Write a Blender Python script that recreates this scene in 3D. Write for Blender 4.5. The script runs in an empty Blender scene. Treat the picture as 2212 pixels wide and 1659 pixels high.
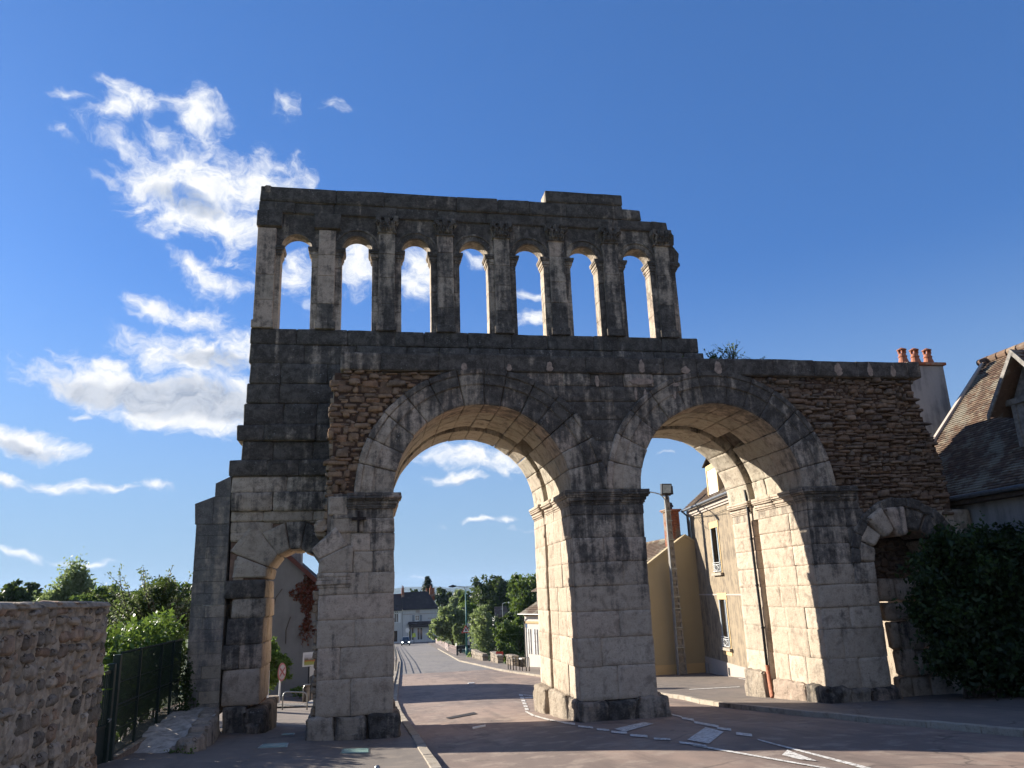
import bpy, math, random
import numpy as np
from mathutils import Vector, Matrix
SC = bpy.context.scene
COL = SC.collection
rd = random.Random(7)
R = math.radians
# ------------------------------------------------------------------ camera
PW, PH = 2212.0, 1659.0
FPX = 1661.0
PITCH, ROLL, YAW = R(15.2), R(2.2), R(10.9)
CAM = (0.0, -21.0, 3.2)
def _basis():
    f = (math.sin(YAW)*math.cos(PITCH), math.cos(YAW)*math.cos(PITCH), math.sin(PITCH))
    r0 = (math.cos(YAW), -math.sin(YAW), 0)
    u0 = (r0[1]*f[2]-r0[2]*f[1], r0[2]*f[0]-r0[0]*f[2], r0[0]*f[1]-r0[1]*f[0])
    c, s = math.cos(ROLL), math.sin(ROLL)
    return tuple(c*a-s*b for a, b in zip(r0, u0)), tuple(s*a+c*b for a, b in zip(r0, u0)), f
BR, BU, BF = _basis()
cd = bpy.data.cameras.new('camera'); cam = bpy.data.objects.new('camera', cd); COL.objects.link(cam)
cam.matrix_world = Matrix(((BR[0], BU[0], -BF[0], CAM[0]), (BR[1], BU[1], -BF[1], CAM[1]), (BR[2], BU[2], -BF[2], CAM[2]), (0, 0, 0, 1)))
cd.sensor_width = 36; cd.lens = 36*FPX/PW; cd.clip_start = .1; cd.clip_end = 30000
SC.camera = cam
def ray(x, y):
    a = (x-PW/2)/FPX; b = -(y-PH/2)/FPX
    return tuple(f+a*r+b*u for f, r, u in zip(BF, BR, BU))
def atY(x, y, Y):
    d = ray(x, y); t = (Y-CAM[1])/d[1]; return Vector((CAM[0]+t*d[0], Y, CAM[2]+t*d[2]))
def atX(x, y, X):
    d = ray(x, y); t = (X-CAM[0])/d[0]; return Vector((X, CAM[1]+t*d[1], CAM[2]+t*d[2]))
# ------------------------------------------------------------------ light
SUN_PHI, SUN_EL = R(42), R(20.5)     # sun stands to the left and behind the gate
sd = Vector((-math.cos(SUN_PHI)*math.cos(SUN_EL), math.sin(SUN_PHI)*math.cos(SUN_EL), math.sin(SUN_EL)))
sl = bpy.data.lights.new('sun', 'SUN'); sl.energy = 4.7; sl.angle = R(.55); sl.color = (1, .925, .81)
so = bpy.data.objects.new('sun', sl); COL.objects.link(so); so.rotation_euler = sd.to_track_quat('Z', 'Y').to_euler(); so.location = (-30, 30, 40)
SC.view_settings.view_transform = 'Standard'; SC.view_settings.look = 'None'
SC.view_settings.exposure = 1.4; SC.view_settings.gamma = 1.0
SC.render.resolution_x = 1024; SC.render.resolution_y = 768
SC.cycles.max_bounces = 6
# ------------------------------------------------------------------ node helper
class NT:
    def __init__(s, tree): s.t = tree; s.n = tree.nodes; s.l = tree.links; s.n.clear()
    def new(s, typ, ins=None, **kw):
        n = s.n.new(typ)
        for k, v in kw.items(): setattr(n, k, v)
        for k, v in (ins or {}).items(): s.set(n.inputs[k], v)
        return n
    def set(s, sock, v):
        if isinstance(v, bpy.types.NodeSocket): s.l.new(v, sock)
        else: sock.default_value = v
    def math(s, op, a, b=0.0, c=None, clamp=False):
        n = s.n.new('ShaderNodeMath'); n.operation = op; n.use_clamp = clamp
        s.set(n.inputs[0], a); s.set(n.inputs[1], b)
        if c is not None: s.set(n.inputs[2], c)
        return n.outputs[0]
    def vmath(s, op, a, b=(0, 0, 0)):
        n = s.n.new('ShaderNodeVectorMath'); n.operation = op; s.set(n.inputs[0], a); s.set(n.inputs[1], b)
        return n.outputs[0]
    def noise(s, vec, scale, detail=4, rough=.55, dist=0.0):
        return s.new('ShaderNodeTexNoise', {'Vector': vec, 'Scale': scale, 'Detail': detail, 'Roughness': rough, 'Distortion': dist}).outputs['Fac']
    def ss(s, v, a, b, to0=0.0, to1=1.0):
        return s.new('ShaderNodeMapRange', {'Value': v, 'From Min': a, 'From Max': b, 'To Min': to0, 'To Max': to1}, interpolation_type='SMOOTHSTEP').outputs[0]
    def lin(s, v, a, b, to0=0.0, to1=1.0):
        return s.new('ShaderNodeMapRange', {'Value': v, 'From Min': a, 'From Max': b, 'To Min': to0, 'To Max': to1}).outputs[0]
    def mix(s, f, a, b, blend='MIX'):
        n = s.n.new('ShaderNodeMix'); n.data_type = 'RGBA'; n.blend_type = blend; n.clamp_factor = True
        s.set(n.inputs[0], f)
        s.set(n.inputs[6], a if isinstance(a, bpy.types.NodeSocket) else (*a, 1)); s.set(n.inputs[7], b if isinstance(b, bpy.types.NodeSocket) else (*b, 1))
        return n.outputs[2]
    def ramp(s, f, stops, interp='LINEAR'):
        n = s.n.new('ShaderNodeValToRGB'); s.set(n.inputs[0], f); cr = n.color_ramp; cr.interpolation = interp
        while len(cr.elements) > 1: cr.elements.remove(cr.elements[0])
        cr.elements[0].position = stops[0][0]; cr.elements[0].color = (*stops[0][1], 1)
        for p, c in stops[1:]:
            e = cr.elements.new(p); e.color = (*c, 1)
        return n.outputs[0]
    def attr(s, name): return s.new('ShaderNodeAttribute', attribute_name=name).outputs['Fac']
    def mapv(s, vec, scale=(1, 1, 1), loc=(0, 0, 0), rot=(0, 0, 0)):
        return s.new('ShaderNodeMapping', {'Vector': vec, 'Scale': scale, 'Location': loc, 'Rotation': rot}).outputs[0]
    def bump(s, h, strength=.5, dist=.02, nrm=None):
        ins = {'Height': h, 'Strength': strength, 'Distance': dist}
        if nrm is not None: ins['Normal'] = nrm
        return s.new('ShaderNodeBump', ins).outputs[0]
    def out(s, bsdf): s.l.new(bsdf, s.new('ShaderNodeOutputMaterial').inputs['Surface'])
    def principled(s, color, rough=.85, nrm=None, metal=0.0, spec=.3, **extra):
        n = s.new('ShaderNodeBsdfPrincipled'); s.set(n.inputs['Base Color'], color if isinstance(color, bpy.types.NodeSocket) else (*color, 1))
        s.set(n.inputs['Roughness'], rough); n.inputs['Metallic'].default_value = metal; n.inputs['Specular IOR Level'].default_value = spec
        if nrm is not None: s.set(n.inputs['Normal'], nrm)
        for k, v in extra.items(): s.set(n.inputs[k.replace('_', ' ')], v)
        return n.outputs[0]
def newmat(name):
    m = bpy.data.materials.new(name); m.use_nodes = True; return m, NT(m.node_tree)
# ------------------------------------------------------------------ sky with clouds
w = bpy.data.worlds.new('World'); SC.world = w; w.use_nodes = True
T = NT(w.node_tree)
sky = T.new('ShaderNodeTexSky', sky_type='NISHITA', sun_disc=False, sun_elevation=SUN_EL, sun_rotation=math.atan2(sd.x, sd.y), altitude=300, air_density=1.0, dust_density=.3, ozone_density=3.0)
D = T.new('ShaderNodeTexCoord').outputs['Generated']
sp = T.new('ShaderNodeSeparateXYZ', {0: D})
az = T.math('ARCTAN2', sp.outputs[0], sp.outputs[1]); el = T.math('ARCSINE', sp.outputs[2])
uv = T.new('ShaderNodeCombineXYZ', {0: az, 1: el}).outputs[0]
wn = T.new('ShaderNodeTexNoise', {'Vector': uv, 'Scale': 9.0, 'Detail': 4.0, 'Roughness': .6})
wv = T.vmath('MULTIPLY', T.vmath('SUBTRACT', wn.outputs['Color'], (.5, .5, .5)), (.10, .07, 0))
uvw = T.vmath('ADD', uv, wv)
# cloud heaps: pixel-measured directions turned into azimuth / elevation on the sky
CL = [  # x, y, half width, half height, tilt, weight
 (255, 245, 55, 40, -20, 1.0), (300, 230, 70, 38, 10, 1.0), (425, 262, 66, 60, 30, 1.1), (150, 228, 44, 16, -10, .62), (130, 295, 45, 14, 10, .5),
 (250, 315, 90, 26, 10, .72), (350, 310, 80, 34, 30, .8), (335, 385, 95, 60, 20, 1.1), (440, 400, 140, 75, 10, 1.2), (545, 395, 90, 80, 10, 1.1), (440, 460, 150, 60, -5, 1.1), (500, 480, 110, 55, 10, .95), (300, 440, 70, 22, -30, .75),
 (225, 380, 36, 12, 0, .6), (628, 222, 36, 34, 60, .62), (708, 226, 32, 20, 0, .5), (640, 365, 44, 38, 50, .7),
 (408, 572, 60, 26, 20, .95), (470, 600, 80, 32, 12, 1.0), (520, 560, 80, 22, 0, .62), (460, 625, 60, 26, 0, .5),
 (318, 658, 56, 28, 0, 1.05), (420, 672, 90, 36, 0, 1.1), (295, 715, 36, 14, 0, .62),
 (242, 778, 44, 22, 10, 1.05), (400, 730, 70, 40, 0, 1.0), (440, 760, 160, 48, 0, 1.2), (330, 765, 80, 36, -10, 1.0), (520, 750, 90, 60, 0, 1.1),
 (200, 840, 130, 34, 10, 1.2), (330, 850, 230, 58, 8, 1.5), (470, 870, 200, 70, 0, 1.5), (400, 905, 170, 34, 6, 1.2), (190, 897, 44, 12, 0, .62),
 (60, 950, 130, 32, 5, 1.3), (20, 1030, 75, 20, 5, 1.1), (130, 1044, 85, 18, 8, 1.05), (230, 1060, 80, 9, 3, .9), (330, 1060, 50, 17, 0, 1.0), (40, 1195, 46, 12, 4, 1.0), (185, 1196, 72, 9, -3, 1.0), (70, 830, 70, 16, 5, .45),
 (625, 590, 60, 42, 0, .85), (660, 650, 30, 30, 0, .5), (775, 570, 60, 70, 0, 1.15), (900, 590, 60, 70, 10, 1.2), (640, 560, 50, 40, 0, .8), (1020, 545, 44, 26, 0, .75), (1142, 636, 40, 14, -8, 1.0), (1150, 688, 34, 20, -12, 1.0),
 (1000, 985, 120, 32, 5, 1.1), (1080, 985, 90, 32, 12, 1.0), (980, 1037, 62, 18, 2, 1.2), (1085, 1018, 30, 14, 20, .8), (1042, 1128, 40, 7, -2, .85), (1082, 1124, 30, 8, -6, .85), (1130, 1145, 50, 9, 4, .6), (960, 1137, 60, 8, 0, .4), (1440, 993, 36, 8, 0, .6), (900, 1250, 60, 7, 3, .45), (985, 1255, 50, 6, 0, .45), (910, 1180, 40, 6, 0, .4)]
def azel(x, y):
    d = Vector(ray(x, y)).normalized(); return math.atan2(d.x, d.y), math.asin(d.z)
acc = None; gsh = None
for (x, y, hw, hh, rot, wt) in CL:
    a0, e0 = azel(x, y); k = 1/FPX/ (1+((x-1106)**2+(y-829)**2)/FPX**2)**.5
    ce = math.cos(e0)
    for lst in ((1,),):
        m = T.new('ShaderNodeMapping', {'Vector': uvw, 'Location': (a0, e0, 0), 'Rotation': (0, 0, -R(rot)-ROLL*.6), 'Scale': (hw*k*1.45/ce, hh*k*1.45, 1)}, vector_type='TEXTURE')
        g = T.new('ShaderNodeTexGradient', {'Vector': m.outputs[0]}, gradient_type='SPHERICAL').outputs['Fac']
        v = T.math('MULTIPLY', g, wt)
        acc = v if acc is None else T.math('SMOOTH_MAX', acc, v, .12)
for (x, y, hw, hh) in [(300, 845, 190, 30), (440, 850, 190, 40), (480, 765, 110, 22), (60, 952, 90, 14), (15, 1035, 50, 9), (400, 420, 90, 20), (980, 1042, 40, 9)]:
    a0, e0 = azel(x, y); k = 1/FPX/(1+((x-1106)**2+(y-829)**2)/FPX**2)**.5
    m = T.new('ShaderNodeMapping', {'Vector': uvw, 'Location': (a0, e0-.006, 0), 'Scale': (hw*k*1.2/math.cos(e0), hh*k*1.4, 1), 'Rotation': (0, 0, -R(6))}, vector_type='TEXTURE')
    g = T.new('ShaderNodeTexGradient', {'Vector': m.outputs[0]}, gradient_type='SPHERICAL').outputs['Fac']
    gsh = g if gsh is None else T.math('MAXIMUM', gsh, g)
n1 = T.noise(T.mapv(uvw, (1, 1.5, 1)), 20, 12, .66, .35)
n2 = T.noise(T.mapv(uvw, (1, 1.25, 1), (3, 1, 0)), 55, 9, .68)
dens = T.math('ADD', acc, T.math('MULTIPLY', T.math('SUBTRACT', n1, .5), 1.75))
dens = T.math('ADD', dens, T.math('MULTIPLY', T.math('SUBTRACT', n2, .5), .75))
cov = T.ss(dens, .22, .98)
cov = T.math('MULTIPLY', cov, T.ss(acc, .09, .28))
shade = T.math('MULTIPLY', T.ss(gsh, .0, .55), T.ss(n1, .30, .62, 1.0, .55))
cc = T.mix(shade, (.93, .93, .93), (.30, .36, .47))
cc = T.mix(T.ss(dens, .55, 1.1), T.mix(.35, cc, (.55, .66, .85)), cc)
cc = T.mix(T.ss(n2, .38, .62, .42, 0), cc, (.62, .68, .78))
cc = T.vmath('MULTIPLY', cc, (5.6, 5.6, 5.6))
skyc = sky.outputs[0]
skyc = T.vmath('MULTIPLY', skyc, (.41, .62, .93))
skyc = T.mix(.4, skyc, (.36, 1.0, 2.55))
skyc = T.mix(T.ss(el, .0, .42, .88, .0), skyc, (1.65, 2.45, 3.35))
# unseen cloud bank added behind and right of the viewer as warm fill light
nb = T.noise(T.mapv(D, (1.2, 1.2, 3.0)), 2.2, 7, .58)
fill_bank = T.math('MULTIPLY', T.ss(T.math('ADD', nb, T.math('MULTIPLY', T.ss(sp.outputs[2], .75, .15), .12)), .44, .60), T.math('MULTIPLY', T.ss(T.math('SUBTRACT', sp.outputs[1], T.math('MULTIPLY', sp.outputs[0], .55)), -.05, -.45), T.ss(sp.outputs[2], .02, .12)))
fin = T.mix(cov, skyc, cc)
fin = T.mix(T.math('MULTIPLY', fill_bank, .42), fin, (4.3, 3.9, 3.5))
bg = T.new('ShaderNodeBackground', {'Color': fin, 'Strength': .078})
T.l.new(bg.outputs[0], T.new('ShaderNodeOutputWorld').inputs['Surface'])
# ------------------------------------------------------------------ materials
def pos(T): return T.new('ShaderNodeNewGeometry').outputs['Position']
def stone_mat(name, pale, dark=((.034, .032, .031), (.105, .096, .086)), bumpd=.03, spots=True, frontonly=True, bias=0.0):
    m, T = newmat(name); P = pos(T)
    geo = T.new('ShaderNodeNewGeometry'); ny = T.math('MULTIPLY', T.new('ShaderNodeSeparateXYZ', {0: geo.outputs['True Normal']}).outputs[1], -1.0)
    nz = T.new('ShaderNodeSeparateXYZ', {0: geo.outputs['True Normal']}).outputs[2]
    rnd = T.attr('rnd'); dirt = T.attr('dirt')
    n1 = T.noise(P, .9, 6, .62); n2 = T.noise(P, 5.5, 7, .65); n3 = T.noise(P, 28, 5, .6)
    st = T.noise(T.mapv(P, (2.6, 2.6, .30)), 1.3, 6, .62)
    base = T.ramp(rnd, [(0, pale[0]), (.35, pale[1]), (.65, pale[2]), (1, pale[3])])
    base = T.mix(T.ss(n2, .3, .75), base, T.mix(.5, base, (.30, .25, .19)), 'MIX')
    base = T.mix(T.ss(n3, .52, .72, 0, .55), base, (.15, .115, .085))
    bl = T.noise(P, 2.6, 8, .72, .4); base = T.mix(T.ss(bl, .50, .64, 0, .62), base, (.19, .155, .12)); pv = T.new('ShaderNodeTexVoronoi', {'Vector': T.mapv(P, (1, 1, 1.3)), 'Scale': 11.0}, feature='F1').outputs['Distance']; base = T.mix(T.math('MULTIPLY', T.ss(pv, .05, .13, .8, 0), T.ss(T.noise(P, 1.1, 4), .50, .60)), base, (.07, .06, .05)); base = T.mix(T.ss(T.noise(P, 1.9, 6, .6), .55, .7, 0, .5), base, (.48, .40, .32))
    m1 = T.math('ADD', dirt, T.math('MULTIPLY', T.math('SUBTRACT', n1, .5), 1.35))
    m1 = T.math('ADD', m1, T.math('MULTIPLY', T.math('SUBTRACT', st, .5), 2.0))
    m1 = T.math('ADD', m1, T.math('MULTIPLY', T.math('SUBTRACT', n2, .5), .9)); m1 = T.math('ADD', m1, T.math('MULTIPLY', T.math('SUBTRACT', n3, .5), .5))
    m1 = T.math('ADD', m1, bias)
    mask = T.ss(m1, .26, .86)
    if frontonly:
        fr = T.math('MAXIMUM', T.ss(ny, .15, .6), T.ss(nz, .3, .8))
        mask = T.math('MULTIPLY', mask, T.math('MAXIMUM', fr, T.ss(m1, .50, 1.05, .0, .62)))
    dk = T.mix(T.ss(T.noise(P, 4.0, 9, .75, .3), .42, .62), dark[0], dark[1]); dk = T.mix(T.ss(n3, .5, .75, 0, .6), dk, tuple(min(1, 2.0*x) for x in dark[1]))
    col = T.mix(T.math('MULTIPLY', mask, .93), base, dk)
    if spots:
        v = T.new('ShaderNodeTexVoronoi', {'Vector': P, 'Scale': 9.0, 'Randomness': 1.0}, feature='F1').outputs['Distance']
        lm = T.math('MULTIPLY', T.ss(v, .16, .24, 1, 0), T.math('MULTIPLY', mask, T.ss(T.noise(P, 1.7, 3), .52, .66)))
        col = T.mix(T.math('MULTIPLY', lm, .75), col, (.24, .235, .22))
    h = T.math('ADD', T.math('MULTIPLY', n2, .8), T.math('MULTIPLY', n3, .35))
    pit = T.new('ShaderNodeTexVoronoi', {'Vector': T.mapv(P, (1, 1, 1.4)), 'Scale': 16.0}, feature='F1').outputs['Distance']
    h = T.math('ADD', h, T.math('MULTIPLY', T.ss(pit, .0, .22), .25))
    h = T.math('ADD', h, T.math('MULTIPLY', T.noise(T.mapv(P, (2, 2, 14)), 1.0, 4, .7), .35))
    T.out(T.principled(col, .92, T.bump(h, .9, bumpd*1.5), spec=.12)); return m
PALE = ((.50, .41, .315), (.43, .355, .275), (.54, .455, .36), (.51, .395, .305))
M_stone = stone_mat('weathered_limestone', PALE)
M_soff = stone_mat('clean_limestone', ((.47, .415, .325), (.41, .365, .285), (.50, .445, .355), (.48, .41, .32)), spots=False, bias=.18)
M_plinth = stone_mat('plinth_limestone', ((.36, .30, .235), (.31, .26, .2), (.40, .34, .27), (.37, .28, .22)), bumpd=.06, frontonly=False)
M_butt = stone_mat('buttress_stone', ((.38, .32, .25), (.34, .29, .22), (.41, .35, .275), (.37, .30, .24)), dark=((.09, .088, .085), (.15, .145, .135)), bumpd=.012, spots=False, frontonly=False)
def rubble_mat(name, cols, mortar_dark=.5):
    m, T = newmat(name); P = pos(T); rnd = T.attr('rnd'); dirt = T.attr('dirt')
    n = T.noise(P, 7, 6, .65); n3 = T.noise(P, 30, 5, .6)
    c = T.ramp(rnd, [(i/(len(cols)-1), k) for i, k in enumerate(cols)])
    c = T.mix(T.ss(n, .40, .62, 0, .7), c, T.mix(.6, c, (.04, .03, .025))); c = T.mix(T.ss(n3, .52, .7, 0, .5), c, T.mix(.5, c, (.42, .36, .29)))
    c = T.mix(T.math('MULTIPLY', T.ss(T.math('ADD', dirt, T.math('SUBTRACT', T.noise(P, 1.6, 5), .5)), .4, .9), .8), c, (.05, .045, .042))
    T.out(T.principled(c, .95, T.bump(T.math('ADD', n, T.math('MULTIPLY', n3, .5)), .9, .03), spec=.1)); return m
M_rub = rubble_mat('brown_rubble', [(.31, .18, .105), (.20, .13, .085), (.35, .235, .15), (.16, .12, .09), (.37, .23, .13), (.28, .21, .155)])
M_rubd = rubble_mat('dark_rubble', [(.25, .16, .105), (.16, .115, .085), (.29, .205, .14), (.14, .11, .09), (.27, .17, .105), (.23, .18, .135)])
M_wall = rubble_mat('grey_rubble', [(.36, .30, .225), (.23, .195, .15), (.44, .37, .285), (.16, .145, .12), (.38, .26, .175), (.52, .45, .35)])
def plain(name, col, rough=.7, var=.15, scale=6, bumpd=.004, metal=0., spec=.3, bscale=None):
    m, T = newmat(name); P = pos(T); n = T.noise(P, scale, 5, .6)
    c = T.mix(T.ss(n, .3, .7), tuple(x*(1-var) for x in col), tuple(min(1, x*(1+var)) for x in col))
    T.out(T.principled(c, rough, T.bump(T.noise(P, bscale or scale*5, 4), .5, bumpd) if bumpd else None, metal=metal, spec=spec)); return m
M_mortar = plain('earthy_mortar', (.07, .042, .028), .95, .4, 8, .02)
M_mortg = plain('grey_mortar', (.32, .265, .195), .95, .35, 7, .02)
M_coreb = plain('core_masonry', (.16, .135, .11), .95, .4, 5, .02)  # brown stone of the solid core behind the facing
M_iron = plain('rusty_iron', (.03, .022, .018), .7, .3, 20, .004, .3)
M_dark = plain('dark_metal', (.022, .025, .03), .45, .2, 30, 0, .2)
M_zinc = plain('zinc_pipe', (.16, .17, .18), .4, .2, 10, 0, .6)
M_terra = plain('terracotta', (.33, .13, .075), .8, .25, 12, .004)
def asphalt_mat(name, c1, c2, c3):
    m, T = newmat(name); P = pos(T)
    big = T.noise(T.mapv(P, (1, .45, 1), rot=(0, 0, .25)), .35, 5, .6); mid = T.noise(P, 1.8, 6, .65); fine = T.noise(P, 55, 3, .7); grit = T.noise(P, 160, 2, .7)
    c = T.mix(T.ss(big, .40, .60), c1, c2); c = T.mix(T.ss(mid, .48, .66, 0, .75), c, c3); c = T.mix(T.ss(T.noise(T.mapv(P, (2.5, .35, 1), rot=(0, 0, -.1)), .8, 6, .65), .5, .7, 0, .5), c, tuple(x*.62 for x in c2))
    c = T.mix(T.ss(fine, .35, .7, 0, .5), c, T.mix(.5, c, (.05, .045, .04)))
    c = T.mix(T.ss(grit, .6, .75, 0, .5), c, (.34, .29, .25))
    vor = T.new('ShaderNodeTexVoronoi', {'Vector': T.vmath('ADD', T.mapv(P, (.22, .3, .2)), T.vmath('MULTIPLY', T.new('ShaderNodeTexNoise', {'Vector': P, 'Scale': 1.2, 'Detail': 4.0}).outputs['Color'], (.35, .35, 0))), 'Scale': 1.0}, feature='DISTANCE_TO_EDGE').outputs['Distance']
    crack = T.math('MULTIPLY', T.ss(vor, .0, .011, 1, 0), T.ss(T.noise(P, .25, 2), .48, .6))
    c = T.mix(T.math('MULTIPLY', crack, .6), c, (.04, .035, .03))
    h = T.math('ADD', T.math('MULTIPLY', fine, .5), T.math('ADD', T.math('MULTIPLY', grit, .4), T.math('MULTIPLY', mid, .4)))
    T.out(T.principled(c, .82, T.bump(h, .7, .008), spec=.3)); return m
M_road = asphalt_mat('reddish_asphalt', (.30, .215, .168), (.19, .142, .118), (.34, .27, .215))
M_pave = asphalt_mat('footway_asphalt', (.21, .17, .14), (.165, .14, .12), (.25, .205, .165))
M_far = asphalt_mat('grey_asphalt', (.21, .19, .17), (.18, .165, .155), (.24, .215, .19))
M_kerb = stone_mat('kerb_stone', ((.36, .32, .26), (.33, .29, .24), (.40, .36, .29), (.34, .29, .23)), bumpd=.01, spots=False, frontonly=False, bias=-.1)
def paint_mat():
    m, T = newmat('worn_road_paint'); P = pos(T)
    wr = T.noise(T.mapv(P, (1, 3, 1)), 9, 6, .7); w2 = T.noise(P, 40, 3)
    f = T.ss(T.math('ADD', wr, T.math('MULTIPLY', T.math('SUBTRACT', w2, .5), .5)), .38, .53, 0, 1)
    col = T.mix(f, (.15, .115, .10), T.mix(T.ss(w2, .3, .7), (.62, .60, .55), (.75, .73, .68)))
    T.out(T.principled(col, .75, T.bump(w2, .3, .003), spec=.2)); return m
M_paint = paint_mat()
M_grass = plain('grass_ground', (.06, .085, .03), .95, .5, 3, .03)
M_dust = plain('pale_dust', (.46, .41, .35), .95, .35, 5, .02)
def render_mat(name, col, stain, amt=.5, frontrot=None, bumpd=.006, sc=1.0):
    m, T = newmat(name); P = pos(T)
    n = T.noise(P, .7*sc, 6, .65); st = T.noise(T.mapv(P, (2.2, 2.2, .25)), 1.0*sc, 5, .62); f = T.noise(P, 14, 5, .65)
    mk = T.ss(T.math('ADD', T.math('MULTIPLY', n, .5), T.math('MULTIPLY', st, .5)), .42, .66, 0, amt)
    c = T.mix(mk, col, stain); c = T.mix(T.ss(f, .45, .75, 0, .3), c, tuple(x*.7 for x in col))
    T.out(T.principled(c, .9, T.bump(T.math('ADD', f, T.math('MULTIPLY', T.noise(P, 60, 3), .4)), .6, bumpd), spec=.15)); return m
M_ochre = render_mat('ochre_render', (.30, .24, .165), (.12, .10, .08), .95, sc=2.8, bumpd=.012)
M_cream = render_mat('cream_render', (.40, .325, .20), (.33, .27, .17), .4)
M_white = render_mat('white_render', (.60, .56, .50), (.45, .42, .37), .5)
M_greyr = render_mat('grey_render', (.30, .29, .28), (.12, .12, .125), .85, sc=1.6)
M_greyg = render_mat('grey_gable_render', (.20, .195, .185), (.13, .125, .12), .6)
M_farw = render_mat('far_white_render', (.55, .55, .53), (.42, .42, .41), .4)
M_pink = render_mat('beige_render', (.42, .36, .31), (.33, .28, .24), .4)
M_surr = render_mat('window_surround', (.55, .40, .21), (.42, .30, .17), .3)
def tile_mat(name, cols, lich=.7):
    m, T = newmat(name); P = pos(T); rnd = T.attr('rnd')
    c = T.ramp(rnd, [(i/(len(cols)-1), k) for i, k in enumerate(cols)]); n = T.noise(P, 9, 5, .65); n0 = T.noise(P, .9, 4)
    c = T.mix(T.ss(n, .45, .75, 0, .6), c, (.045, .038, .033)); c = T.mix(T.ss(T.math('ADD', n0, T.math('MULTIPLY', n, .4)), .72, .85, 0, lich), c, (.30, .28, .22))
    T.out(T.principled(c, .9, T.bump(n, .6, .012), spec=.1)); return m
M_tile = tile_mat('old_clay_tile', [(.17, .105, .075), (.13, .085, .065), (.19, .125, .085), (.11, .08, .062), (.22, .15, .105), (.26, .21, .15)])
M_tileb = tile_mat('brown_flat_tile', [(.14, .095, .07), (.11, .08, .06), (.17, .115, .08), (.12, .09, .075)])
M_slate = tile_mat('dark_slate', [(.035, .033, .038), (.05, .045, .047), (.042, .036, .036), (.06, .05, .05)], .06)
M_brick = tile_mat('red_brick', [(.36, .12, .06), (.28, .10, .055), (.40, .16, .09), (.24, .10, .07)])
M_wood = plain('weathered_wood', (.20, .185, .165), .85, .35, 7, .008)
M_wooddk = plain('dark_wood', (.07, .05, .035), .8, .3, 9, .006)
M_whitep = plain('white_paint', (.72, .72, .70), .5, .05, 5, 0)
M_greyp = plain('grey_paint', (.22, .25, .27), .6, .1, 6, 0)
M_blueg = plain('teal_paint', (.035, .16, .15), .5, .15, 6, 0)
M_concr = plain('concrete', (.23, .21, .185), .9, .25, 9, .01)
M_bars = plain('galvanised_steel', (.30, .31, .30), .4, .15, 20, 0, .7)
M_black = plain('black_plastic', (.02, .02, .022), .5, .2, 10, 0)
M_redp = plain('red_paint', (.50, .04, .03), .5, .1, 6, 0)
M_glass, _T = newmat('window_glass'); _T.out(_T.principled((.03, .04, .05), .06, spec=.8))
M_floorg, _T = newmat('green_floor_glass'); _T.out(_T.principled(_T.mix(_T.noise(pos(_T), 6, 3), (.22, .36, .33), (.32, .46, .41)), .25, spec=.5))
def leaf_mat(name, c1, c2, c3, tr=.35, rough=.55):
    m, T = newmat(name); rnd = T.attr('rnd')
    c = T.ramp(rnd, [(0, c1), (.5, c2), (1, c3)])
    a = T.principled(c, rough, spec=.35); b = T.new('ShaderNodeBsdfTranslucent', {'Color': T.mix(.5, c, (.22, .30, .04))}).outputs[0]
    T.l.new(T.new('ShaderNodeMixShader', {0: tr, 1: a, 2: b}).outputs[0], T.new('ShaderNodeOutputMaterial').inputs['Surface']); return m
L_dark = leaf_mat('dark_leaf', (.020, .042, .014), (.035, .065, .020), (.055, .09, .030), .25)
L_mid = leaf_mat('mid_leaf', (.035, .07, .02), (.06, .11, .03), (.09, .15, .045))
L_pale = leaf_mat('willow_leaf', (.14, .18, .09), (.20, .245, .13), (.29, .33, .20), .5)
L_fresh = leaf_mat('fresh_leaf', (.06, .12, .025), (.10, .18, .03), (.16, .25, .05), .45)
L_con = leaf_mat('conifer_needle', (.012, .03, .018), (.02, .045, .026), (.03, .06, .035), .1)
L_red = leaf_mat('red_vine_leaf', (.10, .022, .012), (.15, .035, .02), (.09, .04, .02), .15)
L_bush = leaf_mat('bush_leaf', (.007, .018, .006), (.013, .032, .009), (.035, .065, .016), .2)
L_dry = leaf_mat('dry_grass', (.20, .19, .10), (.26, .23, .13), (.12, .16, .06), .3)
M_bark = plain('bark', (.07, .055, .045), .95, .4, 8, .02)
# ------------------------------------------------------------------ ground height
def lerp_tab(tab, v):
    if v <= tab[0][0]: return tab[0][1]
    for (a, b), (c, d) in zip(tab, tab[1:]):
        if v <= c:
            t = (v-a)/(c-a); t = t*t*(3-2*t) if False else t
            return b+(d-b)*t
    return tab[-1][1]
CROSS = [(-40, .3), (-8, .2), (-3.7, .07), (-1, -.10), (.8, -.15), (5.4, .02), (8, .0), (12.5, -.07), (20, -.1), (60, -.1)]
def cross(x): return sum(lerp_tab(CROSS, x+d) for d in (-.8, -.4, 0, .4, .8))/5
PROF = [(-80, 5.2), (-21, 1.42), (0, -.12), (20, -1.52), (40, -2.5), (129, -6.1), (184, -8.2), (230, -8.6), (6000, -8.6)]
def G(x, y):
    f = 1 if -25 < y < 20 else max(0, 1-(abs(y)-20)/30) if y > 0 else 1
    return lerp_tab(PROF, y)+cross(x)*f
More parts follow.
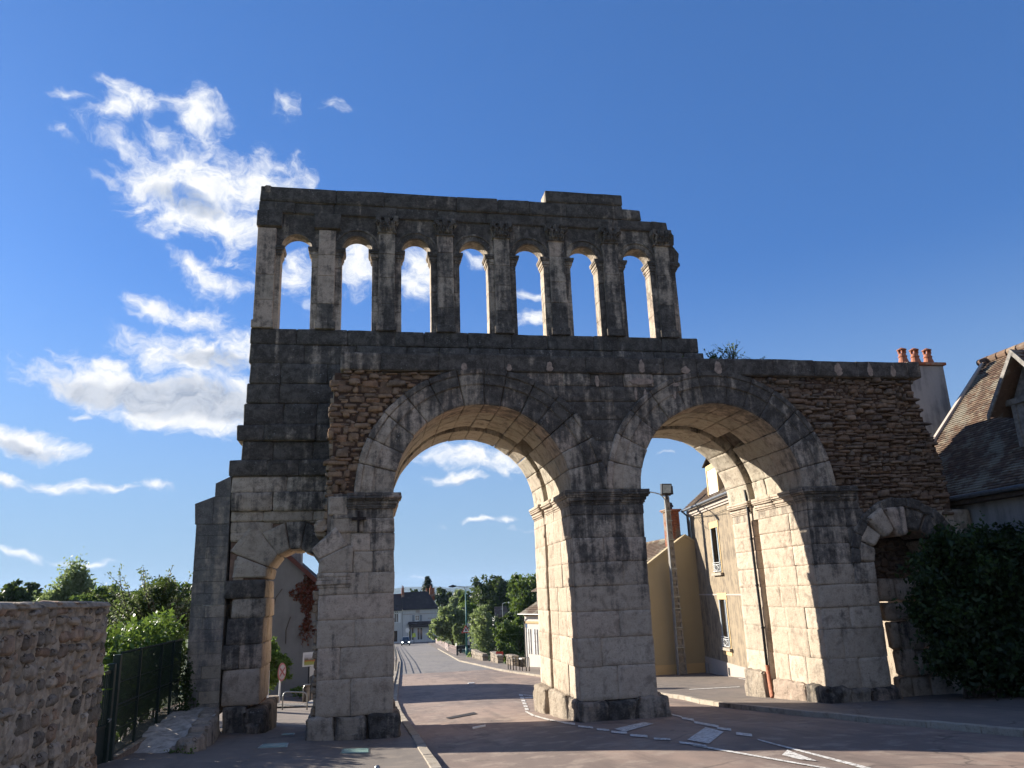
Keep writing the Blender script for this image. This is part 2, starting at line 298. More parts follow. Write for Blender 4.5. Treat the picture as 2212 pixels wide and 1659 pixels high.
def atG(x, y, off=0.0):
    d = ray(x, y); t = 2.0; 
    while t < 3000:
        p = [c+t*e for c, e in zip(CAM, d)]
        if p[2] < G(p[0], p[1])+off: break
        t *= 1.01
    a, b = t/1.01, t
    for _ in range(25):
        m = (a+b)/2; p = [c+m*e for c, e in zip(CAM, d)]
        if p[2] < G(p[0], p[1])+off: b = m
        else: a = m
    return Vector([c+b*e for c, e in zip(CAM, d)])
# ------------------------------------------------------------------ mesh helpers
HEXF = [(0, 1, 5, 4), (1, 2, 6, 5), (2, 3, 7, 6), (3, 0, 4, 7), (4, 5, 6, 7), (3, 2, 1, 0)]
_e = {}
for fi, f in enumerate(HEXF):
    for k in range(4):
        a, b = f[k], f[(k+1) % 4]
        _e.setdefault(frozenset((a, b)), []).append((fi, a, b))
class MB:
    def __init__(s): s.v = []; s.f = []; s.rnd = []; s.dirt = []; s.mi = []; s.smooth = False
    def face(s, idx, rnd=.5, dirt=0., mi=0): s.f.append(tuple(idx)); s.rnd.append(rnd); s.dirt.append(dirt); s.mi.append(mi)
    def quad(s, a, b, c, d, rnd=.5, dirt=0., mi=0):
        n = len(s.v); s.v += [tuple(a), tuple(b), tuple(c), tuple(d)]; s.face((n, n+1, n+2, n+3), rnd, dirt, mi)
    def poly(s, pts, rnd=.5, dirt=0., mi=0):
        n = len(s.v); s.v += [tuple(p) for p in pts]; s.face(range(n, n+len(pts)), rnd, dirt, mi)
    def box(s, x0, x1, y0, y1, z0, z1, rnd=.5, dirt=0., mi=0):
        s.hexa([(x0, y0, z0), (x1, y0, z0), (x1, y1, z0), (x0, y1, z0), (x0, y0, z1), (x1, y0, z1), (x1, y1, z1), (x0, y1, z1)], rnd, dirt, mi)
    def hexa(s, c, rnd=.5, dirt=0., mi=0):
        n = len(s.v); s.v += [tuple(p) for p in c]
        for f in HEXF: s.face([n+i for i in f], rnd, dirt, mi)
    def cham(s, c, ch=.015, jit=0.0, rnd=None, dirt=0., mi=0):
        if rnd is None: rnd = rd.random()
        c = [Vector(p) for p in c]
        if jit: c = [p+Vector((rd.uniform(-jit, jit), rd.uniform(-jit, jit), rd.uniform(-jit, jit))) for p in c]
        n = len(s.v); idx = {}
        for fi, f in enumerate(HEXF):
            for k in range(4):
                p = c[f[k]]; a = c[f[(k+1) % 4]]-p; b = c[f[k-1]]-p
                la, lb = a.length, b.length
                q = p+a*(min(ch/la, .3) if la > 1e-6 else 0)+b*(min(ch/lb, .3) if lb > 1e-6 else 0)
                idx[(fi, f[k])] = len(s.v); s.v.append(tuple(q))
            s.face([idx[(fi, i)] for i in f], rnd, dirt, mi)
        for (f1, a, b), (f2, _, _) in _e.values():
            s.face([idx[(f1, b)], idx[(f1, a)], idx[(f2, a)], idx[(f2, b)]], rnd, dirt, mi)
        for i in range(8):
            fs = [fi for fi, f in enumerate(HEXF) if i in f]
            s.face([idx[(fi, i)] for fi in fs], rnd, dirt, mi)
    def cbox(s, x0, x1, y0, y1, z0, z1, ch=.015, jit=0., rnd=None, dirt=0., mi=0):
        s.cham([(x0, y0, z0), (x1, y0, z0), (x1, y1, z0), (x0, y1, z0), (x0, y0, z1), (x1, y0, z1), (x1, y1, z1), (x0, y1, z1)], ch, jit, rnd, dirt, mi)
    def prism(s, pts, y0, y1, rnd=.5, dirt=0., mi=0, ch=0.0):   # polygon in (x,z) pushed along y
        n = len(pts); b = len(s.v)
        cx = sum(p[0] for p in pts)/n; cz = sum(p[1] for p in pts)/n
        if ch:
            s.v += [(p[0]+(cx-p[0])*ch, y0, p[1]+(cz-p[1])*ch) for p in pts]
            s.v += [(p[0], y0+ch*.35, p[1]) for p in pts]; s.v += [(p[0], y1, p[1]) for p in pts]
            s.face(range(b, b+n), rnd, dirt, mi); s.face(reversed(range(b+2*n, b+3*n)), rnd, dirt, mi)
            for r_ in (0, n):
                for k in range(n): s.face((b+r_+k, b+r_+n+k, b+r_+n+(k+1) % n, b+r_+(k+1) % n), rnd, dirt, mi)
        else:
            s.v += [(p[0], y0, p[1]) for p in pts]; s.v += [(p[0], y1, p[1]) for p in pts]
            s.face(range(b, b+n), rnd, dirt, mi); s.face(reversed(range(b+n, b+2*n)), rnd, dirt, mi)
            for k in range(n): s.face((b+k, b+n+k, b+n+(k+1) % n, b+(k+1) % n), rnd, dirt, mi)
    def tube(s, pts, rads, seg=8, rnd=.5, dirt=0., mi=0, caps=True):
        pts = [Vector(p) for p in pts]; b = len(s.v); n = len(pts)
        if not hasattr(rads, '__len__'): rads = [rads]*n
        for i, p in enumerate(pts):
            t = (pts[min(i+1, n-1)]-pts[max(i-1, 0)]).normalized()
            ref = Vector((0, 0, 1)) if abs(t.z) < .9 else Vector((1, 0, 0))
            u = t.cross(ref).normalized(); v = t.cross(u).normalized()
            for k in range(seg):
                a = 2*math.pi*k/seg; s.v.append(tuple(p+u*math.cos(a)*rads[i]+v*math.sin(a)*rads[i]))
        for i in range(n-1):
            for k in range(seg):
                s.face((b+i*seg+k, b+i*seg+(k+1) % seg, b+(i+1)*seg+(k+1) % seg, b+(i+1)*seg+k), rnd, dirt, mi)
        if caps:
            s.face([b+k for k in reversed(range(seg))], rnd, dirt, mi); s.face([b+(n-1)*seg+k for k in range(seg)], rnd, dirt, mi)
    def lathe(s, cx, cy, prof, seg=20, rnd=.5, mi=0):      # prof: (radius, z)
        b = len(s.v)
        for r_, z in prof:
            for k in range(seg):
                a = 2*math.pi*k/seg; s.v.append((cx+r_*math.cos(a), cy+r_*math.sin(a), z))
        for i in range(len(prof)-1):
            for k in range(seg): s.face((b+i*seg+k, b+i*seg+(k+1) % seg, b+(i+1)*seg+(k+1) % seg, b+(i+1)*seg+k), rnd, 0, mi)
        s.face([b+(len(prof)-1)*seg+k for k in range(seg)], rnd, 0, mi)
    def build(s, name, mat, parent=None, smooth=False, local=False, coll=None):
        me = bpy.data.meshes.new(name)
        off = Vector(parent_world(parent)) if (parent is not None and not local) else Vector((0, 0, 0))
        vs = [(a-off.x, b-off.y, c-off.z) for a, b, c in s.v] if off.length else s.v
        me.from_pydata(vs, [], s.f)
        mats = mat if isinstance(mat, (list, tuple)) else [mat]
        for m_ in mats: me.materials.append(m_)
        for nm, arr in (('rnd', s.rnd), ('dirt', s.dirt)):
            at = me.attributes.new(nm, 'FLOAT', 'FACE'); at.data.foreach_set('value', arr)
        if len(mats) > 1: me.polygons.foreach_set('material_index', s.mi)
        if smooth or s.smooth: me.polygons.foreach_set('use_smooth', [True]*len(me.polygons))
        me.update()
        o = bpy.data.objects.new(name, me); COL.objects.link(o)
        if parent is not None: o.parent = parent
        return o
def parent_world(p):
    v = Vector(p.location)
    while p.parent is not None: p = p.parent; v += Vector(p.location)
    return v
def thing(name, label, cat, loc=(0, 0, 0), rz=0., group=None):
    o = bpy.data.objects.new(name, None); COL.objects.link(o); o.location = loc; o.rotation_euler = (0, 0, rz)
    o['label'] = label; o['category'] = cat
    if group: o['group'] = group
    return o
def tag(o, label, cat, group=None):
    o['label'] = label; o['category'] = cat
    if group: o['group'] = group
    return o
def struct(o, kind='structure'): o['kind'] = kind; return o
def copy_tree(o, parent=None):
    c = o.copy(); COL.objects.link(c)
    if parent is not None: c.parent = parent
    for ch in list(o.children): copy_tree(ch, c)
    return c
# ================================================================== THE GATE
gate = thing('roman_gate', 'tall ruined stone gate with two road arches and seven small gallery arches', 'city gate', (4.0, 0.0, 0.0))
ZS = 5.92
RI = 2.48
AC, AR = 3.17, 10.24                      # centres of the road arches
RIR = 2.55
YB = 4.9                                  # back face
YG = 2.4                                  # front face of gallery wall
def arcz(x, c, r): return ZS+math.sqrt(max(0, r*r-(x-c)**2))
def dfront(x, z, k=1.0):                  # how much black crust a front block carries
    t = (z-1.6)/7.5
    return max(0, min(1.1, .08+.9*t*k))+rd.uniform(-.06, .06)
def weather(o, lv=2, st=.028, sc=.30, nm='w'):
    m_ = o.modifiers.new('s', 'SUBSURF'); m_.subdivision_type = 'SIMPLE'; m_.levels = m_.render_levels = lv
    tx = bpy.data.textures.get(nm) or bpy.data.textures.new(nm, 'CLOUDS'); tx.noise_scale = sc; tx.noise_depth = 3
    d_ = o.modifiers.new('d', 'DISPLACE'); d_.texture = tx; d_.strength = st; d_.mid_level = .38; d_.texture_coords = 'GLOBAL'
    o.data.polygons.foreach_set('use_smooth', [True]*len(o.data.polygons)); return o
def arcify(o, c, zs, es, cuts=3):
    import bmesh
    bm = bmesh.new(); bm.from_mesh(o.data); bmesh.ops.subdivide_edges(bm, edges=bm.edges, cuts=cuts, use_grid_fill=True); off = parent_world(o.parent) if o.parent and o.parent.parent is None else Vector(gate.location)
    for v in bm.verts:
        x, z = v.co.x+gate.location.x-c, v.co.z-zs; a = math.atan2(z, x); 
        for a0, a1 in zip(es, es[1:]):
            if a1-1e-9 <= a <= a0+1e-9:
                am, hf = (a0+a1)/2, abs(a0-a1)/2; f = math.cos(a-am)/math.cos(hf); v.co.x = c-gate.location.x+x*f; v.co.z = zs+z*f; break
    bm.to_mesh(o.data); bm.free(); return o
# ---- voussoir rings
def ring(c, ri, ro, n, hole=None, seed=1, zs=ZS):
    r2 = random.Random(seed); mb = MB(); sm = MB(); md = MB()
    es = [math.pi*(1-k/n)+ (r2.uniform(-.02, .02) if 0 < k < n else 0) for k in range(n+1)]
    for k in range(n):
        a0, a1 = es[k], es[k+1]; am = (a0+a1)/2
        lo = min(1, max(0, math.sin(am)))
        drt = .22+.52*lo**.8+(.18 if math.cos(am) > .0 else 0)+r2.uniform(-.04, .04)
        ys = [0, 1.05+r2.uniform(-.25, .25), 2.05+r2.uniform(-.2, .2), 3.02]
        segs = list(zip(ys, ys[1:]))+[(3.36, YB)]
        for j, (y0, y1) in enumerate(segs):
            if hole and (k, j) in hole: continue
            rii = ri+r2.uniform(-.012, .02)+(-.05 if j == 3 else 0)
            g = .004; b0, b1 = a0-g, a1+g
            def P(a, r_, y): return (c+r_*math.cos(a), y, zs+r_*math.sin(a))
            yy = y0+r2.uniform(-.02, .015) if j == 0 else y0+.004
            c8 = [P(b0, rii, yy), P(b1, rii, yy), P(b1, rii, y1-.004), P(b0, rii, y1-.004), P(b0, ro, yy), P(b1, ro, yy), P(b1, ro, y1-.004), P(b0, ro, y1-.004)]
            (mb if j == 0 else sm).cham(c8, .012 if j == 0 else .006, .005, dirt=drt if j == 0 else .25)
        # raised outer moulding
        c8 = [P(b0, ro+.003, -.075), P(b1, ro+.003, -.075), P(b1, ro+.003, .5), P(b0, ro+.003, .5), P(b0, ro+.17, -.075), P(b1, ro+.17, -.075), P(b1, ro+.17, .5), P(b0, ro+.17, .5)]
        md.cham(c8, .02, .012, dirt=drt+.1)
        for rr, pr in ((ro-.30, .018), (ro-.62, .01)):     # shallow fascia steps on the face
            c8 = [P(b0, rr, -.022-pr), P(b1, rr, -.022-pr), P(b1, rr, .2), P(b0, rr, .2), P(b0, ro-.003, -.022-pr), P(b1, ro-.003, -.022-pr), P(b1, ro-.003, .2), P(b0, ro-.003, .2)]
            if rr == ro-.30: mb.cham(c8, .012, .006, dirt=drt)
    o = weather(arcify(mb.build('arch_ring', M_stone, gate), c, zs, es), 1); weather(arcify(sm.build('vault', M_soff, gate), c, zs, es), 1); weather(arcify(md.build('archivolt', M_stone, o), c, zs, es, 2), 1, .03)
ring(AC, RI, 3.36, 14, {(10, 2)}, 3)
ring(AR, RIR, 3.40, 13, {(9, 2)}, 5)
# ---- solid core behind the facing
mb = MB()
def corestrip(x0, x1, zb, zt, y0, y1, n=1):
    xs = [x0+(x1-x0)*k/n for k in range(n+1)]
    for a, b in zip(xs, xs[1:]):
        mb.hexa([(a, y0, zb(a)), (b, y0, zb(b)), (b, y1, zb(b)), (a, y1, zb(a)), (a, y0, zt), (b, y0, zt), (b, y1, zt), (a, y1, zt)], .4, .6)
corestrip(-.72, AC-2.8, lambda x: 5.4, 9.34, .15, 2.6)
corestrip(AC-2.8, AC+2.8, lambda x: arcz(x, AC, 2.8), 9.34, .15, 4.75, 28)
corestrip(AC+2.8, AR-2.85, lambda x: 5.4, 9.34, .15, 4.75)
corestrip(AR-2.85, AR+2.85, lambda x: arcz(x, AR, 2.85), 9.34, .15, 4.75, 28)
corestrip(AR+2.85, 14.6, lambda x: 5.3, 9.34, .22, 4.75); corestrip(14.6, 17.0, lambda x: 5.5, 9.8, .22, 4.75); corestrip(10.9, 17.2, lambda x: 9.2, 9.82, .9, 4.75)
corestrip(-3.45, .30, lambda x: 5.45, 11.3, YG+.12, 4.5)
corestrip(.2, 10.9, lambda x: 9.2, 11.3, YG+.12, 4.5)
for x0, x1 in ((-1.05, .6), (5.68, 7.6), (12.9, 14.6)):
    for y0, y1 in ((.1, 2.95), (3.5, 4.8)): mb.box(x0, x1, y0, y1, -1, 5.9, .4, .5)
    mb.box(x0+.35, x1-.35, 2.8, 3.6, -1, 5.9, .4, .5)
mb.build('wall_core', M_coreb, gate)
# ---- piers
def pier(x0, x1, zs, nfront, seed, ytop=None, skip=None, dk=1.0):
    r2 = random.Random(seed); mb = MB()
    for k, (z0, z1) in enumerate(zip(zs, zs[1:])):
        if skip and k in skip: continue
        sh = r2.uniform(.38, .62) if nfront == 2 else None
        xs = [x0, x0+(x1-x0)*sh, x1] if (nfront == 2 and k % 4 != 3) else [x0, x1]
        if nfront == 2 and k % 3 == 1: xs = [x0, x0+(x1-x0)*(.3 if k % 2 else .66), x1]
        off = r2.uniform(-.25, .25)
        ys = [0, 1.1+off, 2.1+off*.5, 3.05]
        for (y0, y1) in list(zip(ys, ys[1:]))+[(3.38, YB)]:
            xx = xs if y0 == 0 else [x0, (x0+x1)/2, x1]
            for a, b in zip(xx, xx[1:]):
                jx0 = r2.uniform(-.015, .015) if a == x0 else .002; jx1 = r2.uniform(-.015, .015) if b == x1 else -.002
                f = r2.uniform(-.02, .02) if y0 == 0 else .004
                mb.cbox(a+jx0, b+jx1, y0+f, y1-.004, z0+.001, z1-.001, r2.uniform(.008, .022) if y0 == 0 else .006, .006 if y0 == 0 else .002, r2.random(), dfront(a, (z0+z1)/2, dk) if y0 == 0 else .12)
    return mb
zc = [.38, 1.22, 1.95, 2.63, 3.3, 3.94, 4.6, 5.24, 5.505]
weather(pier(5.56, 7.70, zc, 2, 11, dk=1.5).build('pier', M_stone, gate), 3)
pr_ = pier(12.80, 14.70, [.22, 1.06, 1.86, 2.46, 3.09, 3.67], 2, 12, dk=1.45)
for (z0, z1) in ((3.67, 4.26), (4.26, 4.75), (4.75, 5.26)):
    for y0, y1 in ((0, 1.1), (1.1, 3.05), (3.38, YB)): pr_.cbox(12.80, 14.02 if y0 == 0 else 14.7, y0+.004, y1, z0, z1, .02, .01, None, dfront(13, z0, 1.6) if y0 == 0 else .12)
    if z0 > 4.2: pr_.cbox(14.02, 14.66, .01, 1.0, z0, z1, .02, .02, None, .8)
pr_.cbox(13.66, 14.05, .03, .6, 3.70, 4.3, .02, .01, None, .9)
weather(pr_.build('pier', M_stone, gate), 3)
lp = pier(-1.22, .70, [.40, 1.27, 2.03, 2.7, 3.33, 3.86], 2, 13, dk=1.0)
lp.cbox(-.36, .15, 0, 1.3, 3.86, 4.40, .02, .01, None, .1); lp.cbox(.15, .70, -.01, 1.3, 3.86, 4.40, .02, .01, None, .62)
lp.cbox(-.42, .08, 0, 1.3, 4.40, 4.87, .02, .01, None, .25); lp.cbox(.08, .70, .0, 1.3, 4.40, 4.87, .02, .01, None, .6)
lp.cbox(-.95, -.1, .03, 1.3, 4.90, 5.34, .03, .02, None, .35); lp.cbox(-.1, .70, 0, 1.3, 4.87, 5.26, .02, .01, None, .55)
lp.cbox(-.95, -.02, .10, 1.2, 4.30, 5.0, .02, .0, None, .3); lp.prism([(-.95, 4.93), (-.84, 4.4), (-.42, 4.40), (-.40, 4.93)], .10, 1.2, .3, .15)
lp.cbox(-.40, .70, 1.3, 3.05, 3.86, 5.26, .02, .01, None, .3); lp.cbox(-.9, .70, 3.38, YB, 3.86, 5.26, .02, .01, None, .3)
lp.prism([(-1.45, 4.48), (-.82, 5.06), (-.50, 4.57), (-1.22, 4.23)], -.02, 1.25, .8, .42, ch=.05)
lp.prism([(-1.22, 4.225), (-.50, 4.565), (-.365, 4.55), (-.365, 3.87), (-1.25, 3.87)], -.03, 1.25, .3, .30, ch=.05)
weather(lp.build('pier', M_stone, gate), 3)
# ragged pale left edge of the left pier, where the facing was torn off
mb = MB(); z = .45
while z < 3.3:
    h = rd.uniform(.10, .26); mb.cbox(-1.30-rd.uniform(-.03, .07), -1.18, .05, rd.uniform(1.2, 1.9), z, z+h, .03, .03, None, .1); z += h
TE = stone_mat('torn_rubble_edge', ((.30, .22, .14), (.22, .15, .09), (.36, .29, .2), (.27, .18, .11)), spots=False, bumpd=.05)
mb.build('torn_edge', TE, gate); mb = MB(); z = 5.3
while z < 9.2:
    h = rd.uniform(.07, .17); x = -1.05+.02*(z-5.3); mb.cbox(x-rd.uniform(-.02, .10), -.85, .12, rd.uniform(.9, 1.7), z, z+h*1.05, .02, .02, None, .0); z += h
for k in range(14):
    x = rd.uniform(-1.35, -.85); z = rd.uniform(4.75, 5.25); mb.cbox(x-.13, x+.13, rd.uniform(.1, .4), 1.3, z-.08, z+.08, .03, .03, None, .0)
mb.build('torn_edge', TE, gate)
# ---- impost mouldings
def impost(x0, x1, y0, y1, zb, steps, seed, l=1, r=1, dirt=.8, nx=3):
    r2 = random.Random(seed); mb = MB(); z = zb
    for h, p in steps:
        n = max(1, nx); xs = [x0-p*l+(x1-x0+p*(l+r))*k/n for k in range(n+1)]
        for a, b in zip(xs, xs[1:]):
            pp = p*r2.uniform(.8, 1.1)
            mb.cbox(a, b, y0-pp, y0+.6, z, z+h, .014, .008, None, dirt)
        for sx, on in ((x0, l), (x1, r)):
            if not on: continue
            for ya, yb_ in ((y0+.6, 1.8), (1.8, 3.05), (3.38, y1)):
                a, b = (sx-p*r2.uniform(.75, 1.05), sx+.3) if sx == x0 else (sx-.3, sx+p*r2.uniform(.75, 1.05))
                mb.cbox(a, b, ya, yb_, z, z+h, .014, .01, None, .1)
        z += h
    return weather(mb.build('impost_moulding', M_stone, gate), 2, .02)
ST = [(.05, .03), (.06, .06), (.10, .09), (.05, .15), (.06, .19), (.09, .18)]
impost(5.58, 7.70, 0, YB, 5.51, ST, 21)
impost(12.82, 14.45, 0, YB, 5.51, ST, 22, r=0)
impost(-.55, .70, 0, YB, 5.51, ST, 23, l=0)
impost(-1.22, -.42, 0, 1.2, 3.50, [(.08, .03), (.10, .07), (.09, .04), (.10, .05)], 24, r=0, dirt=.45, nx=2)
for x0, x1 in ((5.58, 7.7), (12.82, 14.5), (-.9, .68)): mb = MB(); mb.cbox(x0, x1, .02, YB, 5.27, 5.915, .01, 0, .5, .7); mb.build('impost_block', M_stone, gate)
mb = MB(); mb.cbox(-1.02, -.5, .0, .8, 5.35, 5.86, .04, .02, .2, .3)
mb.build('impost_block', M_stone, gate)
# ---- plinths : worn boulders
def boulders(lst, name='plinth', seed=1, mat=None, disp=.17):
    mb = MB()
    for (x0, x1, y0, y1, z0, z1, d) in lst: mb.cbox(x0, x1, y0, y1, z0, z1, .05, .03, None, d)
    o = mb.build(name, mat or M_plinth, gate, smooth=True)
    s1 = o.modifiers.new('s', 'SUBSURF'); s1.levels = s1.render_levels = 3
    tx = bpy.data.textures.new(name+str(seed), 'CLOUDS'); tx.noise_scale = .28; tx.noise_depth = 3
    dm = o.modifiers.new('d', 'DISPLACE'); dm.texture = tx; dm.strength = disp; dm.mid_level = .5; dm.texture_coords = 'GLOBAL'
    return o
boulders([(-1.42, -.72, -.12, 1.2, -.95, .42, .35), (-.72, .06, -.16, 1.2, -.95, .44, .5), (.06, .86, -.15, 1.2, -.95, .46, .8), (.3, .86, 1.2, 3.1, -1.1, .35, .9), (.3, .84, 3.2, 4.95, -1.2, .3, .7), (-1.4, -.7, 1.2, 4.9, -1.2, .35, .3)], seed=1)
boulders([(5.44, 6.25, -.22, 1.2, -.8, .40, .6), (6.2, 7.1, -.20, 1.2, -.8, .36, .8), (7.05, 7.98, -.18, 1.2, -.8, .42, .55), (5.36, 6.1, 1.1, 3.1, -.9, .42, .15), (5.3, 6.1, 3.35, 5.0, -1.2, .36, .2), (7.2, 7.85, 1.2, 4.9, -1.2, .4, .5)], seed=2)
boulders([(12.58, 13.3, -.2, 1.1, -.7, .34, .7), (13.25, 13.95, -.2, 1.1, -.7, .30, .55), (13.9, 14.9, -.2, 1.1, -.7, .27, .6), (12.62, 13.3, 1.1, 3.1, -.8, .30, .15), (12.55, 13.25, 3.45, 4.95, -1.2, .45, .25), (14.0, 14.8, 1.1, 4.9, -.8, .3, .5)], seed=3)
# ---- ashlar between the arches on the front screen
def ashlar_row(mb, z0, z1, xl, xr, y0, y1, wr, dirtf, r2, prot=.02, ch=.018, jit=.006):
    x = max(xl(z0), xl(z1)); w_ = 0; first = True
    cur0, cur1 = xl(z0), xl(z1); e0, e1 = xr(z0), xr(z1)
    while True:
        w_ = r2.uniform(*wr); n0 = max(cur0, cur1)+w_; last = n0 > min(e0, e1)-wr[0]*.5
        q0, q1 = (e0, e1) if last else (n0, n0)
        f = r2.uniform(-prot, prot)
        if q0-cur0 > .03 or q1-cur1 > .03:
            mb.cham([(cur0+.003, y0+f, z0+.003), (max(q0-.003, cur0+.01), y0+f, z0+.003), (max(q0-.003, cur0+.01), y1, z0+.003), (cur0+.003, y1, z0+.003),
                     (cur1+.003, y0+f, z1-.003), (max(q1-.003, cur1+.01), y0+f, z1-.003), (max(q1-.003, cur1+.01), y1, z1-.003), (cur1+.003, y1, z1-.003)], ch, jit, r2.random(), dirtf((cur0+q0)/2, (z0+z1)/2))
        if last: break
        cur0 = cur1 = n0
r2 = random.Random(31); mb = MB()
rows = [5.92, 6.56, 7.33, 7.96, 8.51, 8.97, 9.36]
for z0, z1 in zip(rows, rows[1:]):
    def xl(z): d = 3.4**2-(z-ZS)**2; return AC+math.sqrt(d) if d > 0 else AC-.9
    def xr(z): d = 3.42**2-(z-ZS)**2; return AR-math.sqrt(d) if d > 0 else AR+1.1
    ashlar_row(mb, z0, z1, xl, xr, 0, .6, (.7, 1.3), lambda x, z: .75+.25*rd.random() if z < 8.4 else .55+rd.random()*.5, r2)
mb.cbox(1.9, 3.2, .03, .4, 9.1, 9.36, .02, .01, None, .9)
weather(mb.build('spandrel_ashlar', M_stone, gate), 2)
# ---- rubble panels
def rubble(mb, x0, x1, z0, z1, inside, y, hr=(.09, .19), wr=(.13, .42), prot=.05, depth=.25, r2=rd, dirtf=None, jit=.02):
    z = z0; zrow = z0
    while zrow < z1:
        hrow = r2.uniform(*hr); x = x0+r2.uniform(-.2, 0)
        while x < x1:
            w_ = r2.uniform(*wr)*(1.4 if hrow < .13 else 1); h = hrow*r2.uniform(.62, 1.25); z = zrow+r2.uniform(-.03, .05)
            if inside(x+w_/2, z+h/2, w_, h):
                f = y-r2.uniform(-prot*.6, prot); t0 = r2.uniform(-.35, .35)*h; t1 = r2.uniform(-.35, .35)*h; g = r2.uniform(.006, .02)
                c8 = [(x+g+r2.uniform(0, .04), f, z+g), (x+w_-g-r2.uniform(0, .04), f+r2.uniform(-.02, .02), z+g+t0*.3), (x+w_-g, y+depth, z+g), (x+g, y+depth, z+g),
                      (x+g+r2.uniform(0, .05), f+r2.uniform(-.03, .02), z+h-g+t0*.25), (x+w_-g-r2.uniform(0, .05), f+r2.uniform(-.02, .03), z+h-g+t1*.3), (x+w_-g, y+depth, z+h-g), (x+g, y+depth, z+h-g)]
                mb.cham(c8, min(.03, h*.22), jit*.6, r2.random(), dirtf(x, z) if dirtf else 0.)
            x += w_*r2.uniform(.93, 1.04)
        zrow += hrow*.92
def in_left(x, z, w_, h):
    if z > 9.34: return False
    if x-w_*.4 < -1.12+.02*(z-5.9)+(.05*math.sin(z*9)): return False
    return math.hypot(x+w_*.3-AC, z-ZS) > 3.42 and x < 2.05
mb = MB(); rubble(mb, -1.05, 2.1, 5.86, 9.36, in_left, .06, hr=(.10, .24), wr=(.16, .55), prot=.07, dirtf=lambda x, z: .1)
rubble(mb, -1.02, 2.1, 5.9, 9.34, in_left, .10, hr=(.08, .14), wr=(.10, .24), prot=.04, dirtf=lambda x, z: .2)
weather(mb.build('rubble_panel', M_rub, gate), 1, .03, .12, 'rb')
mb = MB(); xs = [-.95+.15*k for k in range(20)]
for a, b in zip(xs, xs[1:]):
    def zb(x): return arcz(x, AC, 3.1) if abs(x-AC) < 3.1 else 5.86
    mb.hexa([(a, .10, zb(a)), (b, .10, zb(b)), (b, .3, zb(b)), (a, .3, zb(a)), (a, .10, 9.3), (b, .10, 9.3), (b, .3, 9.3), (a, .3, 9.3)])
mb.build('mortar_bed', M_mortar, gate)
def xr_edge(z): return lerp_tab([(5.0, 17.95), (6, 17.85), (7, 17.75), (8, 17.45), (9.3, 17.15)], z)
def in_right(x, z, w_, h):
    if z > 9.34 or x+w_/2 > xr_edge(z)+.05*math.sin(z*13): return False
    if x-w_*.35 < 14.55 and z < 5.9: return False
    if math.hypot(x-w_*.35-AR, z-ZS) < 3.55: return False
    return math.hypot(x-15.85, z-3.7) > 1.7 or z > 5.35
mb = MB(); rubble(mb, 11.5, 18.1, 5.0, 9.36, in_right, .06, hr=(.08, .165), wr=(.14, .46), prot=.10, depth=.8, dirtf=lambda x, z: .12+.6*max(0, (z-8)/1.3), r2=random.Random(5))
rubble(mb, 11.5, 17.6, 5.3, 9.34, in_right, .12, hr=(.08, .14), wr=(.10, .24), prot=.04, depth=.5, r2=random.Random(6), dirtf=lambda x, z: .3)
weather(mb.build('rubble_panel', M_rubd, gate), 1, .03, .12, 'rb')
mb = MB(); mb.box(13.0, 17.1, .12, .3, 5.0, 9.3); 
for k in range(22):
    z = 5.0+k*.195; mb.box(17.05, xr_edge(z)-.16+rd.uniform(-.05, .03), .14, 1.0, z, z+.2)
mb.build('mortar_bed', M_mortar, gate)
# ---- coping wall on top of the front screen
mb = MB(); x = -.80; r2 = random.Random(8)
while x < 17.35:
    w_ = r2.uniform(.9, 1.9); x1 = min(x+w_, 17.42)
    if 17.42-x1 < .4: x1 = 17.42
    mb.cbox(x+.002, x1-.002, -.05+r2.uniform(-.02, .02), 1.0, 9.37, 9.88+r2.uniform(-.015, .015), .02, .01, None, .62 if x < -.5 else 1.05); x = x1
o = weather(mb.build('coping', M_stone, gate), 3, .03)
PM = plain('bare_stone_patch', (.32, .245, .195), .95, .3, 9, .02)
def patch(cx_, z0, w_, h, y, taper=.0):
    n = 22; pts = []
    for k in range(n):
        a = 2*math.pi*k/n; zz = .5+.5*math.sin(a); pts.append((cx_+w_*.5*math.cos(a)*(1-taper*zz)*rd.uniform(.72, 1.15), z0+h*zz*rd.uniform(.9, 1.05)))
    mb = MB(); mb.prism(pts, y, y+.05, .2, 0, ch=.04); mb.build('pale_patch', PM, o)
for (px, w_, h) in ((1003, .24, .24), (1100, .20, .22), (1187, .26, .32), (1386, .24, .44), (1480, .36, .24), (1551, .34, .44), (1810, .34, .46), (1878, .24, .46), (1927, .24, .38)):
    patch(atY(px, 792, -.07).x, 9.38, w_, h, -.082, .45)
for (x0, x1, z0, z1) in ((7.55, 8.35, 9.02, 9.24), (8.75, 9.2, 8.98, 9.22), (6.52, 6.66, 8.95, 9.3), (7.7, 7.8, 8.55, 8.95), (8.0, 8.1, 8.5, 8.9), (8.9, 9.02, 8.6, 8.95)): patch((x0+x1)/2, z0, x1-x0, z1-z0, -.045)
# ---- iron cramps on the left pier
mb = MB(); a = atY(759.6, 1120.7, 0); b = atY(791, 1120.7, 0); mb.box(a.x, b.x, -.075, .05, a.z-.035, a.z+.035)
a = atY(774.6, 1107, 0); b = atY(774.6, 1150, 0); mb.box(a.x-.028, a.x+.028, -.078, .05, b.z, a.z+.04)
a = atY(784.7, 1096.7, 0); b = atY(806, 1096.7, 0); mb.box(a.x, b.x, -.035, .05, a.z-.025, a.z+.03)
mb.build('iron_cramp', M_iron, gate)
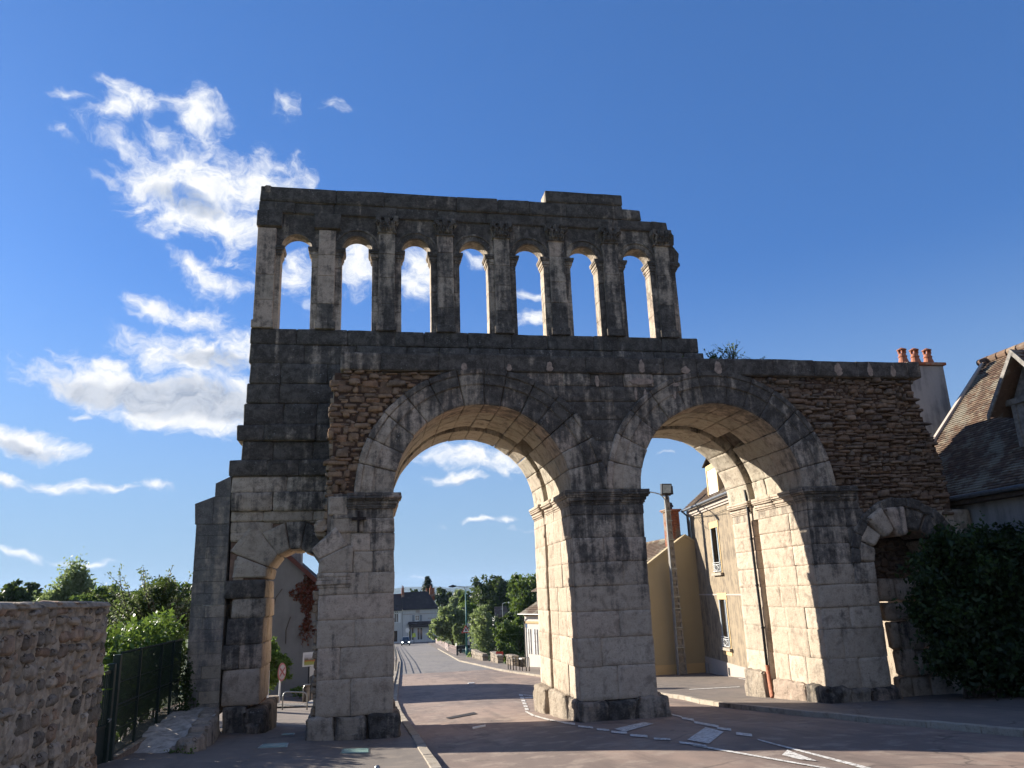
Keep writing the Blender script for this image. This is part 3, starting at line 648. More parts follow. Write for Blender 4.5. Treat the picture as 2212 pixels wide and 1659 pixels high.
# ---- tower (left part of the back wall) and gallery base
r2 = random.Random(41); mb = MB()
tw = [(5.46, 5.76, -3.88), (5.76, 6.30, -3.88), (6.30, 6.77, -3.89), (6.77, 7.24, -3.98), (7.24, 7.82, -3.66), (7.82, 8.30, -3.83), (8.30, 8.98, -3.68), (8.98, 9.60, -3.63), (9.60, 10.24, -3.56), (10.24, 10.86, -3.62), (10.86, 11.37, -3.60)]
tw = [(5.46, 5.76, -3.88), (5.76, 6.30, -3.89), (6.30, 6.77, -3.90), (6.77, 7.24, -3.98), (7.24, 7.82, -3.66), (7.82, 8.30, -3.83), (8.30, 8.98, -3.68), (8.98, 9.60, -3.63), (9.60, 10.24, -3.56), (10.24, 10.86, -3.60), (10.86, 11.37, -3.60)]
for k, (z0, z1, xe) in enumerate(tw):
    xend = -.3 if z1 < 9.7 else (11.15 if k < 10 else 11.05)
    big = .05 if k in (1, 3, 5) else .02
    n0 = len(mb.v)
    ashlar_row(mb, z0, z1, lambda z: xe, lambda z: xend+r2.uniform(-.05, .05), YG-(.10 if k in (3, 5) else .04 if k == 1 else 0), 3.2, (.75, 1.7), lambda x, z: (1.05 if z > 7 else .55 if z > 6 else .35)+rd.uniform(-.15, .1), r2, prot=big, ch=.028, jit=.014)
mb.cbox(-3.60, -3.5, 3.2, 4.6, 5.5, 11.3, .02, 0, None, 1)
mb.cbox(10.9, 11.05, 3.2, 4.6, 9.3, 11.3, .02, 0, None, 1)
weather(mb.build('tower_ashlar', M_stone, gate), 2)
# ---- pedestrian arch on the left
r2 = random.Random(51); PC, PZ = -2.05, 3.88
mb = MB(); an = [180, 158, 128, 101, 79, 50, 20, 0]
for k, (a0, a1) in enumerate(zip(an, an[1:])):
    a0, a1 = R(a0), R(a1)
    ro = [1.72, 1.98, 1.58, 1.58, 1.56, 1.6, 1.6][k]; ri = .80
    for y0, y1 in ((YG+r2.uniform(-.03, .03), 3.4), (3.4, 4.6)):
        def P(a, r_, y): return (PC+r_*math.cos(a)*(.98), y, PZ+r_*math.sin(a))
        a0g, a1g = a0-.01, a1+.01
        mb.cham([P(a0g, ri, y0), P(a1g, ri, y0), P(a1g, ri, y1), P(a0g, ri, y1), P(a0g, ro, y0), P(a1g, ro, y0), P(a1g, ro, y1), P(a0g, ro, y1)], .025, .015, r2.random(), [.15, .15, .3, .6, .75, .45, .5][k] if y0 < 3.3 else .1)
weather(mb.build('arch_ring', M_stone, gate), 3)
mb = MB()
for (x0, x1, z0, z1, d, f) in ((-3.92, -2.83, 3.33, 3.83, .75, -.04), (-3.70, -2.80, 2.80, 3.33, .45, .0), (-3.80, -2.84, 2.10, 2.80, .72, .0), (-3.88, -3.45, 1.45, 2.10, .8, .0), (-3.45, -2.84, 1.45, 2.10, .6, .02), (-3.84, -2.86, .52, 1.45, .15, .0)):
    for y0, y1 in ((YG+f, 3.4), (3.4, 4.6)): mb.cbox(x0, x1, y0+.003, y1, z0+.003, z1-.003, .03, .015, None, d if y0 < 3.2 else .1)
for (x0, x1, z0, z1, d) in ((-3.72, -3.45, 3.83, 4.40, .3), (-3.86, -3.2, 4.95, 5.16, .1), (-3.3, -2.7, 5.15, 5.45, .15), (-3.86, -3.3, 5.16, 5.46, .2), (-3.85, -2.9, 4.9, 5.46, .35), (-2.9, -1.0, 5.40, 5.47, .5)):
    mb.cbox(x0, x1, YG+.05, 3.2, z0, z1, .02, .01, None, d)
mb.cbox(-1.3, -.7, YG, 4.6, -.9, 5.5, .02, .01, None, .3)
weather(mb.build('pedestrian_arch_jamb', M_stone, gate), 2)
boulders([(-3.75, -3.15, YG-.2, 3.3, -1, .50, .7), (-3.2, -2.62, YG-.3, 3.3, -1, .44, .75), (-2.95, -2.55, 3.0, 4.6, -1, .5, .5), (-3.1, -2.75, YG-.5, YG, -.8, .12, .6)], seed=4, disp=.08)
# brown mortar infill beside the pedestrian arch
mb = MB(); mb.box(-3.84, -.8, YG+.14, 3.0, 3.8, 5.5); mb.v = [(x, y, z) for x, y, z in mb.v]
pts = []
mb = MB()
for x0, x1 in ((-3.84, -3.5), (-3.5, -3.1), (-3.1, -2.8), (-2.8, -2.4), (-2.4, -2.0), (-2.0, -1.6), (-1.6, -1.2), (-1.2, -.8)):
    zb = [PZ+math.sqrt(max(0, 1.0-(x-PC)**2)) if abs(x-PC) < 1 else PZ-.05 for x in (x0, x1)]
    mb.hexa([(x0, YG+.13, zb[0]), (x1, YG+.13, zb[1]), (x1, 4.5, zb[1]), (x0, 4.5, zb[0]), (x0, YG+.13, 5.5), (x1, YG+.13, 5.5), (x1, 4.5, 5.5), (x0, 4.5, 5.5)])
mb.build('mortar_infill', plain('brown_mortar', (.23, .15, .11), .95, .25, 6, .03), gate)
# ---- modern buttress at the far left
r2 = random.Random(61); mb = MB(); z = .3
while z < 5.42:
    h = .32
    for ky, (y0, y1) in enumerate(((YG+.02, 3.3), (3.3, 4.2))):
        x = -4.80-.0*z
        xe = -3.90
        def top(x): return 6.78-(x+3.95)*-.83
        xs = [x]
        while xs[-1] < xe-.5: xs.append(xs[-1]+r2.uniform(.28, .55))
        xs[-1] = xe
        if len(xs) < 2: xs = [x, xe]
        for a, b in zip(xs, xs[1:]):
            za, zb_ = min(z+h, top(a)), min(z+h, top(b))
            if za <= z+.02 and zb_ <= z+.02: continue
            za = max(za, z+.01); zb_ = max(zb_, z+.01)
            mb.cham([(a+.002, y0, z+.002), (b-.002, y0, z+.002), (b-.002, y1, z+.002), (a+.002, y1, z+.002), (a+.002, y0, za-.002), (b-.002, y0, zb_-.002), (b-.002, y1, zb_-.002), (a+.002, y1, za-.002)], .007, .001, r2.random(), (.75 if a < -4.45 else .35)+.08*(z-3))
    z += h
for (pts_, d_) in (([(-4.83, 5.42), (-4.87, 6.0), (-4.36, 6.20), (-4.36, 5.42)], .9), ([(-4.355, 5.42), (-4.355, 6.2), (-3.905, 6.2), (-3.905, 5.42)], .6), ([(-4.34, 6.205), (-4.34, 6.58), (-3.92, 6.79), (-3.905, 6.205)], .9)): mb.prism(pts_, YG, 4.2, rd.random(), d_, ch=.02)
mb.build('buttress', M_butt, gate)
# ---- small ruined arch on the right
r2 = random.Random(71); mb = MB(); QC, QZ = 15.88, 3.68
an = [180, 158, 136, 112, 84, 58, 34, 10]
for k, (a0, a1) in enumerate(zip(an, an[1:])):
    a0, a1 = R(a0), R(a1); ri = [1.12, 1.12, 1.0, .80, .98, 1.1, 1.1][k]; ro = [1.66, 1.72, 1.78, 1.66, 1.62, 1.7, 1.66][k]; f = [-.02, -.05, -.16, -.12, .0, -.02, 0][k]
    def P(a, r_, y): return (QC+r_*math.cos(a), y, QZ+r_*math.sin(a))
    mb.cham([P(a0-.02, ri, f), P(a1+.02, ri, f), P(a1+.02, ri, 1.3), P(a0-.02, ri, 1.3), P(a0-.02, ro, f), P(a1+.02, ro, f), P(a1+.02, ro, 1.3), P(a0-.02, ro, 1.3)], .05, .04, r2.random(), [.3, .25, .3, .35, .8, 1, 1][k])
for k in range(12):
    a0, a1 = R(180-k*14), R(180-(k+1)*14)
    mb.cham([P(a0, 1.62, -.06), P(a1, 1.62, -.06), P(a1, 1.62, .5), P(a0, 1.62, .5), P(a0, 1.90, -.06), P(a1, 1.90, -.06), P(a1, 1.90, .5), P(a0, 1.90, .5)], .03, .02, r2.random(), .9)
weather(mb.build('arch_ring', M_stone, gate), 3)
mb = MB()
mb.cbox(14.02, 14.72, -.02, 1.0, 3.09, 3.67, .02, .01, None, .5)
for (x0, x1, z0, z1) in ((15.12, 15.75, 2.55, 3.2), (15.2, 16.2, 1.98, 2.5), (15.75, 17.1, 2.55, 3.2), (16.2, 17.2, 1.98, 2.5), (15.3, 15.6, 1.2, 1.95), (15.6, 16.4, 1.1, 1.95), (16.4, 17.3, 1.2, 1.95), (15.42, 15.62, .45, 1.15), (15.55, 16.0, .4, 1.15), (16.0, 17.2, .4, 1.1), (15.3, 15.75, -.5, .40), (15.6, 16.4, -.6, .38), (16.4, 17.6, -.6, .4)):
    mb.cbox(x0+.005, x1-.005, .55+r2.uniform(-.05, .08), .82 if x0 < 15.58 else 1.1, z0, z1-.005, .05, .03, None, .35)
mb.cbox(17.05, 18.3, .05, 1.5, -.6, 4.6, .03, .02, None, .4); mb.cbox(17.0, 18.3, 1.5, 4.8, -.6, 5.3, .03, .02, .4, 0.)
mb.cbox(17.2, 18.35, .1, 1.2, 4.6, 5.2, .03, .02, None, .2)
weather(mb.build('blocked_doorway', M_stone, gate), 2)
mb = MB(); rubble(mb, 14.6, 17.2, 3.1, 5.2, lambda x, z, w_, h: True, 1.35, r2=r2, dirtf=lambda x, z: .6); mb.box(14.6, 17.2, 1.45, 1.7, 3.1, 5.2); mb.build('rubble_infill', M_rubd, gate)
# ---- gallery
GC = [-2.34+1.903*k for k in range(7)]; GR = .48; GZ = 14.14
r2 = random.Random(81)
mb = MB()                                  # spandrel band pierced by the small arches
XL, XR = -3.53, 10.50
xs = [XL]
for c in GC:
    xs += [c-GR*math.cos(math.pi*k/14) for k in range(15)]
xs.append(XR)
for a, b in zip(xs, xs[1:]):
    def zb(x):
        for c in GC:
            if abs(x-c) <= GR+1e-6: return GZ+math.sqrt(max(0, GR*GR-(x-c)**2))
        return GZ
    mb.hexa([(a, YG+.06, zb(a)), (b, YG+.06, zb(b)), (b, 2.98, zb(b)), (a, 2.98, zb(a)), (a, YG+.06, 15.32), (b, YG+.06, 15.32), (b, 2.98, 15.32), (a, 2.98, 15.32)], .5, .85)
mb.build('gallery_spandrel', M_stone, gate)
edges = [XL]+sum([[c-GR, c+GR] for c in GC], [])+[XR]
PX = [(-3.53, GC[0]-GR)]+[(GC[k]+GR, GC[k+1]-GR) for k in range(6)]+[(GC[6]+GR, 10.50)]
for k, (x0, x1) in enumerate(PX):
    mb = MB(); pl = MB(); ims = MB()
    cx = (x0+x1)/2 if k else x0+.28
    if k == 7: cx = 10.02
    hw = .265
    zz = [11.37]
    while zz[-1] < 14.0: zz.append(zz[-1]+r2.uniform(.45, .95))
    zz[-1] = 14.14
    for z0, z1 in zip(zz, zz[1:]):
        mb.cbox(x0, x1, YG+.06+r2.uniform(-.008, .008), 2.98, z0, z1-.004, .012, .004, r2.random(), .66+r2.uniform(-.10, .10)+(-.28 if k < 2 else 0))
    zz = [11.37, 11.62]
    while zz[-1] < 14.2: zz.append(zz[-1]+r2.uniform(.5, 1.1))
    zz[-1] = 14.76
    for j, (z0, z1) in enumerate(zip(zz, zz[1:])):
        a, b = (cx-hw, cx+hw) if k else (x0-.02, x0+.55)
        if j == 0: a -= .05; b += .05
        pl.cbox(a, b, YG-.05-(.05 if j == 0 else 0)+r2.uniform(-.008, .008), YG+.3, z0, z1-.004, .014, .004, r2.random(), .62+r2.uniform(-.08, .08)+(-.26 if k < 2 else 0)+(.25 if z0 < 11.7 else 0))
    o = mb.build('gallery_pier', M_stone, gate)
    pl.build('pilaster', M_stone, gate)
    for side in (0, 1):
        if (k == 0 and side == 0): continue
        ims = MB()
        a, b = (x0, cx-hw) if side == 0 else (cx+hw, x1)
        if k == 0: a = x0+.55
        for (h0, h1, p) in ((13.83, 13.90, .03), (13.90, 14.02, .06), (14.02, 14.08, .10), (14.08, 14.16, .12)):
            aa = a-(p if side == 0 else -.0); bb = b+(p if side == 1 else 0)
            ims.cbox(aa, bb, YG+.06-p*.9, 3.0, h0, h1, .008, .004, None, .7 if p < .1 else .95)
        ims.build('impost', M_stone, o)
    # capital
    cp = MB()
    if k < 2:
        cp.cbox(cx-.42 if k else x0-.05, cx+.42 if k else cx+.44, YG-.12, YG+.3, 14.80, 15.32, .02, .01, None, 1.0)
        cp.build('block_capital', M_stone, gate)
    else:
        cp.cbox(cx-.31, cx+.31, YG-.11, YG+.2, 14.74, 14.80, .015, .005, None, .9)
        cp.hexa([(cx-.26, YG-.06, 14.8), (cx+.26, YG-.06, 14.8), (cx+.26, YG+.2, 14.8), (cx-.26, YG+.2, 14.8), (cx-.36, YG-.12, 15.16), (cx+.36, YG-.12, 15.16), (cx+.36, YG+.2, 15.16), (cx-.36, YG+.2, 15.16)], .5, .95)
        for row, (zr, n, wdt, prj) in enumerate(((14.86, 4, .5, .10), (15.0, 3, .56, .15))):
            for j in range(n):
                lx = cx-wdt/2+wdt*(j+.5)/n; 
                cp.tube([(lx, YG-.06, zr-.05), (lx, YG-.12-prj*.3, zr+.03), (lx, YG-.12-prj*.7, zr+.08), (lx, YG-.13-prj*.6, zr+.03)], [.06, .07, .06, .03], 6, .5, .95)
        for j in (-1, 0, 1):
            if r2.random() < .85: cp.cbox(cx+j*.28-.085, cx+j*.28+.085, YG-.20, YG+.2, 15.10, 15.32, .02, .01, None, .95)
        for j in (-1, 1): cp.tube([(cx+j*.30, YG-.1, 15.02), (cx+j*.37, YG-.2, 15.10), (cx+j*.34, YG-.2, 15.17), (cx+j*.29, YG-.19, 15.12)], [.04, .045, .045, .03], 6, .5, .95)
        cp.build('carved_capital', M_stone, gate)
for k, c in enumerate(GC):
    if k == 0: continue
    mb = MB()
    for j in range(16):
        a0, a1 = math.pi*(1-j/16), math.pi*(1-(j+1)/16)
        for (ra, rb, p) in ((GR+.02, GR+.20, .035), (GR+.20, GR+.26, .075)):
            def P(a, r_, y): return (c+r_*math.cos(a), y, GZ+r_*math.sin(a))
            y0 = YG+.06-p
            mb.hexa([P(a0, ra, y0), P(a1, ra, y0), P(a1, ra, YG+.2), P(a0, ra, YG+.2), P(a0, rb, y0), P(a1, rb, y0), P(a1, rb, YG+.2), P(a0, rb, YG+.2)], .5, .8)
    mb.build('gallery_archivolt', M_stone, gate)
mb = MB(); mb.prism([(10.48, 14.16), (10.50, 14.78), (10.68, 14.52), (10.62, 14.16)], YG+.02, 2.95, .5, .9, ch=.05); mb.cbox(10.44, 10.66, YG-.02, 3.0, 14.02, 14.15, .02, .01, None, .9)
mb.build('broken_arch_stub', M_stone, gate)
r2 = random.Random(91); mb = MB()
for (z0, z1, a, b, y0, wr) in ((15.32, 15.70, -3.55, 10.33, YG-.02, (1.0, 2.4)), (15.70, 16.22, -3.53, 8.68, YG-.06, (1.0, 2.6)), (16.22, 16.63, 5.92, 8.70, YG-.10, (1.1, 1.6))):
    ashlar_row(mb, z0, z1, lambda z: a, lambda z: b, y0, 3.0, wr, lambda x, z: 1.05, r2, prot=.014, ch=.022, jit=.012)
mb.cbox(8.69, 9.36, YG-.04, 3.0, 15.70, 16.12, .03, .02, None, .8); mb.cbox(10.25, 10.52, YG-.02, 3.0, 14.8, 15.26, .04, .03, None, .9)
mb.cbox(-3.40, -3.2, YG-.08, 3.0, 16.0, 16.24, .03, .02, None, .8)
weather(mb.build('entablature', M_stone, gate), 2)
# ---- drain pipe in the slot of the right jamb
def dpt(u, v, X): return atX((2500+u/1.7457)/1.8228, (1800+v/1.7457)/1.8228, X)
pp = [dpt(u, v, 12.72) for u, v in ((757, 225), (772, 330), (800, 560), (840, 880), (878, 1170), (908, 1430))]
mb = MB(); mb.tube(pp, .045, 10); 
for p in pp[1:-1]: mb.tube([p+Vector((0, 0, -.03)), p+Vector((0, 0, .03))], .06, 10)
dp = mb.build('drain_pipe', M_dark, gate, smooth=True)
mb = MB(); mb.tube([pp[-1], dpt(940, 1640, 12.66), dpt(946, 1665, 12.60)], [.06, .06, .075], 12); mb.build('clay_sleeve', M_terra, dp, smooth=True)
# ================================================================== GROUND, ROAD, PAVEMENTS
def grid(name, mat, xs, ys, zf, kind='structure'):
    mb = MB(); nx = len(xs)
    mb.v = [(x, y, zf(x, y)) for y in ys for x in xs]
    for j in range(len(ys)-1):
        for i in range(nx-1): mb.face((j*nx+i, j*nx+i+1, (j+1)*nx+i+1, (j+1)*nx+i))
    o = mb.build(name, mat, smooth=True); o['kind'] = kind; return o
def fr(a, b, s): n = int((b-a)/s); return [a+(b-a)*k/n for k in range(n+1)]
def dens(pts, step):
    out = [pts[0]]
    for a, b in zip(pts, pts[1:]):
        n = max(1, int(math.dist(a[:2], b[:2])/step))
        out += [tuple(a[i]+(b[i]-a[i])*k/n for i in range(2)) for k in range(1, n+1)]
    return out
def gsink(x, y):                       # the river bank falls away right of the bridge
    if y < 44 or y > 200 or x < 12.4: return 0
    return -2.2*min(1, (y-44)/8)*min(1, (x-12.4)/3)
xs = [-4000, -800, -200, -90]+fr(-60, 60, 2)+[90, 200, 800, 4000]; ys = [-200, -80]+fr(-40, 200, 2.5)+[230, 300, 500, 1500, 6000]
grid('ground', M_grass, xs, ys, lambda x, y: G(x, y)-.08+gsink(x, y))
grid('road', M_road, fr(-9, 30, .6), fr(-40, 44, .8), lambda x, y: G(x, y))
KL = [(1.0, -40), (1.25, -14), (1.32, -5.54), (1.31, -3.39), (1.33, -.39), (1.30, 3.29), (1.29, 8.96), (1.47, 18.3), (1.85, 27.1), (2.78, 47.2), (3.76, 69), (5.40, 123.5), (7.40, 193)]
KR = [(15.4, 189), (14.5, 168), (12.3, 121), (9.5, 63), (9.84, 52.7), (10.11, 42.8), (10.53, 36), (11.1, 29.4), (11.6, 21), (11.5, 14), (11.06, 9.74), (10.83, 5.98), (10.49, 3.9), (10.45, 1.63), (10.56, .24), (10.63, -2), (10.86, -3.11), (10.85, -4.43), (11.15, -5.94), (11.25, -7.32), (11.34, -8.22), (11.9, -14), (12.5, -40)]
def ribbon(name, A, B, m, zoff, mat, fine=3.0):
    mb = MB(); n = len(A)
    for a, b in zip(A, B):
        for k in range(m+1):
            t = k/m; x, y = a[0]+(b[0]-a[0])*t, a[1]+(b[1]-a[1])*t; mb.v.append((x, y, G(x, y)+zoff))
    for i in range(n-1):
        for k in range(m): q = i*(m+1)+k; mb.face((q, q+1, q+m+2, q+m+1))
    o = mb.build(name, mat, smooth=True); o['kind'] = 'structure'; return o
# bridge road further out
A = [p for p in dens(KL, 3) if p[1] > 43]; 
def krx(y):
    return lerp_tab(sorted((p[1], p[0]) for p in KR), y)
ribbon('bridge_road', [(a[0]-.3, a[1]) for a in A], [(krx(a[1])+.3, a[1]) for a in A], 8, .004, M_far)
A = dens(KL, 1.2)
def lx(y): return -9 if y < 6 else -9 if y < 14.2 else (a_x(y)-2.2)
def a_x(y): return lerp_tab(sorted((p[1], p[0]) for p in KL), y)
ribbon('pavement', [(lx(p[1]), p[1]) for p in A if p[1] < 160], [p for p in A if p[1] < 160], 14, .10, M_pave)
Bk = dens(KR, 1.0)
near = [p for p in Bk if p[1] < 43]
ribbon('pavement', near, [(30, p[1]+(3 if -2 < p[1] < 5 else 0)) for p in near], 24, .11, M_pave)
farp = [p for p in Bk if p[1] >= 42]
ribbon('bridge_pavement', farp, [(p[0]+2.1, p[1]) for p in farp], 4, .11, M_pave)
def kerb(pts, side, name='kerb', step=1.0, h=.125, wd=.17, skip=None):
    mb = MB(); P = dens(pts, step); r2 = random.Random(len(pts))
    for a, b in zip(P, P[1:]):
        if skip and skip(a): continue
        d = Vector((b[0]-a[0], b[1]-a[1], 0)).normalized(); nrm = Vector((d.y, -d.x, 0))*side
        c = []
        for dz in (-.3, h+r2.uniform(-.008, .008)):
            for (q, o) in ((a, 0), (b, 0), (b, wd), (a, wd)):
                x, y = q[0]+nrm.x*o, q[1]+nrm.y*o; c.append((x+(d.x*.004 if q is a else -d.x*.004), y+(d.y*.004 if q is a else -d.y*.004), G(q[0], q[1])+dz))
        mb.cham(c, .012, .003, r2.random(), .15+r2.uniform(-.1, .2))
    o = mb.build(name, M_kerb); o['kind'] = 'structure'; return o
kerb([p for p in KL if p[1] < 150], -1, wd=.20)
kerb(KR[2:], -1)
kerb([(1.15, 24), (1.7, 30), (2.5, 46), (3.5, 68)], -1, wd=.5, h=.2)
# cobbles, path and garden ground behind the pedestrian arch
cm, T = newmat('cobbles'); P = pos(T)
v = T.new('ShaderNodeTexVoronoi', {'Vector': P, 'Scale': 6.0, 'Randomness': .6}, feature='DISTANCE_TO_EDGE').outputs['Distance']
T.out(T.principled(T.mix(T.ss(v, .0, .12), (.06, .05, .045), T.mix(T.noise(P, 5, 3), (.22, .20, .17), (.30, .27, .23))), .85, T.bump(T.ss(v, 0, .2), .8, .03)))
o = ribbon('cobble_strip', [(x, 14.0) for x in fr(-8, 1.0, 1)], [(x, 16.6) for x in fr(-8, 1.0, 1)], 2, .13, cm)
o = ribbon('garden_path', [(-2.6, y) for y in fr(16.6, 24.4, 1)], [(-1.2, y) for y in fr(16.6, 24.4, 1)], 3, .10, M_dust)
def paint(name, pts, off=.014, mat=None):
    mb = MB(); w_ = [atG(*p) for p in pts]
    n = len(w_)
    if n == 4:
        for i in range(8):
            t0, t1 = i/8, (i+1)/8
            q = []
            for t, (a, b) in ((t0, (0, 1)), (t1, (0, 1)), (t1, (3, 2)), (t0, (3, 2))):
                x = w_[a].x+(w_[b].x-w_[a].x)*t; y = w_[a].y+(w_[b].y-w_[a].y)*t; q.append((x, y, G(x, y)+off))
            mb.quad(*q)
    else: mb.poly([(p.x, p.y, G(p.x, p.y)+off) for p in w_])
    o = mb.build(name, mat or M_paint); o['kind'] = 'structure'; return o
def z4(u, v): return ((2100+u/2.212)/1.8228, (2400+v/2.212)/1.8228)
def r2p(u, v): return ((2400+u/1.3554)/1.8228, (2600+v/1.3554)/1.8228)
def z7(u, v): return ((1500+u/2.458)/1.8228, (2600+v/2.458)/1.8228)
def dash(a, b, th=9):
    th *= 1.15
    paint('road_marking', [z4(a[0], a[1]-th), z4(b[0], b[1]-th), z4(b[0]+4, b[1]+th), z4(a[0]+4, a[1]+th)])
for a, b, th in (((1140, 903), (1290, 938), 5), ((1290, 948), (1398, 966), 8), ((1398, 985), (1612, 1024), 9), ((1600, 1037), (1722, 1052), 9), ((1765, 1085), (1903, 1100), 10),
    ((262, 988), (362, 1002), 8), ((388, 1020), (518, 1033), 7), ((552, 1047), (660, 1056), 7), ((678, 1069), (815, 1080), 8), ((842, 1098), (993, 1110), 9), ((1048, 1129), (1193, 1136), 7), ((1272, 1163), (1392, 1176), 8), ((1386, 1182), (1508, 1200), 11)): dash(a, b, th)
paint('road_marking', [r2p(785, 422), r2p(1400, 580), r2p(1345, 580), r2p(800, 432)][0:4])
paint('road_marking', [r2p(440, 450), r2p(1240, 592), r2p(1130, 580), r2p(450, 461)])
paint('road_marking', [z4(1500, 1030), z4(1660, 1070), z4(1530, 1175), z4(1340, 1140)])
paint('road_marking', [z4(705, 1045), z4(960, 985), z4(1050, 1000), z4(800, 1070)])
paint('road_marking', [r2p(920, 510), r2p(950, 482), r2p(1110, 543), r2p(1010, 532)])
for k in range(6): paint('road_marking', [z7(1335+k*11, 330+k*27), z7(1372+k*11, 333+k*27), z7(1378+k*11, 350+k*27), z7(1339+k*11, 347+k*27)])
for a, b in (((1400, 490), (1490, 535)), ((1490, 535), (1640, 575)), ((1640, 575), (1790, 603))): paint('road_marking', [z7(a[0], a[1]), z7(*b), z7(b[0]-20, b[1]+11), z7(a[0]-5, a[1]+12)])
paint('road_marking', [z7(1380, 334), z7(1620, 356), z7(1620, 362), z7(1380, 340)])
paint('road_marking', [z7(1390, 362), z7(1500, 358), z7(1460, 368), z7(1400, 372)])
paint('road_marking', [z4(1790, 620), z4(1885, 636), z4(1885, 641), z4(1790, 626)], .125)
paint('road_marking', [z4(1360, 722), z4(1800, 699), z4(1800, 704), z4(1360, 727)], .125)
g = paint('drain_channel', [z7(625, 560), z7(900, 505), z7(935, 522), z7(660, 572)], .018, M_iron)
del g['kind']; tag(g, 'worn metal drain grate set in the red asphalt of the road', 'drain grate')
# left low ledge
ledge = thing('stone_ledge', 'low ledge of worn stone blocks with dusty top before the metal mesh fence', 'stone ledge', (-4.0, -.5, .1))
mb = MB()
edge = [(-4.75, -1.62, .16), (-4.4, -2.0, .20), (-4.05, -2.33, .26), (-3.72, -2.50, .34), (-3.45, -2.30, .42), (-3.38, -1.75, .48), (-3.42, -1.2, .52), (-3.46, -.6, .55), (-3.5, 0.05, .56), (-3.58, .7, .55), (-3.68, 1.4, .54), (-3.75, 2.2, .54)]
for a, b in zip(edge, edge[1:]):
    d = (Vector(b)-Vector(a)).normalized(); nn = Vector((-d.y, d.x, 0)); zt = (a[2]+b[2])/2+rd.uniform(-.04, .04)
    q = [Vector((a[0], a[1], -.5)), Vector((b[0], b[1], -.5)), Vector((b[0], b[1], -.5))+nn*.5, Vector((a[0], a[1], -.5))+nn*.5]
    t = [Vector((p.x, p.y, zt)) + (nn*rd.uniform(.02, .12) if i < 2 else nn*0) for i, p in enumerate(q)]
    mb.cham([p-d*.0+d*(.02 if i in (0, 3) else -.02) for i, p in enumerate(q)]+[p+d*(.03 if i in (0, 3) else -.03) for i, p in enumerate(t)], .05, .02, None, .2)
o = mb.build('edge_stone', M_plinth, ledge, smooth=True); weather(o, 3, .07, .22, 'lg')
mb = MB(); xs = fr(-5.3, -3.3, .12); ys = fr(-3.6, 2.6, .14)
for y in ys:
    for x in xs:
        ex = lerp_tab([(-3.6, -4.9), (-2.4, -4.1), (-2.0, -3.65), (-1.5, -3.55), (0, -3.65), (2.6, -3.9)], y)
        t = lerp_tab([(-3.6, .13), (-2.5, .19), (-1.5, .36), (-.3, .50), (2.6, .52)], y)
        z = t+.03*math.sin(x*7+y*3)+.02*math.sin(y*11)+rd.uniform(-.012, .012)
        pass
        mb.v.append((x, y, z))
for j in range(len(ys)-1):
    for i in range(len(xs)-1):
        q = j*len(xs)+i
        if xs[i+1] < lerp_tab([(-3.6, -4.9), (-2.4, -4.0), (-2.0, -3.62), (-1.5, -3.5), (0, -3.6), (2.6, -3.85)], ys[j]): mb.face((q, q+1, q+len(xs)+1, q+len(xs)))
mb.build('dusty_top', M_dust, ledge, smooth=True)
# distant hills
hm, T = newmat('wooded_hill'); P = pos(T)
T.out(T.principled(T.mix(T.noise(P, .004, 6), (.03, .05, .03), (.06, .085, .05)), .95, spec=.1))
mb = MB(); xs = fr(-3500, 3500, 50); r2 = random.Random(2)
def hz(x):
    pz = [(-3500, 60), (-800, 40), (0, 48), (176, 61), (314, 72), (369, 74), (450, 70), (513, 63), (592, 54), (704, 59), (850, 70), (1014, 78), (1100, 74), (1500, 90), (3500, 60)]
    return lerp_tab(pz, x)+3*math.sin(x*.011)+2*math.sin(x*.031)
for y, k in ((4600, 0), (4900, .35), (5200, .7), (5500, 1.0), (5900, .6)):
    for x in xs: mb.v.append((x, y, -8.6-4+(hz(x)+12.6)*k))
for j in range(4):
    for i in range(len(xs)-1): q = j*len(xs)+i; mb.face((q, q+1, q+len(xs)+1, q+len(xs)))
o = mb.build('hills', hm, smooth=True); o['kind'] = 'structure'
# ================================================================== LEAVES AND TREES
def leafmesh(name, pts, size, mat, parent=None, seed=1, aspect=.45, rn=None, up=None, local=False):
    rng = np.random.default_rng(seed); pts = np.asarray(pts, float); n = len(pts)
    a = rng.normal(size=(n, 3))
    if up is not None: a += np.array(up)*1.5
    a /= np.linalg.norm(a, axis=1)[:, None]
    b = rng.normal(size=(n, 3)); b -= (a*b).sum(1)[:, None]*a; b /= np.linalg.norm(b, axis=1)[:, None]
    s = size*rng.uniform(.55, 1.35, n)[:, None]; a = a*s; b = b*s*aspect
    off = np.array(parent_world(parent)) if parent is not None and not local else np.zeros(3)
    p = pts-off
    V = np.stack([p-a, p-a*.1+b, p+a, p-a*.1-b], 1).reshape(-1, 3)
    me = bpy.data.meshes.new(name); me.vertices.add(4*n); me.vertices.foreach_set('co', V.ravel().astype('f'))
    me.loops.add(4*n); me.loops.foreach_set('vertex_index', np.arange(4*n, dtype='i'))
    me.polygons.add(n); me.polygons.foreach_set('loop_start', np.arange(0, 4*n, 4, dtype='i')); me.polygons.foreach_set('loop_total', np.full(n, 4, 'i'))
    me.update(calc_edges=True); me.materials.append(mat)
    at = me.attributes.new('rnd', 'FLOAT', 'FACE'); at.data.foreach_set('value', (rng.random(n) if rn is None else np.clip(rn+rng.normal(0, .18, n), 0, 1)).astype('f'))
    o = bpy.data.objects.new(name, me); COL.objects.link(o)
    if parent is not None: o.parent = parent
    return o
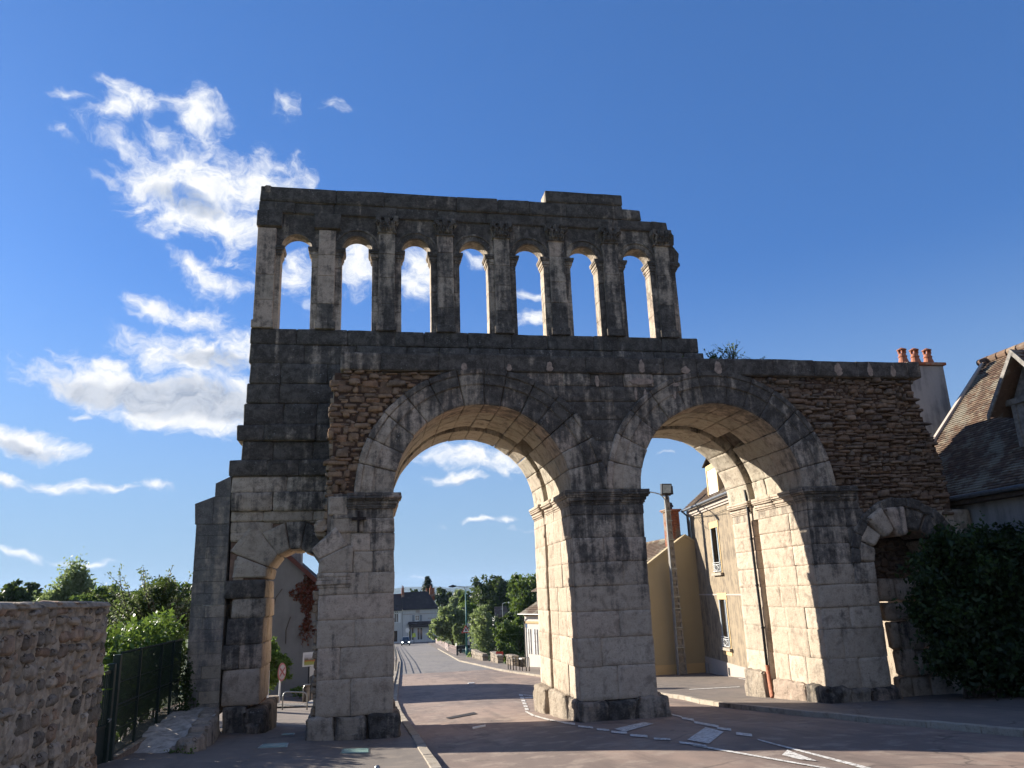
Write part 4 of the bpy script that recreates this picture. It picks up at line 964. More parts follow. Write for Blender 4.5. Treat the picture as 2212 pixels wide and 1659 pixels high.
def clump_points(lobes, per, sig, rng, skin=.55, keep=None):
    out = []; tone = []
    for (cx, cy, cz, rx, ry, rz, n) in lobes:
        m = max(1, int(n/per)); d = rng.normal(size=(m, 3)); d /= np.linalg.norm(d, axis=1)[:, None]
        r = rng.uniform(skin, 1.02, m)[:, None]; c = d*r*np.array([rx, ry, rz])+np.array([cx, cy, cz])
        if keep is not None:
            c = c[[keep(p) for p in c]]; m = len(c)
            if m == 0: continue
        tn = rng.uniform(.2, .8, m)
        k = rng.normal(0, sig, size=(m, per, 3))*np.array([rx, ry, rz*.8]); out.append((c[:, None, :]+k).reshape(-1, 3)); tone.append(np.repeat(tn, per))
    return np.concatenate(out), np.concatenate(tone)
def tree(name, label, cat, base, lobes, leaf, size, per=24, sig=.12, seed=1, trunk_h=1.5, tr=.15, group=None, limbs=6, skin=.5, aspect=.5):
    rng = np.random.default_rng(seed); t = thing(name, label, cat, base, 0, group); r2 = random.Random(seed)
    P, tone = clump_points(lobes, per, sig, rng, skin)
    P = P[P[:, 2] > base[2]-.3]; 
    leafmesh('crown', P, size, leaf, t, seed, rn=None, aspect=aspect)
    mb = MB(); b = Vector(base); cz = np.mean([l[2] for l in lobes]); cx = np.mean([l[0] for l in lobes]); cy = np.mean([l[1] for l in lobes])
    top = Vector((cx, cy, cz)); fork = b+(top-b)*.35
    mb.tube([b-Vector((0, 0, .4)), b+(fork-b)*.5+Vector((r2.uniform(-.1, .1), 0, 0)), fork], [tr*1.25, tr, tr*.8], 8)
    for k in range(limbs):
        l = lobes[k % len(lobes)]; e = Vector((l[0]+r2.uniform(-.6, .6)*l[3], l[1]+r2.uniform(-.6, .6)*l[4], l[2]+r2.uniform(0, .7)*l[5]))
        mid = fork+(e-fork)*.5+Vector((r2.uniform(-.1, .1)*l[3], r2.uniform(-.1, .1)*l[4], .1*l[5])); mb.tube([fork, mid, e], [tr*.6, tr*.35, tr*.08], 6)
    mb.build('trunk', M_bark, t, smooth=True)
    return t
def lob(r2, cx, cy, cz, rx, ry, rz, n, k=7, sp=.68):
    n = int(n*1.25)
    out = [(cx, cy, cz, rx*.75, ry*.75, rz*.75, n//3)]
    for _ in range(k):
        a = r2.uniform(0, 6.28); e = r2.uniform(-.5, 1.2)
        out.append((cx+rx*sp*math.cos(a)*math.cos(e), cy+ry*sp*math.sin(a)*math.cos(e), cz+rz*sp*math.sin(e), rx*r2.uniform(.3, .5), ry*r2.uniform(.3, .5), rz*r2.uniform(.3, .5), int(n*2/3/k)))
    return out
q = random.Random(4)
tree('willow_bush', 'pale grey-green willow bush behind the far half of the bridge railing', 'bush', (13.6, 100, -6.5), lob(q, 12.6, 100, -1.3, 3.1, 3.1, 3.2, 9000, 9), L_pale, .20, seed=11, tr=.2)
tree('willow_bush', 'pale grey-green willow bush behind the tall green lamp post', 'bush', (13.6, 72, -5.8), lob(q, 13.5, 72, -1.1, 2.2, 2.2, 2.9, 8000, 8)+lob(q, 13.3, 71, -3.4, 2.2, 1.8, 1.8, 3000, 4), L_pale, .15, seed=12, tr=.15)
tree('willow_bush', 'smallest pale willow bush, low between the bridge railing end and the green lamp post', 'bush', (12.5, 88, -6.2), lob(q, 12.4, 88, -2.3, 1.2, 1.2, 1.9, 3500, 5), L_pale, .15, seed=13, tr=.1)
tree('river_bush', 'dark green bush behind the low stone parapet beside the white house', 'bush', (15.4, 62, -5.5), lob(q, 15.2, 62, -1.6, 2.3, 2, 2.5, 7000, 8)+lob(q, 13.6, 58, -2.6, 1.4, 1.2, 1.3, 2400, 4), L_mid, .15, seed=14, tr=.15)
tree('broad_tree', 'large round dark green tree, the tallest crown seen through the centre arch', 'tree', (27, 150, -8), lob(q, 26.8, 150, 1.6, 5.6, 5, 5.6, 9000, 10), L_dark, .36, seed=15, tr=.5)
tree('broad_tree', 'tall mid green tree rising directly behind the white house with open shutters', 'tree', (22.5, 90, -5.5), lob(q, 22.3, 90, 2.3, 3.4, 3.2, 4.2, 9000, 9)+lob(q, 21.5, 88, -1.8, 3.2, 2.6, 2.8, 4000, 5), L_mid, .24, seed=16, tr=.3)
tree('weeping_tree', 'pale yellow-green tree just left of the lamp post top', 'tree', (25.5, 205, -8.6), lob(q, 25.4, 205, 1.0, 2.7, 2.7, 4.2, 3200, 6), L_pale, .42, seed=17, tr=.4)
for (x, y, z, r_, h_, lab, s) in ((23.2, 235, 2.6, 2.2, 3.2, 'dark tree right behind the chimneys of the far house', 18), (26.8, 240, 1.8, 2.6, 3.6, 'dark round tree between the far house and the yellow-green tree', 19), (15.0, 245, 2.6, 2.2, 3.0, 'low dark tree top showing over the roof of the far house', 20), (20.0, 120, -3.2, 1.9, 2.6, 'dark tree low in front of the tallest crown', 21)):
    tree('broad_tree', lab, 'tree', (x, y, -8.6), lob(q, x, y, z, r_, r_, h_, 2600, 6), L_dark, .38 if y > 200 else .25, seed=s, tr=.35)
tree('young_tree', 'small bright yellow-green tree half hidden behind the green lamp post', 'tree', (19.6, 138, -8), lob(q, 19.6, 138, .3, 2.0, 1.6, 1.8, 2600, 6), L_fresh, .26, seed=22, tr=.2)
tree('broad_tree', 'dense green tree mass left of the largest crown behind the young tree', 'tree', (23.5, 165, -8), lob(q, 23.0, 165, .4, 3.0, 2.6, 3.4, 4200, 7), L_mid, .34, seed=23, tr=.3)
tree('broad_tree', 'dark tree filling the gap above the two parapet blocks left of the white house', 'tree', (17.5, 76, -5.5), lob(q, 17.2, 76, -1.2, 2.0, 1.6, 2.3, 5500, 7), L_dark, .18, seed=24, tr=.2)
tree('broad_tree', 'dark tree behind the second street lamp between the two tallest crowns', 'tree', (21.5, 118, -6), lob(q, 21.4, 118, -1.0, 2.4, 1.6, 3.0, 4500, 7), L_dark, .26, seed=25, tr=.2)
# conifer
t = thing('conifer', 'dark pointed conifer standing behind the roof of the far house', 'tree', (17.7, 215, -8.5)); pts = []; r2 = random.Random(3); mb = MB()
mb.tube([(17.7, 215, -8.8), (17.7, 215, 9.0)], [.35, .04], 7)
for k in range(34):
    z = 2.0+7*(k/34); rr = 3.1*(1-(z-1.5)/8.0)+.25
    for j in range(13):
        a = r2.uniform(0, 6.28); L = rr*r2.uniform(.6, 1.15); mb.tube([(17.7, 215, z), (17.7+L*math.cos(a), 215+L*math.sin(a), z+.15*L)], [.03, .01], 4)
        for m in range(14): f = r2.uniform(.2, 1); pts.append((17.7+L*f*math.cos(a)+r2.uniform(-.12, .12), 215+L*f*math.sin(a)+r2.uniform(-.12, .12), z+.15*L*f-r2.uniform(0, .2)))
mb.build('trunk', M_bark, t); leafmesh('crown', pts, .28, L_con, t, 5, .35)
# trees at the far left, beyond the stone wall
tree('dark_tree', 'dark round tree at the far left edge above the stone wall', 'tree', (-32, 60, -3), lob(q, -31.6, 60, 3.6, 2.6, 2.5, 2.3, 5000, 8), L_dark, .24, seed=31, tr=.3)
tree('dark_tree', 'low dark tree between the birch and the left edge of the picture', 'tree', (-27.6, 58, -3), lob(q, -27.4, 58, 3.2, 1.9, 2.0, 1.5, 2600, 6), L_mid, .22, seed=32, tr=.2)
tree('birch', 'tall feathery birch with drooping pale leaves beyond the stone wall', 'tree', (-22.3, 45, -2.5), [(-22.2, 45, 5.0, 1.0, .9, 2.0, 3200), (-22.9, 45, 4.0, 1.2, .9, 1.4, 2400), (-21.5, 45, 4.4, .9, .8, 1.4, 2000), (-24.3, 45, 3.2, 1.1, .9, 1.2, 1100), (-22.5, 45, 2.9, 2.0, 1.2, 1.0, 1100)], L_pale, .14, seed=33, tr=.12, per=10, sig=.2, skin=.2)
tree('garden_tree', 'low dark hedge-like trees behind the far end of the stone wall', 'tree', (-21, 52, -2), lob(q, -25, 52, 2.6, 4.5, 2, 1.5, 5000, 8)+lob(q, -18, 50, 2.7, 4.0, 2, 1.5, 5000, 8), L_dark, .2, seed=35, tr=.15)
tree('garden_tree', 'low broad tree between the birch and the wispy tree near the gate', 'tree', (-16.5, 38, -2), lob(q, -16.6, 38, 3.0, 3.4, 2, 1.7, 6500, 8)+lob(q, -12.5, 32, 2.8, 2.8, 2, 1.8, 6500, 7), L_mid, .16, seed=34, tr=.15)
# wispy blossom tree: long arching shoots carrying small leaves
t = thing('wispy_tree', 'wispy tree with long arching leafy shoots just left of the gate', 'tree', (-7.3, 8.5, -.6)); r2 = random.Random(8); mb = MB(); pts = []; c = Vector((-7.2, 8.5, 2.0))
mb.tube([(-7.3, 8.5, -.9), (-7.25, 8.5, 1.2), c], [.11, .09, .07], 7)
for k in range(64):
    a = r2.uniform(0, 6.28); sp_ = r2.uniform(.2, 1.15); L = r2.uniform(1.6, 3.3); d = Vector((math.cos(a)*sp_, math.sin(a)*sp_*.7, r2.uniform(.8, 1.2))).normalized(); p = c+Vector((r2.uniform(-.5, .5), r2.uniform(-.4, .4), r2.uniform(-.8, .3))); tr_ = [p.copy()]
    for s in range(9):
        d = (d+Vector((r2.uniform(-.14, .14), r2.uniform(-.14, .14), -.055))).normalized(); p = p+d*(L/9); tr_.append(p.copy())
        for m in range(13): pts.append(p+Vector((r2.gauss(0, .055), r2.gauss(0, .055), r2.gauss(0, .06)))-d*r2.uniform(0, L/9))
    mb.tube(tr_, [.025*(1-i/10)+.004 for i in range(10)], 5, caps=False)
mb.build('trunk', M_bark, t); leafmesh('shoot_leaves', pts, .05, leaf_mat('silver_leaf', (.09, .12, .06), (.13, .16, .09), (.26, .25, .20)), t, 6, .5)
P, tn = clump_points(lob(q, -7.2, 8.6, 2.3, 1.5, 1.2, 2.1, 20000, 12), 20, .12, np.random.default_rng(4), .3); leafmesh('crown', P, .065, L_dark, t, 9)
# laurel hedge behind the fence
hd = thing('laurel_hedge', 'glossy sunlit laurel hedge growing over the top of the mesh fence', 'hedge', (-5.8, .5, .2)); r2 = random.Random(9); lb = []
for k in range(11): y = -2.8+k*.62; lb.append((-5.65+r2.uniform(-.15, .15), y, 1.55+r2.uniform(-.1, .2)+.05*k*.4, .62, .6, 1.15, 1700))
P, tn = clump_points(lb, 14, .14, np.random.default_rng(5), .55); P = P[(P[:, 0] < -4.99) | (P[:, 2] > 2.4)]; leafmesh('foliage', P, .085, leaf_mat('laurel_leaf', (.05, .10, .02), (.09, .16, .03), (.13, .22, .05), .3, .5), hd, 7, .42)
mb = MB()
for k in range(11): y = -2.8+k*.62; mb.tube([(-5.7, y, -.2), (-5.6, y+.1, 1.0), (-5.75, y, 2.2)], [.04, .03, .012], 5)
mb.build('stem', M_bark, hd)
# yellow-green sumac behind the stone wall end
t = thing('sumac_shrub', 'bright yellow-green feathery shrub rising just behind the end of the stone wall', 'shrub', (-4.9, -5.6, .2)); pts = []; mb = MB(); r2 = random.Random(10)
for k in range(26):
    a = r2.uniform(0, 6.28); h_ = r2.uniform(2.2, 3.08); tip = Vector((-5.05+.55*math.cos(a)*r2.random(), -5.5+1.5*math.sin(a)*r2.random(), .2+h_)); b = Vector((-4.95, -5.5+r2.uniform(-1, 1), .2))
    mb.tube([b, (b+tip)/2, tip], [.018, .012, .004], 5)
    for j in range(7):
        f = .45+.55*j/7; p0 = b+(tip-b)*f; a2 = r2.uniform(0, 6.28); dv = Vector((math.cos(a2), math.sin(a2), r2.uniform(-.1, .3)))*r2.uniform(.18, .34)
        for m in range(9): pts += [p0+dv*(m/9)+Vector((r2.uniform(-.025, .025), r2.uniform(-.025, .025), -.03*(m/9)))]*1
mb.build('stem', M_bark, t); leafmesh('foliage', pts, .055, L_fresh, t, 8, .35)
# great dark shrub at the right
t = thing('dark_shrub', 'large dark leafy shrub covering the foot of the ruined wall at the right', 'shrub', (16.6, -1.3, -.1)); r2 = random.Random(12)
lb = lob(q, 16.9, -1.3, 2.0, 2.5, 1.3, 2.3, 15000, 12, .6)+[(15.0, -1.1, 2.7, .9, .7, .9, 2600), (14.95, -1.1, 1.6, .75, .6, .9, 2200), (15.6, -1.2, .6, 1.0, .7, .7, 2200), (16.2, -1.2, 3.9, .9, .8, .6, 2200), (17.4, -1.4, 3.95, .8, .8, .6, 2000), (18.6, -1.5, 3.9, .9, .8, .7, 2300), (19.2, -1.8, 2.2, 1.3, 1.0, 2.0, 5200), (17.5, -1.9, 1.0, 1.8, 1.0, 1.1, 5000), (20.6, -2.4, 2.2, 1.6, 1.0, 2.1, 5000)]
for k in range(46):
    a = r2.uniform(14.3, 20.5); b_ = r2.uniform(.4, 4.4); lb.append((a if b_ < 3.9 or a > 15.5 else 15.8, -1.6+r2.uniform(-.7, .6), b_, r2.uniform(.25, .5), r2.uniform(.3, .5), r2.uniform(.22, .45), 420))
def left_limit(z): return lerp_tab([(-.5, 16.6), (.4, 15.9), (1.2, 15.2), (2.0, 14.9), (2.6, 14.75), (3.4, 15.0), (4.0, 15.4), (5, 15.9)], z)+.25*math.sin(z*5)+.15*math.sin(z*13)
P, tn = clump_points(lb, 22, .19, np.random.default_rng(6), .35, lambda p: p[0]*19.8/(p[1]+21) > left_limit(p[2])+r2.uniform(-.1, .45)); P = P[P[:, 2] > -.1]
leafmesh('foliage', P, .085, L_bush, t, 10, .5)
sp_ = []
for k in range(420):
    b_ = P[r2.randrange(len(P))]; dv = Vector((r2.uniform(-.6, .6), r2.uniform(-.5, 0), r2.uniform(.1, 1))).normalized()*r2.uniform(.25, .7)
    if b_[0]*19.8/(b_[1]+21) < left_limit(b_[2])+.25: continue
    for m in range(16): f = m/16; sp_.append((b_[0]+dv.x*f+r2.gauss(0, .04), b_[1]+dv.y*f+r2.gauss(0, .04), b_[2]+dv.z*f+r2.gauss(0, .04)))
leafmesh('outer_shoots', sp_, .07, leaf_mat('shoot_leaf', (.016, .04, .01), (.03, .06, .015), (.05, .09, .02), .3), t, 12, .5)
mb = MB()
for k in range(16): a = r2.uniform(14.9, 19.5); mb.tube([(16.8+r2.uniform(-1, 1.5), -1.3, -.3), (16.8+(a-16.8)*.5, -1.2, 1.4), (a, -1.3+r2.uniform(-.4, .3), r2.uniform(2, 3.8))], [.05, .03, .01], 5)
mb.build('stem', M_bark, t)
# bushes behind the pedestrian arch
tree('garden_bush', 'leafy green bush against the grey gable seen through the small left arch', 'bush', (-5.2, 19.5, -1.4), lob(q, -4.75, 19.5, .15, 1.15, 1.0, 1.45, 8000, 8), L_fresh, .075, seed=41, tr=.05)
tree('garden_bush', 'small pale bush under the picture panel seen through the small left arch', 'bush', (-1.5, 23.2, -1.7), lob(q, -1.75, 23.2, -.75, .8, .5, .7, 2200, 5), L_fresh, .07, seed=42, tr=.03)
tree('garden_bush', 'low sunlit plant on the path edge seen through the small left arch', 'bush', (-3.2, 22.4, -1.6), lob(q, -3.3, 22.4, -1.25, .6, .4, .35, 1400, 4), L_fresh, .06, seed=43, tr=.02)
# weeds on top of the wall
def weed(label, x, y, z, n, h, spread, leaf, lsize, seed, lper=10, curve=.1):
    t = thing('wall_weed', label, 'weed', (x, y, z)); r2 = random.Random(seed); mb = MB(); pts = []
    for k in range(n):
        a = r2.uniform(0, 6.28); s = spread*r2.uniform(.1, 1); hh = h*r2.uniform(.45, 1); b = Vector((x+r2.uniform(-.06, .06)*spread*4, y+r2.uniform(-.1, .1), z)); e = b+Vector((math.cos(a)*s, math.sin(a)*s*.6, hh)); m = (b+e)/2+Vector((math.cos(a)*s*curve*-1, 0, hh*curve))
        mb.tube([b-Vector((0, 0, .05)), m, e], [.011, .007, .003], 4, caps=False)
        for j in range(lper): f = r2.uniform(.25, 1.02); p = b+(m-b)*f*2 if f < .5 else m+(e-m)*(f-.5)*2; pts.append(p+Vector((r2.gauss(0, .025), r2.gauss(0, .02), r2.gauss(0, .02))))
    mb.build('stem', M_bark, t)
    if lper: leafmesh('leaves', pts, lsize, leaf, t, seed, .55)
p = atY(1543, 775, .6); weed('leafy green sapling nearest to the gallery on top of the wall', p.x, .6, 9.86, 14, .62, .42, L_mid, .045, 51, 16)
p = atY(1580, 775, .6); weed('tall sparse twiggy weed in the middle of the wall top plants', p.x, .6, 9.86, 30, .82, .55, L_pale, .03, 52, 12)
p = atY(1630, 775, .6); weed('low arching weed furthest right of the plants on the wall top', p.x, .6, 9.86, 14, .34, .6, L_pale, .03, 53, 12)
p = atY(1490, 775, 1.2); weed('thin yellow-green sprig in front of the dark gallery base near its right end', p.x, 1.6, 9.86, 7, .62, .12, L_fresh, .04, 54, 14)
for px, lab, s in ((957, 'dry grass tuft on the wall ledge under the left gallery openings', 55), (1240, 'wide dry grass tuft on the wall ledge under the right middle gallery opening', 56), (1345, 'dry grass tuft on the wall ledge below the second gallery opening from the right', 57)):
    p = atY(px, 770, 1.0); t = thing('grass_tuft', lab, 'grass tuft', (p.x, 1.0, 9.86)); mb = MB(); r2 = random.Random(s)
    for k in range(26):
        bx = p.x+r2.uniform(-.3, .3); mb.tube([(bx, 1, 9.8), (bx+r2.uniform(-.05, .05), 1.0, 10.0), (bx+r2.uniform(-.12, .12), 1.0, 9.86+r2.uniform(.15, .45))], [.008, .006, .002], 3, caps=False)
    mb.build('blades', L_dry, t)
for (x, y, z, lab, s) in ((-3.95, -2.42, .12, 'small green weed at the foot of the stone ledge', 61), (-3.55, -2.62, .1, 'yellow-green seedling in front of the stone ledge corner', 62), (0, 0, 0, '', 63)):
    if s < 63: weed(lab, x, y, z, 12, .22, .2, L_fresh, .03, s, 8)
# ivy on the buttress foot
t = thing('ivy', 'dark ivy creeping up the lower left edge of the pale block buttress', 'ivy', (-4.8, 2.3, .4)); r2 = random.Random(66); pts = []; mb = MB()
for k in range(9):
    x0 = -4.85+r2.uniform(-.15, .3); z = .4; pr = [(x0, 2.36, z)]
    while z < 1.2+r2.uniform(0, 2.0)*(1 if x0 < -4.7 else .3):
        z += .12; x0 += r2.uniform(-.05, .06); pr.append((x0, 2.36, z)); pts += [(x0+r2.gauss(0, .07), 2.33+r2.uniform(-.05, .02), z+r2.gauss(0, .05)) for _ in range(9)]
    mb.tube(pr, .006, 4, caps=False)
mb.build('stem', M_bark, t); leafmesh('leaves', pts, .04, L_dark, t, 3, .8)
# far belt of woodland closing the valley floor
rng = np.random.default_rng(77); P = []
for k in range(520):
    x = rng.uniform(-420, 420); y = 330+rng.uniform(-25, 25)+.12*abs(x); h = rng.uniform(5, 9.5); r_ = rng.uniform(4, 8)
    d = rng.normal(size=(70, 3)); d /= np.linalg.norm(d, axis=1)[:, None]; d[:, 2] = np.abs(d[:, 2]); P.append(np.array([x, y, -8.9])+d*np.array([r_, r_*.6, h])*rng.uniform(.75, 1.05, (70, 1)))
o = leafmesh('distant_wood', np.concatenate(P), 1.3, L_dark, None, 77, .7); o['kind'] = 'stuff'
# ================================================================== BUILDINGS AND STREET THINGS
def plane_at(px, py, P0, nrm):
    d = Vector(ray(px, py)); c = Vector(CAM); t = (Vector(P0)-c).dot(nrm)/d.dot(nrm); return c+d*t
class Wall:                        # a facade frame: u along the wall, z up, w outwards
    def __init__(s, P0, P1):
        s.P0 = Vector((P0[0], P0[1], 0)); d = Vector((P1[0]-P0[0], P1[1]-P0[1], 0)); s.L = d.length; s.d = d.normalized(); s.n = Vector((s.d.y, -s.d.x, 0))
        if (Vector((CAM[0], CAM[1], 0))-s.P0).dot(s.n) < 0: s.n = -s.n
    def px(s, x, y):
        p = plane_at(x, y, s.P0, s.n); return ((p-s.P0).dot(s.d), p.z)
    def pt(s, u, z, w=0): p = s.P0+s.d*u+s.n*w; return (p.x, p.y, z)
    def box(s, mb, u0, u1, z0, z1, w0, w1, rnd=.5, ch=0, dirt=0., mi=0):
        c = [s.pt(u0, z0, w1), s.pt(u1, z0, w1), s.pt(u1, z0, w0), s.pt(u0, z0, w0), s.pt(u0, z1, w1), s.pt(u1, z1, w1), s.pt(u1, z1, w0), s.pt(u0, z1, w0)]
        if ch: mb.cham(c, ch, 0, rnd, dirt, mi)
        else: mb.hexa(c, rnd, dirt, mi)
def wall_with_holes(mb, W, u0, u1, z0, z1, holes, th=.35):
    """front sheet of a wall split round its window openings (u0,u1,z0,z1)"""
    us = sorted({u0, u1, *[h[0] for h in holes], *[h[1] for h in holes]}); zs = sorted({z0, z1, *[h[2] for h in holes], *[h[3] for h in holes]})
    for a, b in zip(us, us[1:]):
        for c, d in zip(zs, zs[1:]):
            if a < u0-1e-6 or b > u1+1e-6 or c < z0-1e-6 or d > z1+1e-6: continue
            m = ((a+b)/2, (c+d)/2)
            if any(h[0] < m[0] < h[1] and h[2] < m[1] < h[3] for h in holes): continue
            W.box(mb, a, b, c, d, -th, 0)
def tileroof(mb, A, B, C, D, rows, w_=.22, r2=None, th=.02, mi=0):
    """A-B eave, D-C ridge; overlapping flat tiles as real pieces"""
    A, B, C, D = map(Vector, (A, B, C, D)); n = (B-A).cross(D-A).normalized()
    if n.z < 0: n = -n
    for j in range(rows):
        t0, t1 = j/rows, (j+1.12)/rows
        L0, R0 = A+(D-A)*t0, B+(C-B)*t0; L1, R1 = A+(D-A)*min(1, t1), B+(C-B)*min(1, t1); m = max(1, int((R0-L0).length/w_)); sh = .5 if j % 2 else 0
        for i in range(m+1):
            a, b = (i-sh)/m, (i+1-sh)/m
            a, b = max(0, a), min(1, b)
            if b-a < .2/m: continue
            lift = n*(th*2.2+r2.uniform(0, .008)); gp = .03/m
            p = [L0+(R0-L0)*(a+gp)+lift, L0+(R0-L0)*(b-gp)+lift, L1+(R1-L1)*(b-gp)+n*.004, L1+(R1-L1)*(a+gp)+n*.004]
            s0 = r2.uniform(-.012, .012); p = [q+(D-A).normalized()*s0 for q in p]
            k = r2.random(); mb.hexa([p[0]-n*th, p[1]-n*th, p[2]-n*th, p[3]-n*th, p[0], p[1], p[2], p[3]], k, 0, mi)
def zq(u, v, x0, y0, s): return ((x0+u/s)/1.8228, (y0+v/s)/1.8228)
def z5(u, v): return zq(u, v, 2500, 1800, 1.7457)
def z3(u, v): return zq(u, v, 1500, 2200, 3.16)
def window(W, parent, u0, u1, z0, z1, rec=.18, mullion=True, frame=M_whitep, fw=.06, bars=1, name='window', leaf_open=False):
    fr_ = MB(); g = MB()
    for a, b, c, d in ((u0, u0+fw, z0, z1), (u1-fw, u1, z0, z1), (u0+fw, u1-fw, z0, z0+fw), (u0+fw, u1-fw, z1-fw, z1)): W.box(fr_, a, b, c, d, -rec-.05, -rec)
    um = (u0+u1)/2
    if mullion: W.box(fr_, um-fw*.6, um+fw*.6, z0+fw, z1-fw, -rec-.05, -rec+.004)
    for k in range(bars): zb = z0+(z1-z0)*(k+1)/(bars+1); W.box(fr_, u0+fw, u1-fw, zb-.02, zb+.02, -rec-.045, -rec-.004)
    W.box(g, u0, u1, z0, z1, -rec-.09, -rec-.055)
    o = fr_.build(name, frame, parent); g.build('pane', M_glass, o); return o
# ---------------- ochre house seen through the right arch
W = Wall((19.68, 24.52), (18.2, 14.38)); H = thing('ochre_house', 'tall ochre rendered house with attic dormer seen through the right arch', 'house', (19.68, 24.52, -1.8)); r2 = random.Random(101)
zE = 7.75; LL = 14.0
def rect(f, a, b): (u0, z1), (u1, z0) = f(*a), f(*b); return (u0, u1, z0, z1)
w1 = rect(lambda *q: W.px(*z5(*q)), (522, 492), (600, 790)); w2 = rect(lambda *q: W.px(*z5(*q)), (580, 977), (662, 1312))
mb = MB(); wall_with_holes(mb, W, 0, LL, -3, zE, [w1, w2]); W.box(mb, 0, .35, -3, zE, -7.5, -.35); W.box(mb, LL-.35, LL, -3, zE, -7.5, -.35)
W.box(mb, 0, LL, -3, zE, -7.9, -7.5)
mb.build('wall', M_ochre, H)
mb = MB(); W.box(mb, -.02, LL, -3, W.px(*z5(640, 1412))[1], 0, .05); o = mb.build('plinth', M_pink, H)
mb = MB(); W.box(mb, 0, LL, W.px(*z5(600, 945))[1]-.04, W.px(*z5(600, 945))[1]+.04, 0, .035); W.box(mb, -.05, LL, zE-.42, zE-.30, 0, .08); W.box(mb, -.05, LL, zE-.30, zE-.02, 0, .16); mb.build('string_course', M_pink, H)
for k, (w_, top) in enumerate(((w1, True), (w2, False))):
    u0, u1, z0, z1 = w_
    o = window(W, H, u0, u1, z0, z1, .2, True, M_wooddk if k == 0 else M_whitep, .05, 3 if k == 0 else 2)
    mb = MB(); s_ = .16
    W.box(mb, u0-s_, u0, z0-.1, z1, -.01, .03); W.box(mb, u1, u1+s_, z0-.1, z1, -.01, .03); W.box(mb, u0-s_-.06, u1+s_+.06, z1, z1+.34, -.01, .04)
    if k == 1: W.box(mb, u0-s_, u1+s_, z0-.40, z0-.1, -.01, .03)
    mb.build('surround', M_surr, o)
    mb = MB(); W.box(mb, u0-.26, u1+.26, z0-.16, z0-.02, .03, .17); mb.build('sill', M_kerb, o)
    mb = MB()
    for sgn, uu in ((-1, u0), (1, u1)):       # shutters folded open inside the reveal
        W.box(mb, uu-.02 if sgn < 0 else uu-.16, uu+.16 if sgn < 0 else uu+.02, z0+.02, z1-.02, .01, .06)
    mb.build('shutter', M_greyp, o)
    mb = MB(); zr = z0+.52
    for zz in (z0+.06, zr-.10, zr): mb.tube([W.pt(u0-.02, zz, .10), W.pt(u1+.02, zz, .10)], .014, 6)
    n = 8
    for i in range(n+1): uu = u0+(u1-u0)*i/n; mb.tube([W.pt(uu, z0+.06, .10), W.pt(uu, zr-.10, .10)], .008, 5)
    um = (u0+u1)/2; zm = (z0+zr-.04)/2+.02; hw = (u1-u0)*.36; hh = .17
    for a, b in (((um-hw, zm), (um, zm+hh)), ((um, zm+hh), (um+hw, zm)), ((um+hw, zm), (um, zm-hh)), ((um, zm-hh), (um-hw, zm))): mb.tube([W.pt(a[0], a[1], .11), W.pt(b[0], b[1], .11)], .011, 5)
    mb.build('railing', M_whitep, o)
# roof of the ochre house
mb = MB(); r2 = random.Random(102); e0, e1 = W.pt(-.15, zE+.05, .35), W.pt(LL, zE+.05, .35); g0, g1 = W.pt(-.15, zE+3.6, -3.9), W.pt(LL, zE+3.6, -3.9)
tileroof(mb, e0, e1, g1, g0, 26, .2, r2); b0, b1 = W.pt(-.15, zE+.05, -8.2), W.pt(LL, zE+.05, -8.2)
n = len(mb.v); mb.poly([e0, e1, g1, g0], .3); mb.poly([g0, g1, b1, b0], .3)
mb.poly([W.pt(0.02, zE, 0), W.pt(0.02, zE+3.5, -3.9), W.pt(0.02, zE, -7.8)], .3)
rf = mb.build('roof', M_tileb, H)
mb = MB(); mb.tube([W.pt(-.2, zE-.02, .40), W.pt(LL, zE-.02, .40)], .075, 8); gu = mb.build('gutter', M_zinc, H)
mb = MB(); mb.tube([W.pt(-.1, zE-.08, .38), W.pt(.05, zE-.35, .15), W.pt(.08, zE-.7, .08), W.pt(.08, -1.7, .08)], .055, 8); mb.build('downpipe', M_zinc, H)
mb = MB(); mb.tube([W.pt(-.15, zE-.3, .12), W.pt(-.10, -1.7, .10)], .05, 8); mb.build('downpipe', M_dark, H)
# dormer
dr = rect(lambda *q: W.px(*z5(*q)), (484, 66), (585, 290)); u0, u1, z0, z1 = dr
mb = MB(); W.box(mb, u0, u0+.16, z0, z1-.3, -.6, .02); W.box(mb, u1-.16, u1, z0, z1-.3, -.6, .02); W.box(mb, u0, u1, z1-.3, z1-.02, -.6, .02); W.box(mb, u0+.04, u1-.04, z0, z1-.1, -2.6, -.6); W.box(mb, u0-.1, u1+.1, z0-.12, z0, -.3, .06)
dm_ = mb.build('dormer', M_surr, H)
mb = MB(); W.box(mb, u0+.16, (u0+u1)/2-.008, z0, z1-.3, -.06, -.02); W.box(mb, (u0+u1)/2+.008, u1-.16, z0, z1-.3, -.06, -.02)
for uu in (u0+.26, u1-.26):
    for zz in (z0+.3, z1-.6): W.box(mb, uu-.09, uu+.09, zz-.02, zz+.02, -.02, -.012)
mb.build('shutter', M_whitep, dm_)
mb = MB(); pa = [W.pt(u0-.18, z1-.05, .15), W.pt(u1+.18, z1-.05, .15), W.pt(u1+.18, z1+.05, -2.8), W.pt(u0-.18, z1+.05, -2.8)]; pm = [W.pt((u0+u1)/2, z1+.42, .15), W.pt((u0+u1)/2, z1+.42, -2.8)]
for q_ in ((pa[0], pm[0], pm[1], pa[3]), (pa[1], pm[0], pm[1], pa[2])): mb.hexa([Vector(p) for p in q_]+[Vector(p)+Vector((0, 0, .06)) for p in q_])
mb.build('dormer_roof', M_slate, dm_)
